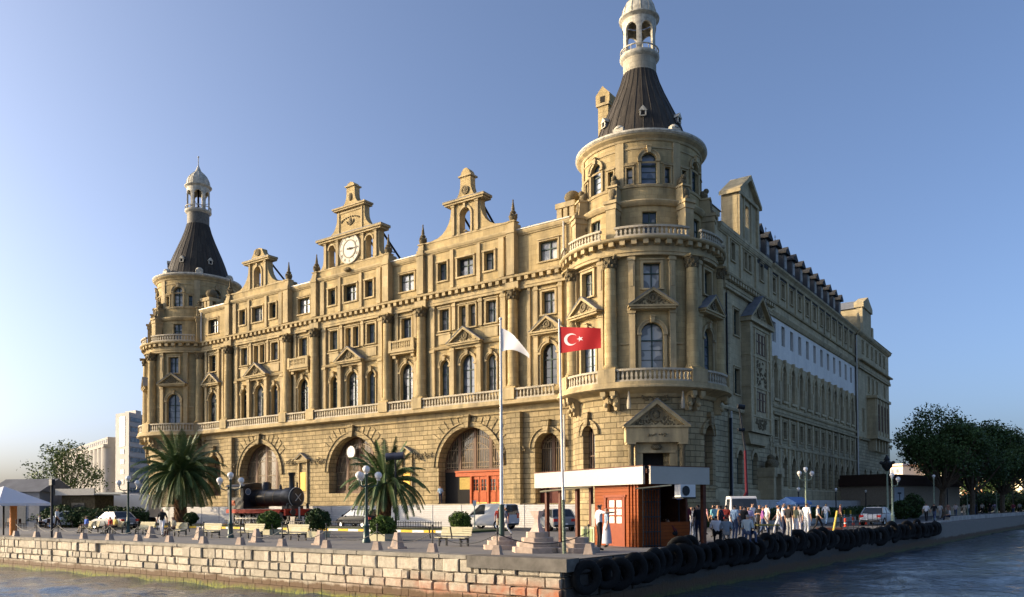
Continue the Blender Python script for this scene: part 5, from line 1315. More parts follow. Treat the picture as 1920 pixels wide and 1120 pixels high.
# ------------------------------------------------------------------ steam locomotive
M_LB = flat('loco_black', (.022, .022, .024), .42, .2, .35, 3)
M_LR = flat('loco_red', (.42, .04, .02), .5, 0, .15)
M_LWh = flat('loco_white_line', (.6, .58, .52), .5)
lx = aty(505, -15.6); t = thing('steam_locomotive', (lx.x, lx.y, 0), 0, 'old black steam locomotive with red running board displayed before the station', 'locomotive')
b = MB(); b.smooth = True
YB = lambda z: (lambda a, q, c: (c, a, z+q))
b.M = YB(2.25); b.lathe([(.66, -1.9), (.68, -1.8), (.68, 2.6)], n=28)
b.build('boiler', M_LB, t)
b = MB(); b.smooth = True; b.M = YB(2.25)
b.lathe([(.76, 2.55), (.78, 2.6), (.78, 3.75), (.74, 3.8)], n=28); b.lathe([(.7, 3.78), (.66, 3.9), (.3, 3.98), (.001, 4.0)], n=28, cap=False)
b.m = 1; b.lathe([(.74, 3.79), (.78, 3.83), (.8, 3.79), (.74, 3.79)], n=28, cap=False)
b.smooth = False; b.M = ident
for a in (.8, 2.35): b.tube((4.02, -.4*cos(a), 2.25-.4*sin(a)), (4.02, .4*cos(a), 2.25+.4*sin(a)), .025)
b.build('smokebox', [M_LB, M_LWh], t)
b = MB(); b.smooth = True
for x in (-1.0, .2, 1.4): b.M = YB(2.25); b.lathe([(.7, x), (.71, x+.03), (.7, x+.06)], n=28, cap=False)
b.build('boiler_bands', flat('dull_brass', (.22, .16, .07), .4, .6), t)
b = MB(); b.lathe([(.3, 2.85), (.24, 3.1), (.22, 3.9), (.28, 4.0), (.31, 4.2), (.2, 4.2)], 3.15, 0, 18); b.build('chimney', M_LB, t)
b = MB(); b.smooth = True; b.lathe([(.46, 2.75), (.4, 2.95), (.4, 3.35), (.3, 3.5), (.0, 3.55)], -.4, 0, 18, cap=False); b.build('steam_dome', M_LB, t)
b = MB(); b.lathe([(.14, 2.9), (.12, 3.15), (.05, 3.3)], 1.6, 0, 10); b.lathe([(.07, 2.9), (.06, 3.3), (.1, 3.35), (.02, 3.45)], 3.75, .1, 8); b.build('safety_valve', M_LB, t)
b = MB()
for y in (-1.28, 1.2):
    b.box(-4.3, -1.9, y, y+.08, 1.35, 2.3); b.box(-4.3, -4.0, y, y+.08, 2.3, 3.15); b.box(-2.3, -1.9, y, y+.08, 2.3, 3.15); b.box(-4.3, -1.9, y, y+.08, 3.0, 3.2)
b.box(-1.95, -1.88, -1.28, 1.28, 1.35, 3.2); b.box(-4.3, -4.22, -1.28, 1.28, 1.35, 2.2)
b.M = lambda a, q, c: (q, a, c); b.extr([(-1.4, 3.18), (1.4, 3.18), (1.2, 3.34), (0, 3.5), (-1.2, 3.34)], -4.5, -1.7)
b.build('cab', M_LB, t)
b = MB(); b.M = lambda a, q, c: (-1.86+c, -.85+a, 2.75+q); b.m = 0; b.lathe([(.22, 0), (.25, .02), (.27, 0)], n=16, cap=False); b.m = 1; b.lathe([(.22, .0), (.001, .01)], n=16, cap=False); b.build('cab_window', [M_LWh, M_GLB2], t)
b = MB(); b.box(-3.9, -3.1, -1.31, -1.29, 1.65, 2.05, .1, 0); b.build('cab_emblem', flat('red_emblem', (.5, .1, .03), .5), t)
b = MB(); b.box(-4.3, 3.5, -1.4, 1.4, 1.12, 1.32); b.box(-4.3, 3.4, -1.42, -1.38, 1.02, 1.34); b.build('running_board', M_LR, t)
b = MB(); b.box(-4.3, 3.9, -.75, .75, .75, 1.12); b.box(2.6, 3.9, -.6, .6, 1.3, 1.6); b.build('frame', M_LB, t)
b = MB(); b.box(3.9, 4.1, -1.35, 1.35, .85, 1.35); b.build('buffer_beam', M_LR, t)
for y in (-.9, .9):
    b = MB(); b.tube((4.1, y, 1.1), (4.5, y, 1.1), .09); b.tube((4.5, y, 1.1), (4.58, y, 1.1), .25, .25, 16); b.build('buffer', M_LB, t)
for y in (-1.0, 1.0):
    b = MB(); b.lathe([(.11, 1.36), (.13, 1.7), (.05, 1.8)], 3.95, y, 10); b.build('headlamp', M_LB, t)
b = MB(); b.box(4.1, 4.2, -.06, .06, .6, 1.5); b.box(4.1, 4.18, -.3, .3, .5, .56); b.build('coupling', M_LWh, t)
def wheel(r, y):
    b = MB(lambda a, q, c: (a, y+c, q))
    b.m = 0; b.lathe([(r*.86, -.06), (r, -.07), (r, .07), (r*.86, .06), (r*.86, -.06)], n=24, cap=False); b.lathe([(r*.2, -.1), (r*.2, .1)], n=10)
    b.m = 1
    for k in range(10): a = k*pi/5; b.tube((r*.15*cos(a), r*.15*sin(a), 0), (r*.88*cos(a), r*.88*sin(a), 0), .035, n=5)
    return proto(b, 'wheel', [M_LB, M_LWh if y < 0 else M_LB])
for y in (-.85, .85):
    Wm = wheel(.6, y)
    for x in (-3.4, -1.9, -.4, 1.1): obj('wheel', Wm, t, (x, 0, .62))
    obj('wheel', wheel(.42, y), t, (2.9, 0, .44))
b = MB(); b.box(-3.5, 2.4, -1.05, -.98, .55, .66); b.tube((1.9, -1.1, .85), (3.1, -1.1, .85), .26, .26, 14); b.build('side_rods', M_LWh, t)
b = MB()
for y in (-.75, .75): b.box(-7, 6, y-.04, y+.04, .02, .16)
for k in range(20): b.box(-6.8+.66*k, -6.6+.66*k, -1.2, 1.2, 0, .06)
o = b.build('display_track', flat('rusty_steel', (.12, .07, .05), .8)); o.location = (lx.x, lx.y, .005); tag(o, 'short length of railway track carrying the steam locomotive', 'track')
t.location.z = .0; t.scale = (1, 1.1, 1.14)
# ------------------------------------------------------------------ cars
def wheelc(r=.32):
    b = MB(lambda a, q, c: (a, c, q)); b.smooth = True
    b.m = 0; b.lathe([(r*.62, -.1), (r*.95, -.11), (r, -.06), (r, .06), (r*.95, .11), (r*.62, .1)], n=20, cap=False)
    b.m = 1; b.lathe([(r*.64, -.09), (r*.3, -.05), (.001, -.07)], n=20, cap=False); b.lathe([(r*.64, .09), (r*.3, .05), (.001, .07)], n=20, cap=False)
    return proto(b, 'wheel', [M_RUB, M_CH])
WC = wheelc(); WC2 = wheelc(.36)
def loft(b, secs):       # sections: list of rings of points
    for A, B in zip(secs, secs[1:]):
        n = len(A)
        for i in range(n): b.face([A[i], A[(i+1) % n], B[(i+1) % n], B[i]])
    b.face(secs[0]); b.face(secs[-1])
SED = dict(L=4.4, W=.86, body=[(-2.2, .45, .62, .84), (-2.12, .3, .86, .9), (-1.5, .26, .94, .97), (-.9, .25, .96, 1), (.9, .25, .93, 1), (1.5, .26, .84, .98), (2.05, .3, .72, .9), (2.2, .42, .6, .78)], cab=[(-1.65, .92), (-1.05, 1.4), (.25, 1.42), (1.05, .9)], wx=(-1.35, 1.38), r=.32)
HAT = dict(L=3.9, W=.84, body=[(-1.95, .42, .8, .86), (-1.88, .28, .95, .94), (-1.2, .25, .98, 1), (.8, .25, .96, 1), (1.4, .27, .86, .97), (1.85, .3, .7, .9), (1.98, .42, .58, .76)], cab=[(-1.85, .95), (-1.45, 1.45), (.3, 1.48), (1.15, .9)], wx=(-1.25, 1.25), r=.31)
VAN = dict(L=4.3, W=.88, body=[(-2.1, .4, 1.0, .92), (-2.05, .28, 1.1, .97), (-1.2, .26, 1.12, 1), (.8, .26, 1.08, 1), (1.45, .28, .98, .97), (2.0, .32, .74, .88), (2.12, .45, .6, .76)], cab=[(-2.08, 1.05), (-2.0, 1.8), (.35, 1.82), (1.35, 1.0)], wx=(-1.35, 1.4), r=.33, panel=True)
def car(kind, name, p, rz, paint, lab, cat='car', tail=True):
    k = kind; t = thing(name, p, rz, lab, cat); W = k['W']
    b = MB(); b.smooth = True; secs = []
    for x, z0, z1, f in k['body']:
        w_ = W*f; secs.append([(x, -w_*.9, z0), (x, -w_, z0+.15), (x, -w_, z1-.18), (x, -w_*.93, z1-.03), (x, -w_*.7, z1), (x, w_*.7, z1), (x, w_*.93, z1-.03), (x, w_, z1-.18), (x, w_, z0+.15), (x, w_*.9, z0)])
    loft(b, secs); c = k['cab']
    # roof and pillars
    zt = c[1][1]; b.box(c[1][0]-.02, c[2][0]+.02, -W*.74, W*.74, zt-.05, zt+.02, .08, .08)
    body = b.build('body', paint, t)
    body.modifiers.new('b', 'BEVEL').width = .03
    def gh(shr): 
        lo, hi = W*.93-shr, W*.76-shr
        return [[(c[0][0]+shr, -lo, c[0][1]-.05), (c[1][0]+shr*.5, -hi, zt-.03), (c[1][0]+shr*.5, hi, zt-.03), (c[0][0]+shr, lo, c[0][1]-.05)], [(c[3][0]-shr, -lo, c[3][1]-.05), (c[2][0]-shr*.5, -hi, zt-.03), (c[2][0]-shr*.5, hi, zt-.03), (c[3][0]-shr, lo, c[3][1]-.05)]]
    b = MB(); loft(b, gh(0)); b.build('windows', M_CG, t)
    b = MB(); lo, hi = W*.93, W*.76
    for s in (-1, 1):
        for (x0, z0), (x1, z1) in ((c[0], c[1]), (c[3], c[2])): b.tube((x0, s*lo, z0-.04), (x1, s*hi, zt-.03), .04, n=5)
        for xm in ((-.3,) if not k.get('panel') else ()): b.tube((xm, s*(lo+.005), c[0][1]-.05), (xm, s*(hi+.005), zt-.03), .035, n=5)
        if k.get('panel'):
            P = [(c[0][0], c[0][1]-.06), (c[1][0], zt-.02), (-.15, zt-.02), (-.15, c[0][1]-.06)]
            q = [(x, s*((lo if z < 1.3 else hi)+.015), z) for x, z in P]; b.face(q)
    b.build('pillars', paint, t)
    for x in k['wx']:
        for s in (-1, 1): obj('wheel', WC if k['r'] < .33 else WC2, t, (x, s*(W-.1), k['r']))
    xf, xr = k['body'][-1][0], k['body'][0][0]
    for s in (-1, 1):
        b = MB(); b.ball((xf-.14, s*W*.66, .64), .13, 10, .8, 1.2, .75, 6); b.build('headlight', flat('lamp_glass', (.7, .72, .72), .1, 0, .02), t)
        b = MB(); b.box(xr-.02, xr+.2, s*W*.72-.14, s*W*.72+.14, .64 if not k.get('panel') else .8, .82 if not k.get('panel') else 1.15); b.build('taillight', flat('tail_red', (.5, .015, .01), .25), t)
        b = MB(); b.ball((c[3][0]-.25, s*(W+.09), .98), .09, 8, .7, 1.2, .8, 5); b.build('mirror', paint, t)
    b = MB(); b.box(xr-.012, xr+.05, -.25, .25, .42, .53); b.build('number_plate', M_WPM, t)
    b = MB(); b.box(xr-.03, xr+.15, -W*.8, W*.8, .32, .42); b.box(xf-.2, xf-.04, -W*.6, W*.6, .34, .5); b.build('bumper', M_RUB, t)
    return t
def paint(name, c):
    m = flat(name, c, .5, 0, .02); q = m.node_tree.nodes['Principled BSDF'].inputs; q['Coat Weight'].default_value = 0; q['Specular IOR Level'].default_value = .1; return m
PWt, PSi, PDk = paint('white_car_paint', (.52, .53, .54)), paint('silver_paint', (.20, .21, .22)), paint('dark_paint', (.02, .025, .035))
E_ = pi
def C3(px, Y): p = aty(px, Y); return (p.x, p.y, .005)
AT = lambda px, dep: (at(px, 985, dep).x, at(px, 985, dep).y, .005)
car(SED, 'saloon_car', AT(214, 64), E_+.05, PSi, 'silver saloon car parked behind the two people on the left bench')
car(HAT, 'hatchback_car', AT(93, 84), E_+.1, PSi, 'silver grey car at the far left behind the black post')
car(HAT, 'hatchback_car', AT(128, 70), E_+.9, PWt, 'small pale car half hidden behind the left seated people')
car(HAT, 'hatchback_car', C3(672, -15.5), E_, PDk, 'dark hatchback passing behind the green lamp and the near palm')
v = car(VAN, 'delivery_van', C3(918, -15.4), E_, PWt, 'white panel van in front of the orange station doors', 'van')
car(HAT, 'hatchback_car', C3(1040, -16.5), pi/2+.9, PSi, 'silver car glimpsed through the kiosk shelter')
p = G3(1661, 985); car(SED, 'saloon_car', (p[0]-.6, p[1], .005), radians(87), PWt, 'white saloon car seen from behind beside the end of the tyre row')
for i, (px, py) in enumerate(((1905, 958), (1890, 957), (1835, 957))): car(HAT, 'parked_car', G3(px, py), 1.4+i, (PSi, PDk, PWt)[i], ['silver car far off at the right edge under the trees', 'dark car far off under the trees at the right edge', 'white car far off between the tree trunks at the right'][i])
p = Vector((8.2, 24.0, 0)); car(HAT, 'parked_car', (8.4, 20, .005), pi/2, paint('blue_paint', (.10, .17, .30)), 'blue car parked behind the hedge against the side of the station')
# crane lorry
p = G3(1386, 992); t = thing('crane_lorry', p, radians(-58), 'white lorry with a raised red crane arm beside the round tower', 'lorry')
b = MB(); b.smooth = False; secs = [[(x, -.98*f, z0), (x, .98*f, z0), (x, .98*f, zm), (x, .86*f, z1), (x, -.86*f, z1), (x, -.98*f, zm)] for x, z0, zm, z1, f in ((.0, .5, 1.25, 2.25, 1), (1.2, .5, 1.25, 2.25, 1), (1.5, .5, 1.2, 2.15, .98), (1.78, .5, 1.1, 1.2, .96), (1.85, .6, 1.0, 1.05, .92))]
loft(b, secs); b.build('cab', PWt, t)
b = MB(); b.face([(1.535, -.8, 2.08), (1.535, .8, 2.08), (1.80, .86, 1.24), (1.80, -.86, 1.24)])
for s in (-1, 1): b.face([(.35, s*.975, 1.3), (1.4, s*.975, 1.3), (1.3, s*.90, 2.05), (.35, s*.90, 2.05)])
b.build('windows', M_CG, t)
b = MB(); b.box(-3.6, -.1, -.95, .95, .7, .95); b.box(-3.6, 1.5, -.4, .4, .45, .7); b.build('flatbed', M_IR, t)
for x in (1.0, -2.6):
    for s in (-1, 1): obj('wheel', WC2, t, (x, s*.82, .36)).scale = (1.15, 1.3, 1.15)
for s in (-1, 1): b = MB(); b.ball((1.86, s*.7, .8), .14, 10, .4, 1, .8, 5); b.build('headlight', flat('lamp_glass', (.7, .72, .72)), t)
ti = Matrix.Rotation(radians(58), 3, 'Z')
def loc_(v): return tuple(ti @ (Vector(v)-Vector(p)))
dp = (Vector(p)-CAM).dot(_fh)+1.5
A0, A1, A2 = at(1400, 925, dp), at(1397, 845, dp), at(1386, 765, dp)
b = MB(); b.tube((-.6, 0, .9), loc_(A0), .14); b.tube(loc_(A0), loc_(A1), .11, .09); b.build('crane_arm', flat('crane_red', (.08, .012, .018), .6), t)
b = MB(); b.tube(loc_(A1), loc_(A2), .07, .05); b.tube(loc_(at(1383, 762, dp)), loc_(at(1396, 764, dp)), .18); b.tube(loc_(at(1384, 806, dp)), loc_(at(1396, 806, dp)), .12); b.build('crane_tip', M_IR, t)
# ------------------------------------------------------------------ people
SK = [flat('skin_light', (.42, .25, .17), .6, 0, .05), flat('skin_tan', (.28, .15, .09), .6, 0, .05)]
HR = [flat('hair_black', (.012, .010, .009), .6), flat('hair_brown', (.06, .03, .015), .6), flat('hair_blonde', (.42, .30, .14), .6), flat('hair_grey', (.3, .29, .27), .6)]
SHO = flat('shoes_dark', (.02, .018, .016), .5)
def skeleton(kind):
    J = dict(pel=(0, 0, .95), spi=(0, 0, 1.12), che=(0, 0, 1.32), nek=(0, .0, 1.46), hea=(0, -.02, 1.56), hed=(0, -.01, 1.66),
             sL=(.18, 0, 1.40), eL=(.24, .02, 1.13), wL=(.25, -.04, .88), hL=(.25, -.07, .80), hipL=(.09, 0, .92), kL=(.10, -.02, .50), aL=(.10, .03, .09), tL=(.11, -.13, .04))
    for k in list(J):
        if k.endswith('L'): x, y, z = J[k]; J[k[:-1]+'R'] = (-x, y, z)
    U = J.update
    if kind == 'walk': U(kL=(.10, -.2, .52), aL=(.10, -.27, .10), tL=(.10, -.42, .08), kR=(-.09, .06, .50), aR=(-.1, .32, .16), tR=(-.1, .22, .04), eL=(.24, .12, 1.15), wL=(.25, .14, .90), hL=(.25, .14, .82), eR=(-.24, -.06, 1.14), wR=(-.24, -.22, .94), hR=(-.24, -.27, .88))
    if kind == 'cross': U(eL=(.25, -.05, 1.15), wL=(.05, -.2, 1.16), hL=(-.03, -.21, 1.18), eR=(-.25, -.05, 1.15), wR=(-.05, -.22, 1.2), hR=(.03, -.23, 1.2), hed=(.01, -.04, 1.655))
    if kind == 'reach': U(eR=(-.36, -.12, 1.36), wR=(-.42, -.36, 1.38), hR=(-.43, -.44, 1.38), eL=(.27, .05, 1.16), wL=(.18, -.12, 1.02), hL=(.14, -.18, 1.02))
    if kind == 'read': U(eL=(.22, -.03, 1.13), wL=(.1, -.28, 1.12), hL=(.07, -.35, 1.14), eR=(-.22, -.03, 1.13), wR=(-.1, -.28, 1.12), hR=(-.07, -.35, 1.14), hea=(0, -.06, 1.54), hed=(0, -.09, 1.63))
    if kind in ('sit', 'bend'):
        dz = -.45
        for k in ('pel', 'spi', 'che', 'nek', 'hea', 'hed', 'sL', 'sR', 'eL', 'eR'): x, y, z = J[k]; J[k] = (x, y+(0 if kind == 'sit' else -.9*(z-.95)*.6), z+dz-(0 if kind == 'sit' else (z-.95)*.2))
        U(hipL=(.09, 0, .49), hipR=(-.09, 0, .49), kL=(.12, -.43, .52), kR=(-.12, -.43, .5), aL=(.12, -.45, .1), aR=(-.1, -.5, .1), tL=(.12, -.6, .05), tR=(-.1, -.65, .05))
        if kind == 'sit': U(wL=(.15, -.28, .6), hL=(.13, -.36, .6), wR=(-.15, -.3, .6), hR=(-.12, -.37, .6))
        else: U(eL=(.26, -.35, .72), wL=(.2, -.5, .6), hL=(.18, -.56, .56), eR=(-.26, -.35, .72), wR=(-.2, -.5, .6), hR=(-.18, -.56, .56))
    if kind == 'sit2': pass
    return J
RAD = dict(pel=(.155, .115), spi=(.135, .10), che=(.165, .115), nek=(.055, .058), hea=(.07, .085), hed=(.078, .092), s=(.07, .07), e=(.046, .046), w=(.03, .034), h=(.042, .022), hip=(.095, .095), k=(.06, .062), a=(.042, .048), t=(.042, .03))
def person_mesh(kind, dress=False):
    J = skeleton(kind); names = list(J); ed = [('pel', 'spi'), ('spi', 'che'), ('che', 'nek'), ('nek', 'hea'), ('hea', 'hed')]
    for s in 'LR': ed += [('che', 's'+s), ('s'+s, 'e'+s), ('e'+s, 'w'+s), ('w'+s, 'h'+s), ('pel', 'hip'+s), ('hip'+s, 'k'+s), ('k'+s, 'a'+s), ('a'+s, 't'+s)]
    me = bpy.data.meshes.new('person'); me.from_pydata([J[n] for n in names], [(names.index(a), names.index(c)) for a, c in ed], [])
    o = bpy.data.objects.new('tmp', me); COL.objects.link(o)
    o.modifiers.new('s', 'SKIN'); me.skin_vertices[0].data[0].use_root = True
    for i, n in enumerate(names):
        k = n if n in RAD else n[:-1]; me.skin_vertices[0].data[i].radius = RAD[k]; me.skin_vertices[0].data[i].use_root = (n == 'pel')
    sb = o.modifiers.new('u', 'SUBSURF'); sb.levels = 1; sb.render_levels = 1
    dg = bpy.context.evaluated_depsgraph_get(); ev = o.evaluated_get(dg); m2 = bpy.data.meshes.new_from_object(ev); bpy.data.objects.remove(o)
    V = {n: Vector(J[n]) for n in names}
    def dist(p, a, c):
        d = c-a; f = max(0, min(1, (p-a).dot(d)/max(d.length_squared, 1e-9))); return (p-a-d*f).length
    zone = {('pel', 'spi'): 1, ('spi', 'che'): 1, ('che', 'nek'): 1, ('nek', 'hea'): 0, ('hea', 'hed'): 0}
    m2.materials.clear()
    for k in range(5): m2.materials.append(SK[0])
    bm = bmesh.new(); bm.from_mesh(m2)
    hc = V['hed']; fc = (V['hea']-V['nek']).normalized()
    for f in bm.faces:
        p = f.calc_center_median(); best = min(ed, key=lambda e: dist(p, V[e[0]], V[e[1]]) - (.04 if e[0] in ('che', 'spi') else 0)); z = zone.get(best)
        if z is None:
            a = best[0].rstrip('LR')
            z = 1 if a in ('che',) or best[1][0] == 'e' and best[0][0] == 's' else 0 if best[1][0] in 'wh' and best[1][:3] != 'hip' else 2 if best[1][:3] == 'hip' or best[1][0] in 'ka' else 3
            if best == ('pel', best[1]): z = 2
        if best[0] == 'che' and best[1] == 'nek' and p.z > V['nek'].z+.0: z = 0
        if best[1] in ('hea', 'hed'):
            z = 4 if (p.y > hc.y+.015 and p.z > V['hea'].z-.02) or p.z > hc.z+.035 else 0
        f.material_index = z; f.smooth = True
    bm.to_mesh(m2); bm.free()
    b = MB()            # fingers, thumb, nose, ears, eyes
    for s in 'LR':
        w_, h = V['w'+s], V['h'+s]; d = (h-w_).normalized(); sx = Vector((0, 1, 0)) if abs(d.y) < .7 else Vector((1, 0, 0)); sx = (sx-d*sx.dot(d)).normalized(); nn = d.cross(sx)
        for k, l in enumerate((.06, .07, .066, .052)):
            q = h+sx*(.018*(k-1.5))+d*.012; b.tube(q, q+d*l*.6, .0085, .008, 5); b.tube(q+d*l*.6, q+d*l+nn*.015, .008, .006, 5)
        q = h+sx*.03-d*.03; b.tube(q, q+(sx*.8+d).normalized()*.045, .01, .008, 5)
    f = hc; b.ball((f.x, f.y-.088, f.z-.035), .016, 6, .8, 1.2, 1.3, 4)
    for s in (-1, 1): b.ball((f.x+s*.08, f.y, f.z-.03), .022, 6, .4, .8, 1.3, 4)
    n0 = len(b.f); b.m = 1
    for s in (-1, 1): b.ball((f.x+s*.03, f.y-.078, f.z-.01), .011, 6, k=4)
    b.ball((f.x, f.y-.08, f.z-.068), .012, 6, 2, .5, .5, 4)
    bm = bmesh.new(); bm.from_mesh(m2)
    for fc_, mi in zip(b.f, b.mi):
        try:
            ff = bm.faces.new([bm.verts.new(b.v[i]) for i in fc_]); ff.material_index = 0 if mi == 0 else 3
        except ValueError: pass
    if dress:
        T = [2*pi*i/16 for i in range(17)]; pr = [(.15, 1.0), (.19, .85), (.24, .5), (.27, .18)]
        for (r0, z0), (r1, z1) in zip(pr, pr[1:]):
            for a, c in zip(T, T[1:]):
                ff = bm.faces.new([bm.verts.new(q) for q in ((r0*cos(a), r0*.8*sin(a), z0), (r0*cos(c), r0*.8*sin(c), z0), (r1*cos(c), r1*.8*sin(c), z1), (r1*cos(a), r1*.8*sin(a), z1))]); ff.material_index = 2; ff.smooth = True
    bmesh.ops.remove_doubles(bm, verts=bm.verts, dist=.0005); bm.to_mesh(m2); bm.free()
    return m2
PM = {}
def cloth(c): return flat('cloth_%02d_%02d_%02d' % tuple(int(x*99) for x in c), c, .85, 0, .08, 8)
def person(kind, p, rz, top, bot, label, skin=0, hair=0, sc=1.0, dress=False, z=0, group=None):
    key = (kind, dress)
    if key not in PM: PM[key] = person_mesh(kind, dress)
    o = obj('person', PM[key], None, (p[0], p[1], z), rz); o.scale = (sc, sc, sc)
    for i, m in enumerate((SK[skin], cloth(top), cloth(bot), SHO, HR[hair])): o.material_slots[i].link = 'OBJECT'; o.material_slots[i].material = m
    tag(o, label, 'person', group); return o
W_, NV, BLK, PKc, TE, RD, PB_, LV, GY, JN, BG, YL = (.72, .72, .74), (.02, .025, .05), (.015, .015, .017), (.5, .25, .24), (.18, .42, .46), (.28, .035, .025), (.35, .48, .62), (.42, .36, .58), (.3, .3, .3), (.06, .09, .17), (.45, .38, .28), (.55, .42, .12)
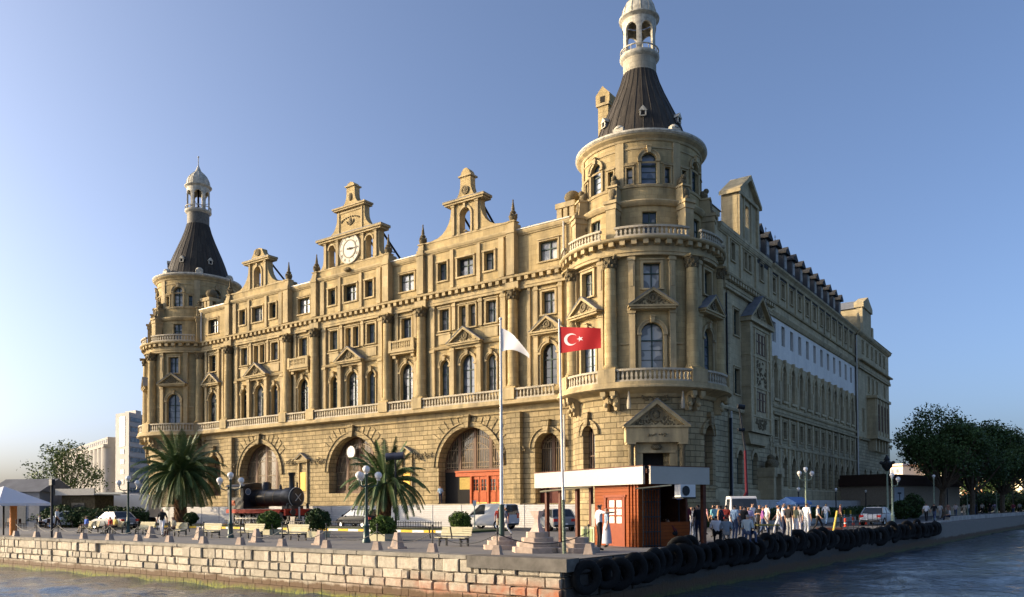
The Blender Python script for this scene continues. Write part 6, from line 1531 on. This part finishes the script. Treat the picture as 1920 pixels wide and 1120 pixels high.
PL = [
 ('reach', 1124, 1033, 2.4, W_, BLK, 'man in white shirt and black trousers standing beside the kiosk door', 0, 0, 1.04, False),
 ('stand', 1138, 1027, -.9, (.25, .33, .42), (.42, .44, .50), 'woman in pale blue dress beside the man at the kiosk door', 0, 0, .95, True),
 ('bend', 1268, 1024, -1.2, (.10, .018, .02), BLK, 'person in dark maroon shirt bending forward right of the kiosk', 1, 0, 1.05, False),
 ('bend', 1250, 1020, 1.5, BG, GY, 'person in beige bending down close to the kiosk grille', 0, 0, .95, False),
 ('stand', 1297, 1009, .5, (.62, .58, .54), W_, 'long haired woman in a pale top at the left end of the crowd', 0, 1, .95, False),
 ('stand', 1321, 1003, 2.9, PKc, BLK, 'man in a pink shirt seen from behind in the crowd', 0, 0, 1.0, False),
 ('reach', 1339, 1008, -1.9, TE, BLK, 'man in a teal shirt with one arm held out in the crowd', 0, 0, 1.0, False),
 ('reach', 1288, 1014, 1.0, (.12, .02, .03), BLK, 'man in a dark maroon shirt standing right beside the kiosk post', 1, 0, 1.04, False),
 ('stand', 1310, 1018, -2.2, BLK, NV, 'person in black with back to the quay nearest the kiosk', 0, 0, 1.02, False),
 ('cross', 1352, 1016, 2.2, NV, BLK, 'person in navy standing close behind the seated ones', 1, 0, 1.0, False),
 ('stand', 1346, 998, .4, GY, NV, 'person in grey standing behind the teal shirted man', 0, 0, 1.0, False),
 ('stand', 1362, 1012, 3.0, RD, BLK, 'man in a brick red shirt with his back to the water', 0, 0, 1.0, False),
 ('stand', 1378, 1015, 2.6, PB_, JN, 'man in a pale blue shirt and jeans in front of the lorry', 0, 0, 1.0, False),
 ('cross', 1390, 1004, 0, NV, NV, 'person in dark blue with folded arms in the crowd', 1, 0, .97, False),
 ('stand', 1411, 1003, 1.2, W_, GY, 'man in a white shirt behind the reader in lavender', 0, 0, 1.04, False),
 ('read', 1404, 1012, .4, LV, JN, 'person in a lavender shirt looking down at a paper', 1, 0, .96, False),
 ('cross', 1425, 1005, .2, BLK, BLK, 'person in black with folded bare arms in the crowd', 0, 1, 1.0, False),
 ('stand', 1438, 997, -.5, (.6, .6, .55), GY, 'person in a pale cap and top behind the one in black', 0, 3, 1.0, False),
 ('reach', 1470, 1007, 1.6, W_, NV, 'man in a white t-shirt and navy trousers walking with an arm raised', 0, 0, 1.04, False),
 ('walk', 1460, 1003, -1.2, (.62, .55, .5), W_, 'person in white trousers beside the man in the navy trousers', 0, 1, .98, False),
 ('stand', 1491, 1005, .8, (.6, .45, .2), W_, 'fair haired woman in a yellow top beside the three globe lamp', 0, 2, .95, False),
 ('stand', 1499, 1004, -.4, GY, (.55, .52, .55), 'long haired woman in grey next to the fair haired one', 0, 1, .95, False),
 ('stand', 1513, 1003, 2.8, (.78, .77, .75), (.74, .74, .74), 'man dressed entirely in white under the three globe lamp', 0, 1, 1.04, False),
 ('walk', 1549, 986, 3.0, W_, PB_, 'man in a white t-shirt and blue shorts walking away', 0, 2, 1.02, False),
 ('sit', 1343, 1020, 3.4, (.75, .75, .78), BLK, 'person in a white t-shirt seated at the quay edge with back to the water', 0, 0, 1.0, False),
 ('sit', 1402, 1022, 3.0, (.42, .5, .53), JN, 'person in a grey blue shirt and pale cap seated on the tyres', 0, 3, 1.05, False),
  ('stand', 1303, 1016, 2.4, (.5, .5, .52), JN, 'person in a grey top standing nearest the kiosk corner', 0, 0, .96, False),
 ('stand', 1353, 1004, 2.8, (.55, .3, .1), BLK, 'person in a rust orange top half hidden by the red shirted man', 0, 1, .97, False),
 ('read', 1396, 1016, 2.6, BLK, JN, 'person in black looking down in front of the man in white', 0, 0, .98, False),
 ('walk', 1431, 1010, 1.8, (.3, .1, .3), JN, 'person in a purple top between the tables', 0, 1, .95, False),
 ('stand', 1480, 1009, 2.7, BLK, GY, 'person in a black shirt right of the walking man', 0, 0, 1.0, False),
 ('sit', 1362, 1022, 3.5, (.2, .25, .3), GY, 'person in slate blue seated at the quay edge, right of the white t-shirt', 0, 0, .98, False),
 ('walk', 1534, 999, 1.6, (.4, .4, .42), BLK, 'person in grey walking right of the man in white', 0, 0, .98, False),
 ('stand', 1576, 990, 2.0, (.12, .05, .05), BLK, 'person in dark maroon standing by the yellow posts', 0, 0, 1.0, False),
 ('walk', 1763, 974, 3.0, (.5, .48, .45), GY, 'walker in light grey just behind the pair on the promenade', 0, 0, .97, False),
 ('walk', 1828, 966, 3.1, (.1, .12, .2), JN, 'walker in dark blue under the second promenade tree', 0, 0, 1.0, False),
 ('walk', 1842, 965, 0, (.6, .55, .5), BLK, 'walker in cream coming towards the water under the trees', 0, 0, .98, False),
 ('walk', 1890, 961, 3.1, (.35, .1, .1), BLK, 'walker in brick red near the far parked cars', 0, 0, .98, False),
 ('walk', 1737, 979, 3.1, W_, BLK, 'walker in a white shirt on the promenade, nearest of the pair', 0, 0, 1.0, False),
 ('walk', 1752, 979, 3.0, BLK, JN, 'walker in a black t-shirt beside the one in white on the promenade', 0, 0, 1.0, False),
 ('walk', 1778, 972, 3.0, (.3, .16, .12), GY, 'walker in brown on the promenade', 0, 0, .98, False),
 ('walk', 1792, 971, 3.1, (.6, .5, .48), JN, 'walker in a pale pink top and jeans on the promenade', 0, 0, .97, False),
 ('walk', 1808, 971, 3.1, BG, BG, 'walker dressed in beige on the promenade', 0, 0, .96, False),
 ('walk', 1816, 967, 3.0, W_, JN, 'walker in a white shirt and blue jeans farther along the promenade', 0, 0, 1.0, False),
 ('stand', 1856, 967, 2.8, BLK, NV, 'person all in black farther along the promenade', 0, 0, 1.0, False),
 ('walk', 1865, 963, 3.0, LV, GY, 'walker in a lavender shirt farther along the promenade', 0, 0, .98, False),
 ('walk', 1881, 962, 3.1, (.6, .58, .62), BLK, 'walker in a pale shirt and black trousers at the far right', 0, 0, 1.0, False),
 ('walk', 1900, 966, 3.1, (.25, .05, .08), JN, 'walker in dark red at the right edge of the promenade', 0, 1, .98, False),
 ('walk', 1912, 963, 3.1, GY, BLK, 'walker in grey at the very right edge of the promenade', 0, 0, .98, False),
 ('walk', 107, 996, 2.2, (.55, .62, .66), BLK, 'person in a pale blue shirt walking behind the black post at the left', 1, 0, 1.02, False),
 ('walk', 304, 1006, .7, BLK, W_, 'person in a black top and white trousers walking between the benches', 0, 0, .98, False),
 ('walk', 288, 985, 2.6, (.5, .5, .5), BLK, 'person in grey walking left of the big palm trunk', 0, 0, 1.0, False),
 ('stand', 271, 985, .6, PB_, JN, 'person in blue standing left of the big palm trunk', 0, 0, 1.0, False),
 ('walk', 936, 1003, .6, RD, BG, 'person in a red top behind the white flag pole', 0, 0, .97, False),
 ('walk', 949, 1006, -1, (.05, .06, .10), (.62, .6, .58), 'person in a dark top and white shorts beside the white flag pole', 0, 0, .97, False),
]
for kd, px, py, rz, tp, bt, lab, sk, hr, sc, dr in PL:
    p = G3(px, py); on = False
    person(kd, p, rz, tp, bt, lab, sk, hr, sc, dr)
person('stand', aty(826, -5.2)[:2], .5, PB_, NV, 'man in a pale blue shirt standing at the open station doorway', 0, 3, 1.0, z=1.9)
b = MB(); b.box(-24, -9, -6.2, YA-.25, 0, 1.6); b.box(-24, -9, -5.7, YA-.25, 1.6, 1.9); b.build('entrance_steps', M_BAL, ST)
sit = lambda bx, dx, top, bot, lab, hr=0, sk=0, kd='sit': person(kd, (BP_[bx].location.x+dx, BP_[bx].location.y+.22), 0, top, bot, lab, sk, hr, .98, z=-.04)
sit(160, -.3, (.05, .12, .45), BG, 'person in a bright blue shirt seated on the leftmost bench', 0)
sit(205, -.3, (.3, .03, .03), BG, 'long haired person in red seated on the left side of the shared bench', 1)
sit(205, .35, YL, BLK, 'person in yellow seated on the right side of the shared bench', 0)
sit(322, -.2, (.45, .42, .32), (.10, .05, .04), 'person in an olive top seated with brown trousers on the bench', 0)
p = edge_pt(62)[0]; person('sit', (p.x, p.y), -1.4, (.5, .5, .55), NV, 'person in a striped top sitting on the far quay wall', 0, 0, 1.0, z=.0)
CM_ = []
b = MB(); b.box(-.22, .22, -.22, .22, .43, .47); b.box(-.22, .22, .18, .22, .5, .85)
for sx in (-1, 1):
    for sy in (-1, 1): b.box(sx*.2-.02, sx*.2+.02, sy*.2-.02, sy*.2+.02, 0, .43 if sy < 0 else .85)
CH = proto(b, 'cafe_chair', flat('dark_brown_chair', (.05, .025, .018), .6))
r_ = random.Random(31)
for i, (px, py) in enumerate(((12, 990), (26, 984), (42, 992), (56, 985), (72, 991), (84, 984), (95, 992), (60, 978), (30, 978), (118, 990), (8, 980))):
    p = G3(px, py); tag(obj('cafe_chair', CH, None, p, r_.uniform(0, 6)), 'dark wooden cafe chair %s' % ['at the left edge under the parasol', 'just right of the orange column', 'under the edge of the parasol, nearest the quay', 'behind the red shirted guest', 'just left of the guest in cream', 'behind the guest in black', 'in front of the black square topped post', 'set far back under the parasol, right one', 'set far back under the parasol, left one', 'farthest right, beside the walker in pale blue', 'half cut by the left edge of the view'][i], 'chair', 'cafe chairs near the parasol')
for i, (px, py, c, lab) in enumerate(((10, 988, (.3, .3, .3), 'cafe guest in grey seated under the parasol at the left edge'), (45, 988, (.35, .06, .05), 'cafe guest in red seated near the orange column'), (74, 992, (.6, .58, .5), 'cafe guest in a cream top seated right of the parasol'), (88, 986, BLK, 'cafe guest in black seated right of the parasol'))):
    p = G3(px, py); person('sit', p, r_.uniform(0, 6), c, BLK, lab, i % 2, 0, .98)
b = MB(); b.lathe([(.4, .7), (.4, .73)], n=14); b.tube((0, 0, 0), (0, 0, .7), .03); b.lathe([(.25, 0), (.22, .04)], n=12); TB = proto(b, 'cafe_table', flat('dark_brown_chair', (.05, .025, .018)))
for i, (px, py) in enumerate(((20, 988), (64, 988), (84, 990))): tag(obj('cafe_table', TB, None, G3(px, py)), 'small round dark cafe table, %s from the left' % ['first', 'second', 'third'][i], 'table', 'cafe tables')
# ------------------------------------------------------------------ left background
p = at(10, 985, 50); t = thing('parasol', (p.x-1.5, p.y+.5, 0), 0, 'large white square cafe parasol at the left edge', 'parasol')
h = topz(0, 922, (p.x-1.5, p.y+.5, 0)); hb = topz(60, 944, (p.x-1.5, p.y+.5, 0))
b = MB(); R = 2.7
P = [(R*cos(pi/4+k*pi/2+.3), R*sin(pi/4+k*pi/2+.3)) for k in range(4)]
for k in range(4):
    a, c = P[k], P[(k+1) % 4]; b.face([(a[0], a[1], hb), (c[0], c[1], hb), (0, 0, h+.35)]); b.face([(a[0], a[1], hb), (c[0], c[1], hb), (c[0], c[1], hb-.16), (a[0], a[1], hb-.16)])
o = b.build('canopy', flat('white_canvas', (.68, .68, .70), .8, 0, .03), t); o.modifiers.new('s', 'SOLIDIFY').thickness = .02
b = MB(); b.tube((0, 0, 0), (0, 0, h), .06); b.build('pole', M_IR, t)
q = at(25, 985, 51); b = MB(); b.tube((0, 0, 0), (0, 0, 2.4), .22, .2, 10); o = b.build('orange_column', flat('orange_paint', (.55, .2, .05), .6)); o.location = (q.x, q.y, 0); tag(o, 'stout orange column under the white parasol', 'column')
# dark roofed hall at the left edge
p0, p1_ = at(-40, 960, 110), at(66, 960, 100); 
b = MB(lambda a, q, c: (p1_.x-a*.9+q*.3, p1_.y+a*.25+q*.9, c)); 
b.box(2, 20, 0, 4, 0, 3.2); 
t = thing('low_hall', (0, 0, 0), 0, 'low building with a dark pitched roof behind the parasol', 'building'); b.build('wall', flat('dull_green_wall', (.16, .17, .12), .8, 0, .2), t)
b = MB(lambda a, q, c: (p1_.x-a*.9+q*.3, p1_.y+a*.25+q*.9, c)); b.prof([(-.6, 3.0), (2, 4.6), (4.6, 3.0)], 1.4, 20.6); b.build('roof', flat('dark_grey_roof', (.09, .09, .10), .8, 0, .2), t)
# brown kiosk
p = at(165, 958, 74); t = thing('newspaper_stall', (p.x, p.y, 0), radians(22), 'small dark brown stall with a pale flat roof board by the small tree', 'stall')
b = MB(); b.box(-1.8, 1.8, -1.2, 1.2, 0, 2.9); b.box(-1.85, 1.85, -1.3, -1.2, .0, 1.0); b.build('wall', flat('dark_brown_stone', (.07, .055, .03), .9, 0, .5, 5), t)
b = MB(); b.box(-2.2, 2.2, -1.6, 1.6, 2.9, 3.0); b.box(-2.1, 2.1, -1.65, -1.55, 2.9, 3.5); b.build('roof_board', flat('pale_board', (.40, .39, .36), .7), t)
b = MB(); b.box(-.7, .7, -1.24, -1.2, 1.1, 2.2); b.build('window', M_GLD, t)
# silos
M_CO = flat('pale_concrete', (.34, .32, .29), .8, 0, .12, .4)
A, B_ = at(214, 950, 165), at(118, 950, 215); n = 15
t = thing('grain_silos', (0, 0, 0), 0, 'long row of pale concrete grain silos beyond the square', 'silo')
zt = at(214, 828, 165).z; r_ = (B_-A).length/n/2; e = (B_-A).normalized()
for k in range(n):
    c = A+(B_-A)*((k+.5)/n); b = MB(); b.smooth = True; b.lathe([(r_*1.02, 0), (r_*1.02, zt-1)], 0, 0, 20); o = b.build('silo_cylinder', M_CO, t); o.location = (c.x, c.y, 0)
sb = lambda a, q, c: (A.x+e.x*a-e.y*q, A.y+e.y*a+e.x*q, c); Ls = (B_-A).length
b = MB(sb); b.box(0, Ls, -6*r_, r_, zt-1.2, zt-.6); b.box(.2, Ls-1, -4, r_*.6, zt-.6, zt+.9); b.m = 1
for k in range(30): b.box(1+Ls*k/30, 1+Ls*k/30+.9, r_*.6, r_*.6+.06, zt-.2, zt+.5)
b.m = 0; b.box(0, Ls, -7, 0, 0, zt-1.2); b.build('gallery', [M_CO, M_GLD], t)
t = thing('concrete_tower', (0, 0, 0), 0, 'tall white concrete tower block with dark window bands beside the silos', 'tower block')
A, B_, C_ = at(216, 950, 162), at(241, 950, 159), at(285, 950, 168); zt = at(241, 773, 159).z
e1 = (A-B_); w1 = e1.length; e1.normalize(); e2 = C_-B_; w2 = e2.length; e2.normalize(); e1 = Vector((e1.x, e1.y, 0)); e2 = Vector((e2.x, e2.y, 0))
tw = lambda a, q, c: (B_.x+e1.x*a+e2.x*q, B_.y+e1.y*a+e2.y*q, c)
b = MB(tw); b.box(0, w1, 0, w2, 0, zt); b.box(.5, w1-.5, 3, 5, zt, zt+.8); b.build('wall', flat('white_concrete', (.42, .40, .37), .8, 0, .1, .5), t)
for k in range(9):
    z = zt-2.4-2.05*k
    b = MB(tw); b.box(w1*.35, w1*.62, -.1, -.02, z+.2, z+1.2) if k > 2 else b.box(w1*.3, w1*.68, -.1, -.02, z-.3, z+1.7); b.build('window', M_GLD, t)
    b = MB(tw)
    b.box(-.12, -.03, .6, w2*.48, z+.6, z+1.5); b.box(-.12, -.03, w2*.52, w2-.3, z+.6, z+1.5); b.build('window_band', glass('bluish_glass', (.05, .07, .10), (.12, .15, .19)), t)
    b = MB(tw); b.box(-.25, -.0, .3, w2, z-.4, z-.25); b.build('floor_slab', flat('white_concrete', (.62, .59, .54)), t)
# low clutter beyond the square: sheds, trucks
r_ = random.Random(12)
sh = [(60, 75, 4.5, (.20, .21, .23)), (82, 95, 3.4, (.32, .33, .35)), (105, 90, 3.0, (.5, .5, .52)), (200, 95, 3.6, (.36, .38, .36)), (225, 85, 3.2, (.6, .6, .6))]
labs = ['grey shed roof behind the left parasol', 'pale grey shed between the post and the small tree', 'white shed under the small tree', 'grey shed between the stall and the concrete tower', 'white shed at the foot of the concrete tower']
for (px, dep, h, c), lab in zip(sh, labs):
    p = at(px, 950, dep); t = thing('shed', (p.x, p.y, 0), radians(r_.uniform(10, 40)), lab, 'shed')
    b = MB(); b.box(-2.6, 2.6, -2, 2, 0, h*.75); b.build('wall', flat('shed_%d' % px, c, .8, 0, .2, 1), t); b = MB(); b.prof([(-2.3, h*.72), (0, h), (2.3, h*.72)], -2.9, 2.9); b.build('roof', flat('shed_roof_%d' % px, [x*.6 for x in c], .7, 0, .2, 1), t)
    b = MB(); b.box(-1.2, 1.2, -2.04, -2, .2, h*.5); b.build('door', flat('shed_door', (.12, .13, .14), .6), t)
for px, dep, rz, lab in ((187, 80, .4, 'white box lorry parked beyond the stall'), (228, 78, .5, 'white box lorry parked beyond the left lamp')):
    p = at(px, 950, dep); t = thing('box_lorry', (p.x, p.y, 0), rz+pi, lab, 'lorry')
    b = MB(); b.box(-3.5, 1.2, -1.1, 1.1, .8, 3.0); b.build('box_body', PWt, t); b = MB(); loft(b, [[(x, -1.05, .6), (x, 1.05, .6), (x, 1.05, z), (x, -1.05, z)] for x, z in ((1.3, 2.5), (2.3, 2.45), (2.9, 1.5), (3.0, 1.2))]); b.build('cab', PWt, t)
    b = MB(); b.face([(2.36, -.9, 2.38), (2.36, .9, 2.38), (2.9, .95, 1.58), (2.9, -.95, 1.58)]); b.build('windscreen', M_CG, t)
    for x in (-2.5, 2.1):
        for s in (-1, 1): obj('wheel', WC2, t, (x, s*.95, .42)).scale = (1.2, 1.3, 1.2)
# ------------------------------------------------------------------ trees
def tree(name, p, zt, zb, R, n, mat, lab, seed, leaf=.2, group=None, trunk=.3, sparse=1.0, cl=26, flatn=1.0):
    r = random.Random(seed); t = thing(name, p, 0, lab, 'tree', group); b = MB(); T = MB(); b.smooth = False
    T.smooth = True; fork = zb*.75
    T.path([(0, 0, 0), (r.uniform(-.1, .1), .05, fork*.5), (r.uniform(-.15, .15), 0, fork)], trunk, 8); L = []
    H = zt-zb
    for k in range(cl):
        a = k*2.4+r.uniform(-.3, .3); f = sqrt((k+.5)/cl); zz = r.uniform(0, 1)
        rad = R*f*(.55+.45*sin(pi*min(1, .18+zz*.75))); c = Vector((rad*cos(a)*.92, rad*sin(a)*.92, zb+H*(.12+.78*zz*(1-.35*f*f))))
        T.path([(0, 0, fork*r.uniform(.8, 1)), tuple(c*.5+Vector((0, 0, fork*.3))), tuple(c)], trunk*.28, 5)
        cr = R*r.uniform(.24, .4)
        for m in range(int(n/cl)):
            v = Vector((r.gauss(0, 1), r.gauss(0, 1), r.gauss(0, .75))).normalized()*cr*(r.random()**.42)*r.uniform(.8, 1.15); L.append(c+v)
    leaves(b, L, leaf, r, .5); b.build('crown', mat, t); T.build('trunk', M_BK, t); return t
def TP(px, dep): p = at(px, 950, dep); return (p.x, p.y, 0)
tree('broadleaf_tree', TP(1768, 92), 13.6, 4.6, 4.9, 21000, M_LF[2], 'broad dark tree nearest the far corner of the station', 1, .17, 'dark trees on the promenade', .34, cl=46)
tree('broadleaf_tree', TP(1822, 100), 13.8, 4.4, 4.6, 17000, M_LF[2], 'dark tree joined to the right of the nearest one', 2, .18, 'dark trees on the promenade', .3, cl=40)
tree('broadleaf_tree', TP(1880, 108), 12.6, 4.2, 5.2, 17000, M_LF[2], 'dark tree near the right edge of the promenade', 3, .19, 'dark trees on the promenade', .3, cl=40)
tree('broadleaf_tree', TP(1945, 115), 13.2, 4.4, 5.6, 10000, M_LF[2], 'dark tree cut by the right edge of the view', 4, .2, 'dark trees on the promenade', .3, cl=36)
tree('broadleaf_tree', TP(1850, 150), 11.5, 3.0, 7, 6000, M_LF[2], 'farther dark tree behind the promenade row', 5, .28, 'dark trees on the promenade', .3)
tree('slender_tree', TP(122, 82), 9.2, 3.0, 3.4, 4300, M_LF[3], 'thin pale leaved tree in front of the silos', 6, .14, None, .12, cl=34)
for i, (px, dep, z, R) in enumerate(((150, 70, 1.5, 1.6), (185, 68, 1.4, 1.5), (215, 70, 1.6, 1.6), (250, 66, 1.5, 1.3), (112, 72, 1.7, 1.6), (82, 74, 1.5, 1.5))):
    shrub('bush', TP(px, dep), R, z*.6, z*.6, 1500, M_LF[1], 'dark bush beyond the square at the left, %s from the left' % ['third', 'fourth', 'fifth', 'sixth', 'second', 'first'][i], seed=40+i, leaf=.12, group='bushes beyond the square')
for i, (px, dep, z, R) in enumerate(((1690, 85, 1.7, 1.2), (1712, 88, 2.3, 1.3), (1830, 130, 3.0, 4), (1880, 140, 3.2, 4.5), (1925, 135, 3.2, 4))):
    shrub('bush', TP(px, dep), R, z*.6, z*.6, 1800, M_LF[1], ['low dark bush before the pale panel of the brown roofed building', 'pointed dark bush before the brown roofed building', 'large dark bush behind the promenade walkers', 'large dark bush behind the parked cars at the right', 'large dark bush at the right edge'][i], seed=60+i, leaf=.13 if i < 2 else .25, group='bushes by the promenade')
# ------------------------------------------------------------------ right background
A, B_ = at(1676, 955, 100), at(1800, 955, 112); e = Vector((B_.x-A.x, B_.y-A.y, 0)); L_ = e.length; e.normalize()
hb = lambda a, q, c: (A.x+e.x*a-e.y*q, A.y+e.y*a+e.x*q, c); z1 = topz(1700, 897, A)
t = thing('low_building', (0, 0, 0), 0, 'low building with a deep brown roof edge behind the promenade tree', 'building')
b = MB(hb); b.box(0, L_, 0, 9, 0, z1-.9); b.build('wall', flat('tan_wall', (.30, .25, .19), .85, 0, .15), t)
b = MB(hb); b.box(-.4, L_+.4, -.4, 9.4, z1-.9, z1+.1); b.box(0, L_, 1, 8, z1+.1, z1+.6); b.build('roof', flat('dark_brown_roof', (.05, .03, .022), .8), t)
b = MB(hb); b.box(.1, 2.6, -.08, 0, .8, z1-1.1); b.build('pale_panel', flat('bluish_panel', (.42, .47, .52), .6), t)
b = MB(hb); b.box(.9, 1.8, -.12, -.08, 2.9, 3.1); b.box(1.3, 1.42, -.12, -.08, 2.0, 2.9); b.build('panel_mark', flat('dark_mark', (.03, .04, .06), .6), t)
b = MB(hb); b.box(3, L_, -.1, 0, 0, 1.2); b.build('base_wall', flat('cream_base', (.48, .42, .30), .8), t)
M_WIN = flat('far_window', (.10, .10, .11), .3)
r_ = random.Random(77)
blds = [(1690, 300, 10, 876, (.72, .62, .50)), (1712, 330, 9, 880, (.55, .45, .38)), (1738, 300, 10, 873, (.75, .60, .42)), (1765, 340, 12, 878, (.6, .5, .42)), (1795, 280, 16, 884, (.72, .64, .5)), (1826, 270, 14, 893, (.75, .66, .5)), (1855, 260, 12, 888, (.58, .28, .15)), (1882, 260, 13, 886, (.78, .62, .38)), (1908, 250, 13, 880, (.8, .66, .42)), (1935, 250, 14, 878, (.75, .62, .42))]
for i, (px, dep, w_, ty, c) in enumerate(blds):
    p = at(px, 950, dep); h = at(px, ty, dep).z; t = thing('apartment_building', (p.x, p.y, 0), radians(-35+r_.uniform(-8, 8)), 'sunlit far apartment block seen past the trees, %s from the left' % ['first', 'second', 'third', 'fourth', 'fifth', 'sixth', 'seventh', 'eighth', 'ninth', 'tenth'][i], 'building', 'far apartment blocks')
    b = MB(); b.box(-w_/2, w_/2, -5, 5, 0, h); b.box(-w_/4, w_/4, -2, 2, h, h+1.2); b.build('wall', flat('far_wall_%d' % i, c, .8, 0, .08, .3), t)
    b = MB(); b.box(-w_/2-.3, w_/2+.3, -5.3, 5.3, h, h+.3); b.build('roof', flat('far_roof', (.3, .16, .1), .8), t)
    z = h-2.4
    while z > max(1, h-9):
        for k in range(int(w_/2.2)):
            x = -w_/2+1.1+2.2*k; b = MB(); b.box(x-.55, x+.55, -5.05, -5, z, z+1.4); b.build('window', M_WIN, t)
        z -= 3
# distant shore at the left
b = MB(); r_ = random.Random(9)
P = [(-1400+60*k, 500+300*sin(k*.3)) for k in range(20)]
for k in range(26):
    p = at(-60+14*k, 950, 420+60*sin(k)); hh = 3+r_.uniform(0, 6)
p0 = at(-200, 950, 500); p1_ = at(330, 950, 560)
e = Vector((p1_.x-p0.x, p1_.y-p0.y, 0)); L_ = e.length; e.normalize()
b = MB(lambda a, q, c: (p0.x+e.x*a-e.y*q, p0.y+e.y*a+e.x*q, c)); a = 0
while a < L_: w_ = r_.uniform(8, 24); b.box(a, a+w_, 0, 30, 0, r_.uniform(9, 13)); a += w_
tag(b.build('harbour_sheds', flat('hazy_grey', (.34, .35, .36), .9, 0, .1, .05)), 'hazy low line of harbour sheds on the horizon at the left', 'shed row')
# barriers, cones, signs near the saloon car
def post(px, py, h, r0, c, lab, cat, name, z2=None):
    p = G3(px, py); b = MB(); b.lathe([(r0*1.6, 0), (r0, .06), (r0, h), (r0*.4, h+.04)], n=10); b.m = 1; b.lathe([(r0*1.08, h*.35), (r0*1.08, h*.62)], n=10, cap=False); o = b.build(name, [flat('plastic_%.2f%.2f' % c[:2], c, .5), M_WPM]); o.location = p; tag(o, lab, cat)
for i, (px, py) in enumerate(((1583, 976), (1595, 976))): post(px, py, 1.0, .07, (.75, .5, .05), ['yellow post left of the white saloon car, nearer the hedge gap', 'yellow post just left of the white saloon car'][i], 'post', 'yellow_post')
for i, (px, py) in enumerate(((1585, 988), (1600, 985), (1612, 984), (1624, 984))): post(px, py, .6, .09, (.6, .06, .03), 'red and white traffic post left of the saloon car, %s from the left' % ['first', 'second', 'third', 'fourth'][i], 'traffic post', 'traffic_post')
p = G3(1562, 1000); b = MB(); b.tube((0, 0, 0), (.25, 0, 1.3), .06); o = b.build('leaning_post', flat('yellow_post', (.7, .5, .1), .6)); o.location = p; tag(o, 'yellow post leaning over beside the tyres', 'post')
p = G3(1555, 999); t = thing('stool_stack', p, .3, 'low pile of red brown wooden boards beside the tyres', 'boards'); b = MB()
for k in range(4): b.box(-.7, .7, -.3, .3, .08*k, .08*k+.05)
b.build('boards', M_BR, t)
for i, (px, py) in enumerate(((1590, 998), (1645, 990))):
    p = G3(px, py); t = thing('barrier', p, 1.2, ['dark metal crowd barrier left of the white saloon car', 'dark metal crowd barrier in front of the white saloon car'][i], 'barrier'); b = MB()
    for z in (.25, .6, 1.0): b.tube((-1.1, 0, z), (1.1, 0, z), .025, n=5)
    for x in (-1.1, -.55, 0, .55, 1.1): b.tube((x, 0, 0), (x, 0, 1.0), .022, n=5)
    b.build('rails', M_IR, t)
for i, (px, py) in enumerate(((1425, 1012), (1440, 1013))):
    p = G3(px, py); t = thing('trestle', p, .5, ['olive trestle table among the crowd, left one', 'olive trestle table among the crowd, right one'][i], 'table'); b = MB(); b.box(-.5, .5, -.3, .3, .68, .74); b.build('tabletop', flat('olive_wood', (.22, .19, .05), .7), t)
    for sx in (-1, 1): b = MB(); b.tube((sx*.42, -.25, 0), (sx*.42, .0, .68), .025, n=5); b.tube((sx*.42, .25, 0), (sx*.42, 0, .68), .025, n=5); b.build('leg', M_IR, t)
p = G3(890, 993); t = thing('road_sign', p, .6, 'small pale sign on a green post in front of the white van', 'sign'); b = MB(); b.tube((0, 0, 0), (0, 0, 1.9), .04); b.build('post', M_PG, t); b = MB(); b.box(-.12, .12, -.06, -.04, 1.7, 2.1); b.build('plate', M_WPM, t)
p = at(1273, 985, 33); t = thing('road_sign', (p.x, p.y, 0), .6, 'blue round sign hanging at the back of the kiosk', 'sign'); b = MB(); b.tube((0, 0, 0), (0, 0, 2.3), .03); b.build('post', M_IR, t); b = MB(); b.M = lambda a, q, c: (a, -.05-c, 2.1+q); b.lathe([(.2, 0), (.2, .02), (.001, .02)], n=18, cap=False); b.build('plate', flat('sign_blue', (.04, .08, .35), .4), t)
p = at(1489, 950, 62); t = thing('blue_canopy', (p.x, p.y, 0), radians(70), 'small blue canopy standing against the station hoarding', 'canopy'); z = at(1489, 932, 62).z
b = MB(); b.prof([(-.9, z-.45), (0, z), (.9, z-.45), (.9, z-.6), (-.9, z-.6)], -1, 1); b.build('roof', flat('canopy_blue', (.10, .2, .42), .7), t)
for x in (-.9, .9):
    for y in (-.8, .8): b = MB(); b.tube((x, y, 0), (x, y, z-.5), .03); b.build('leg', M_WPM, t)
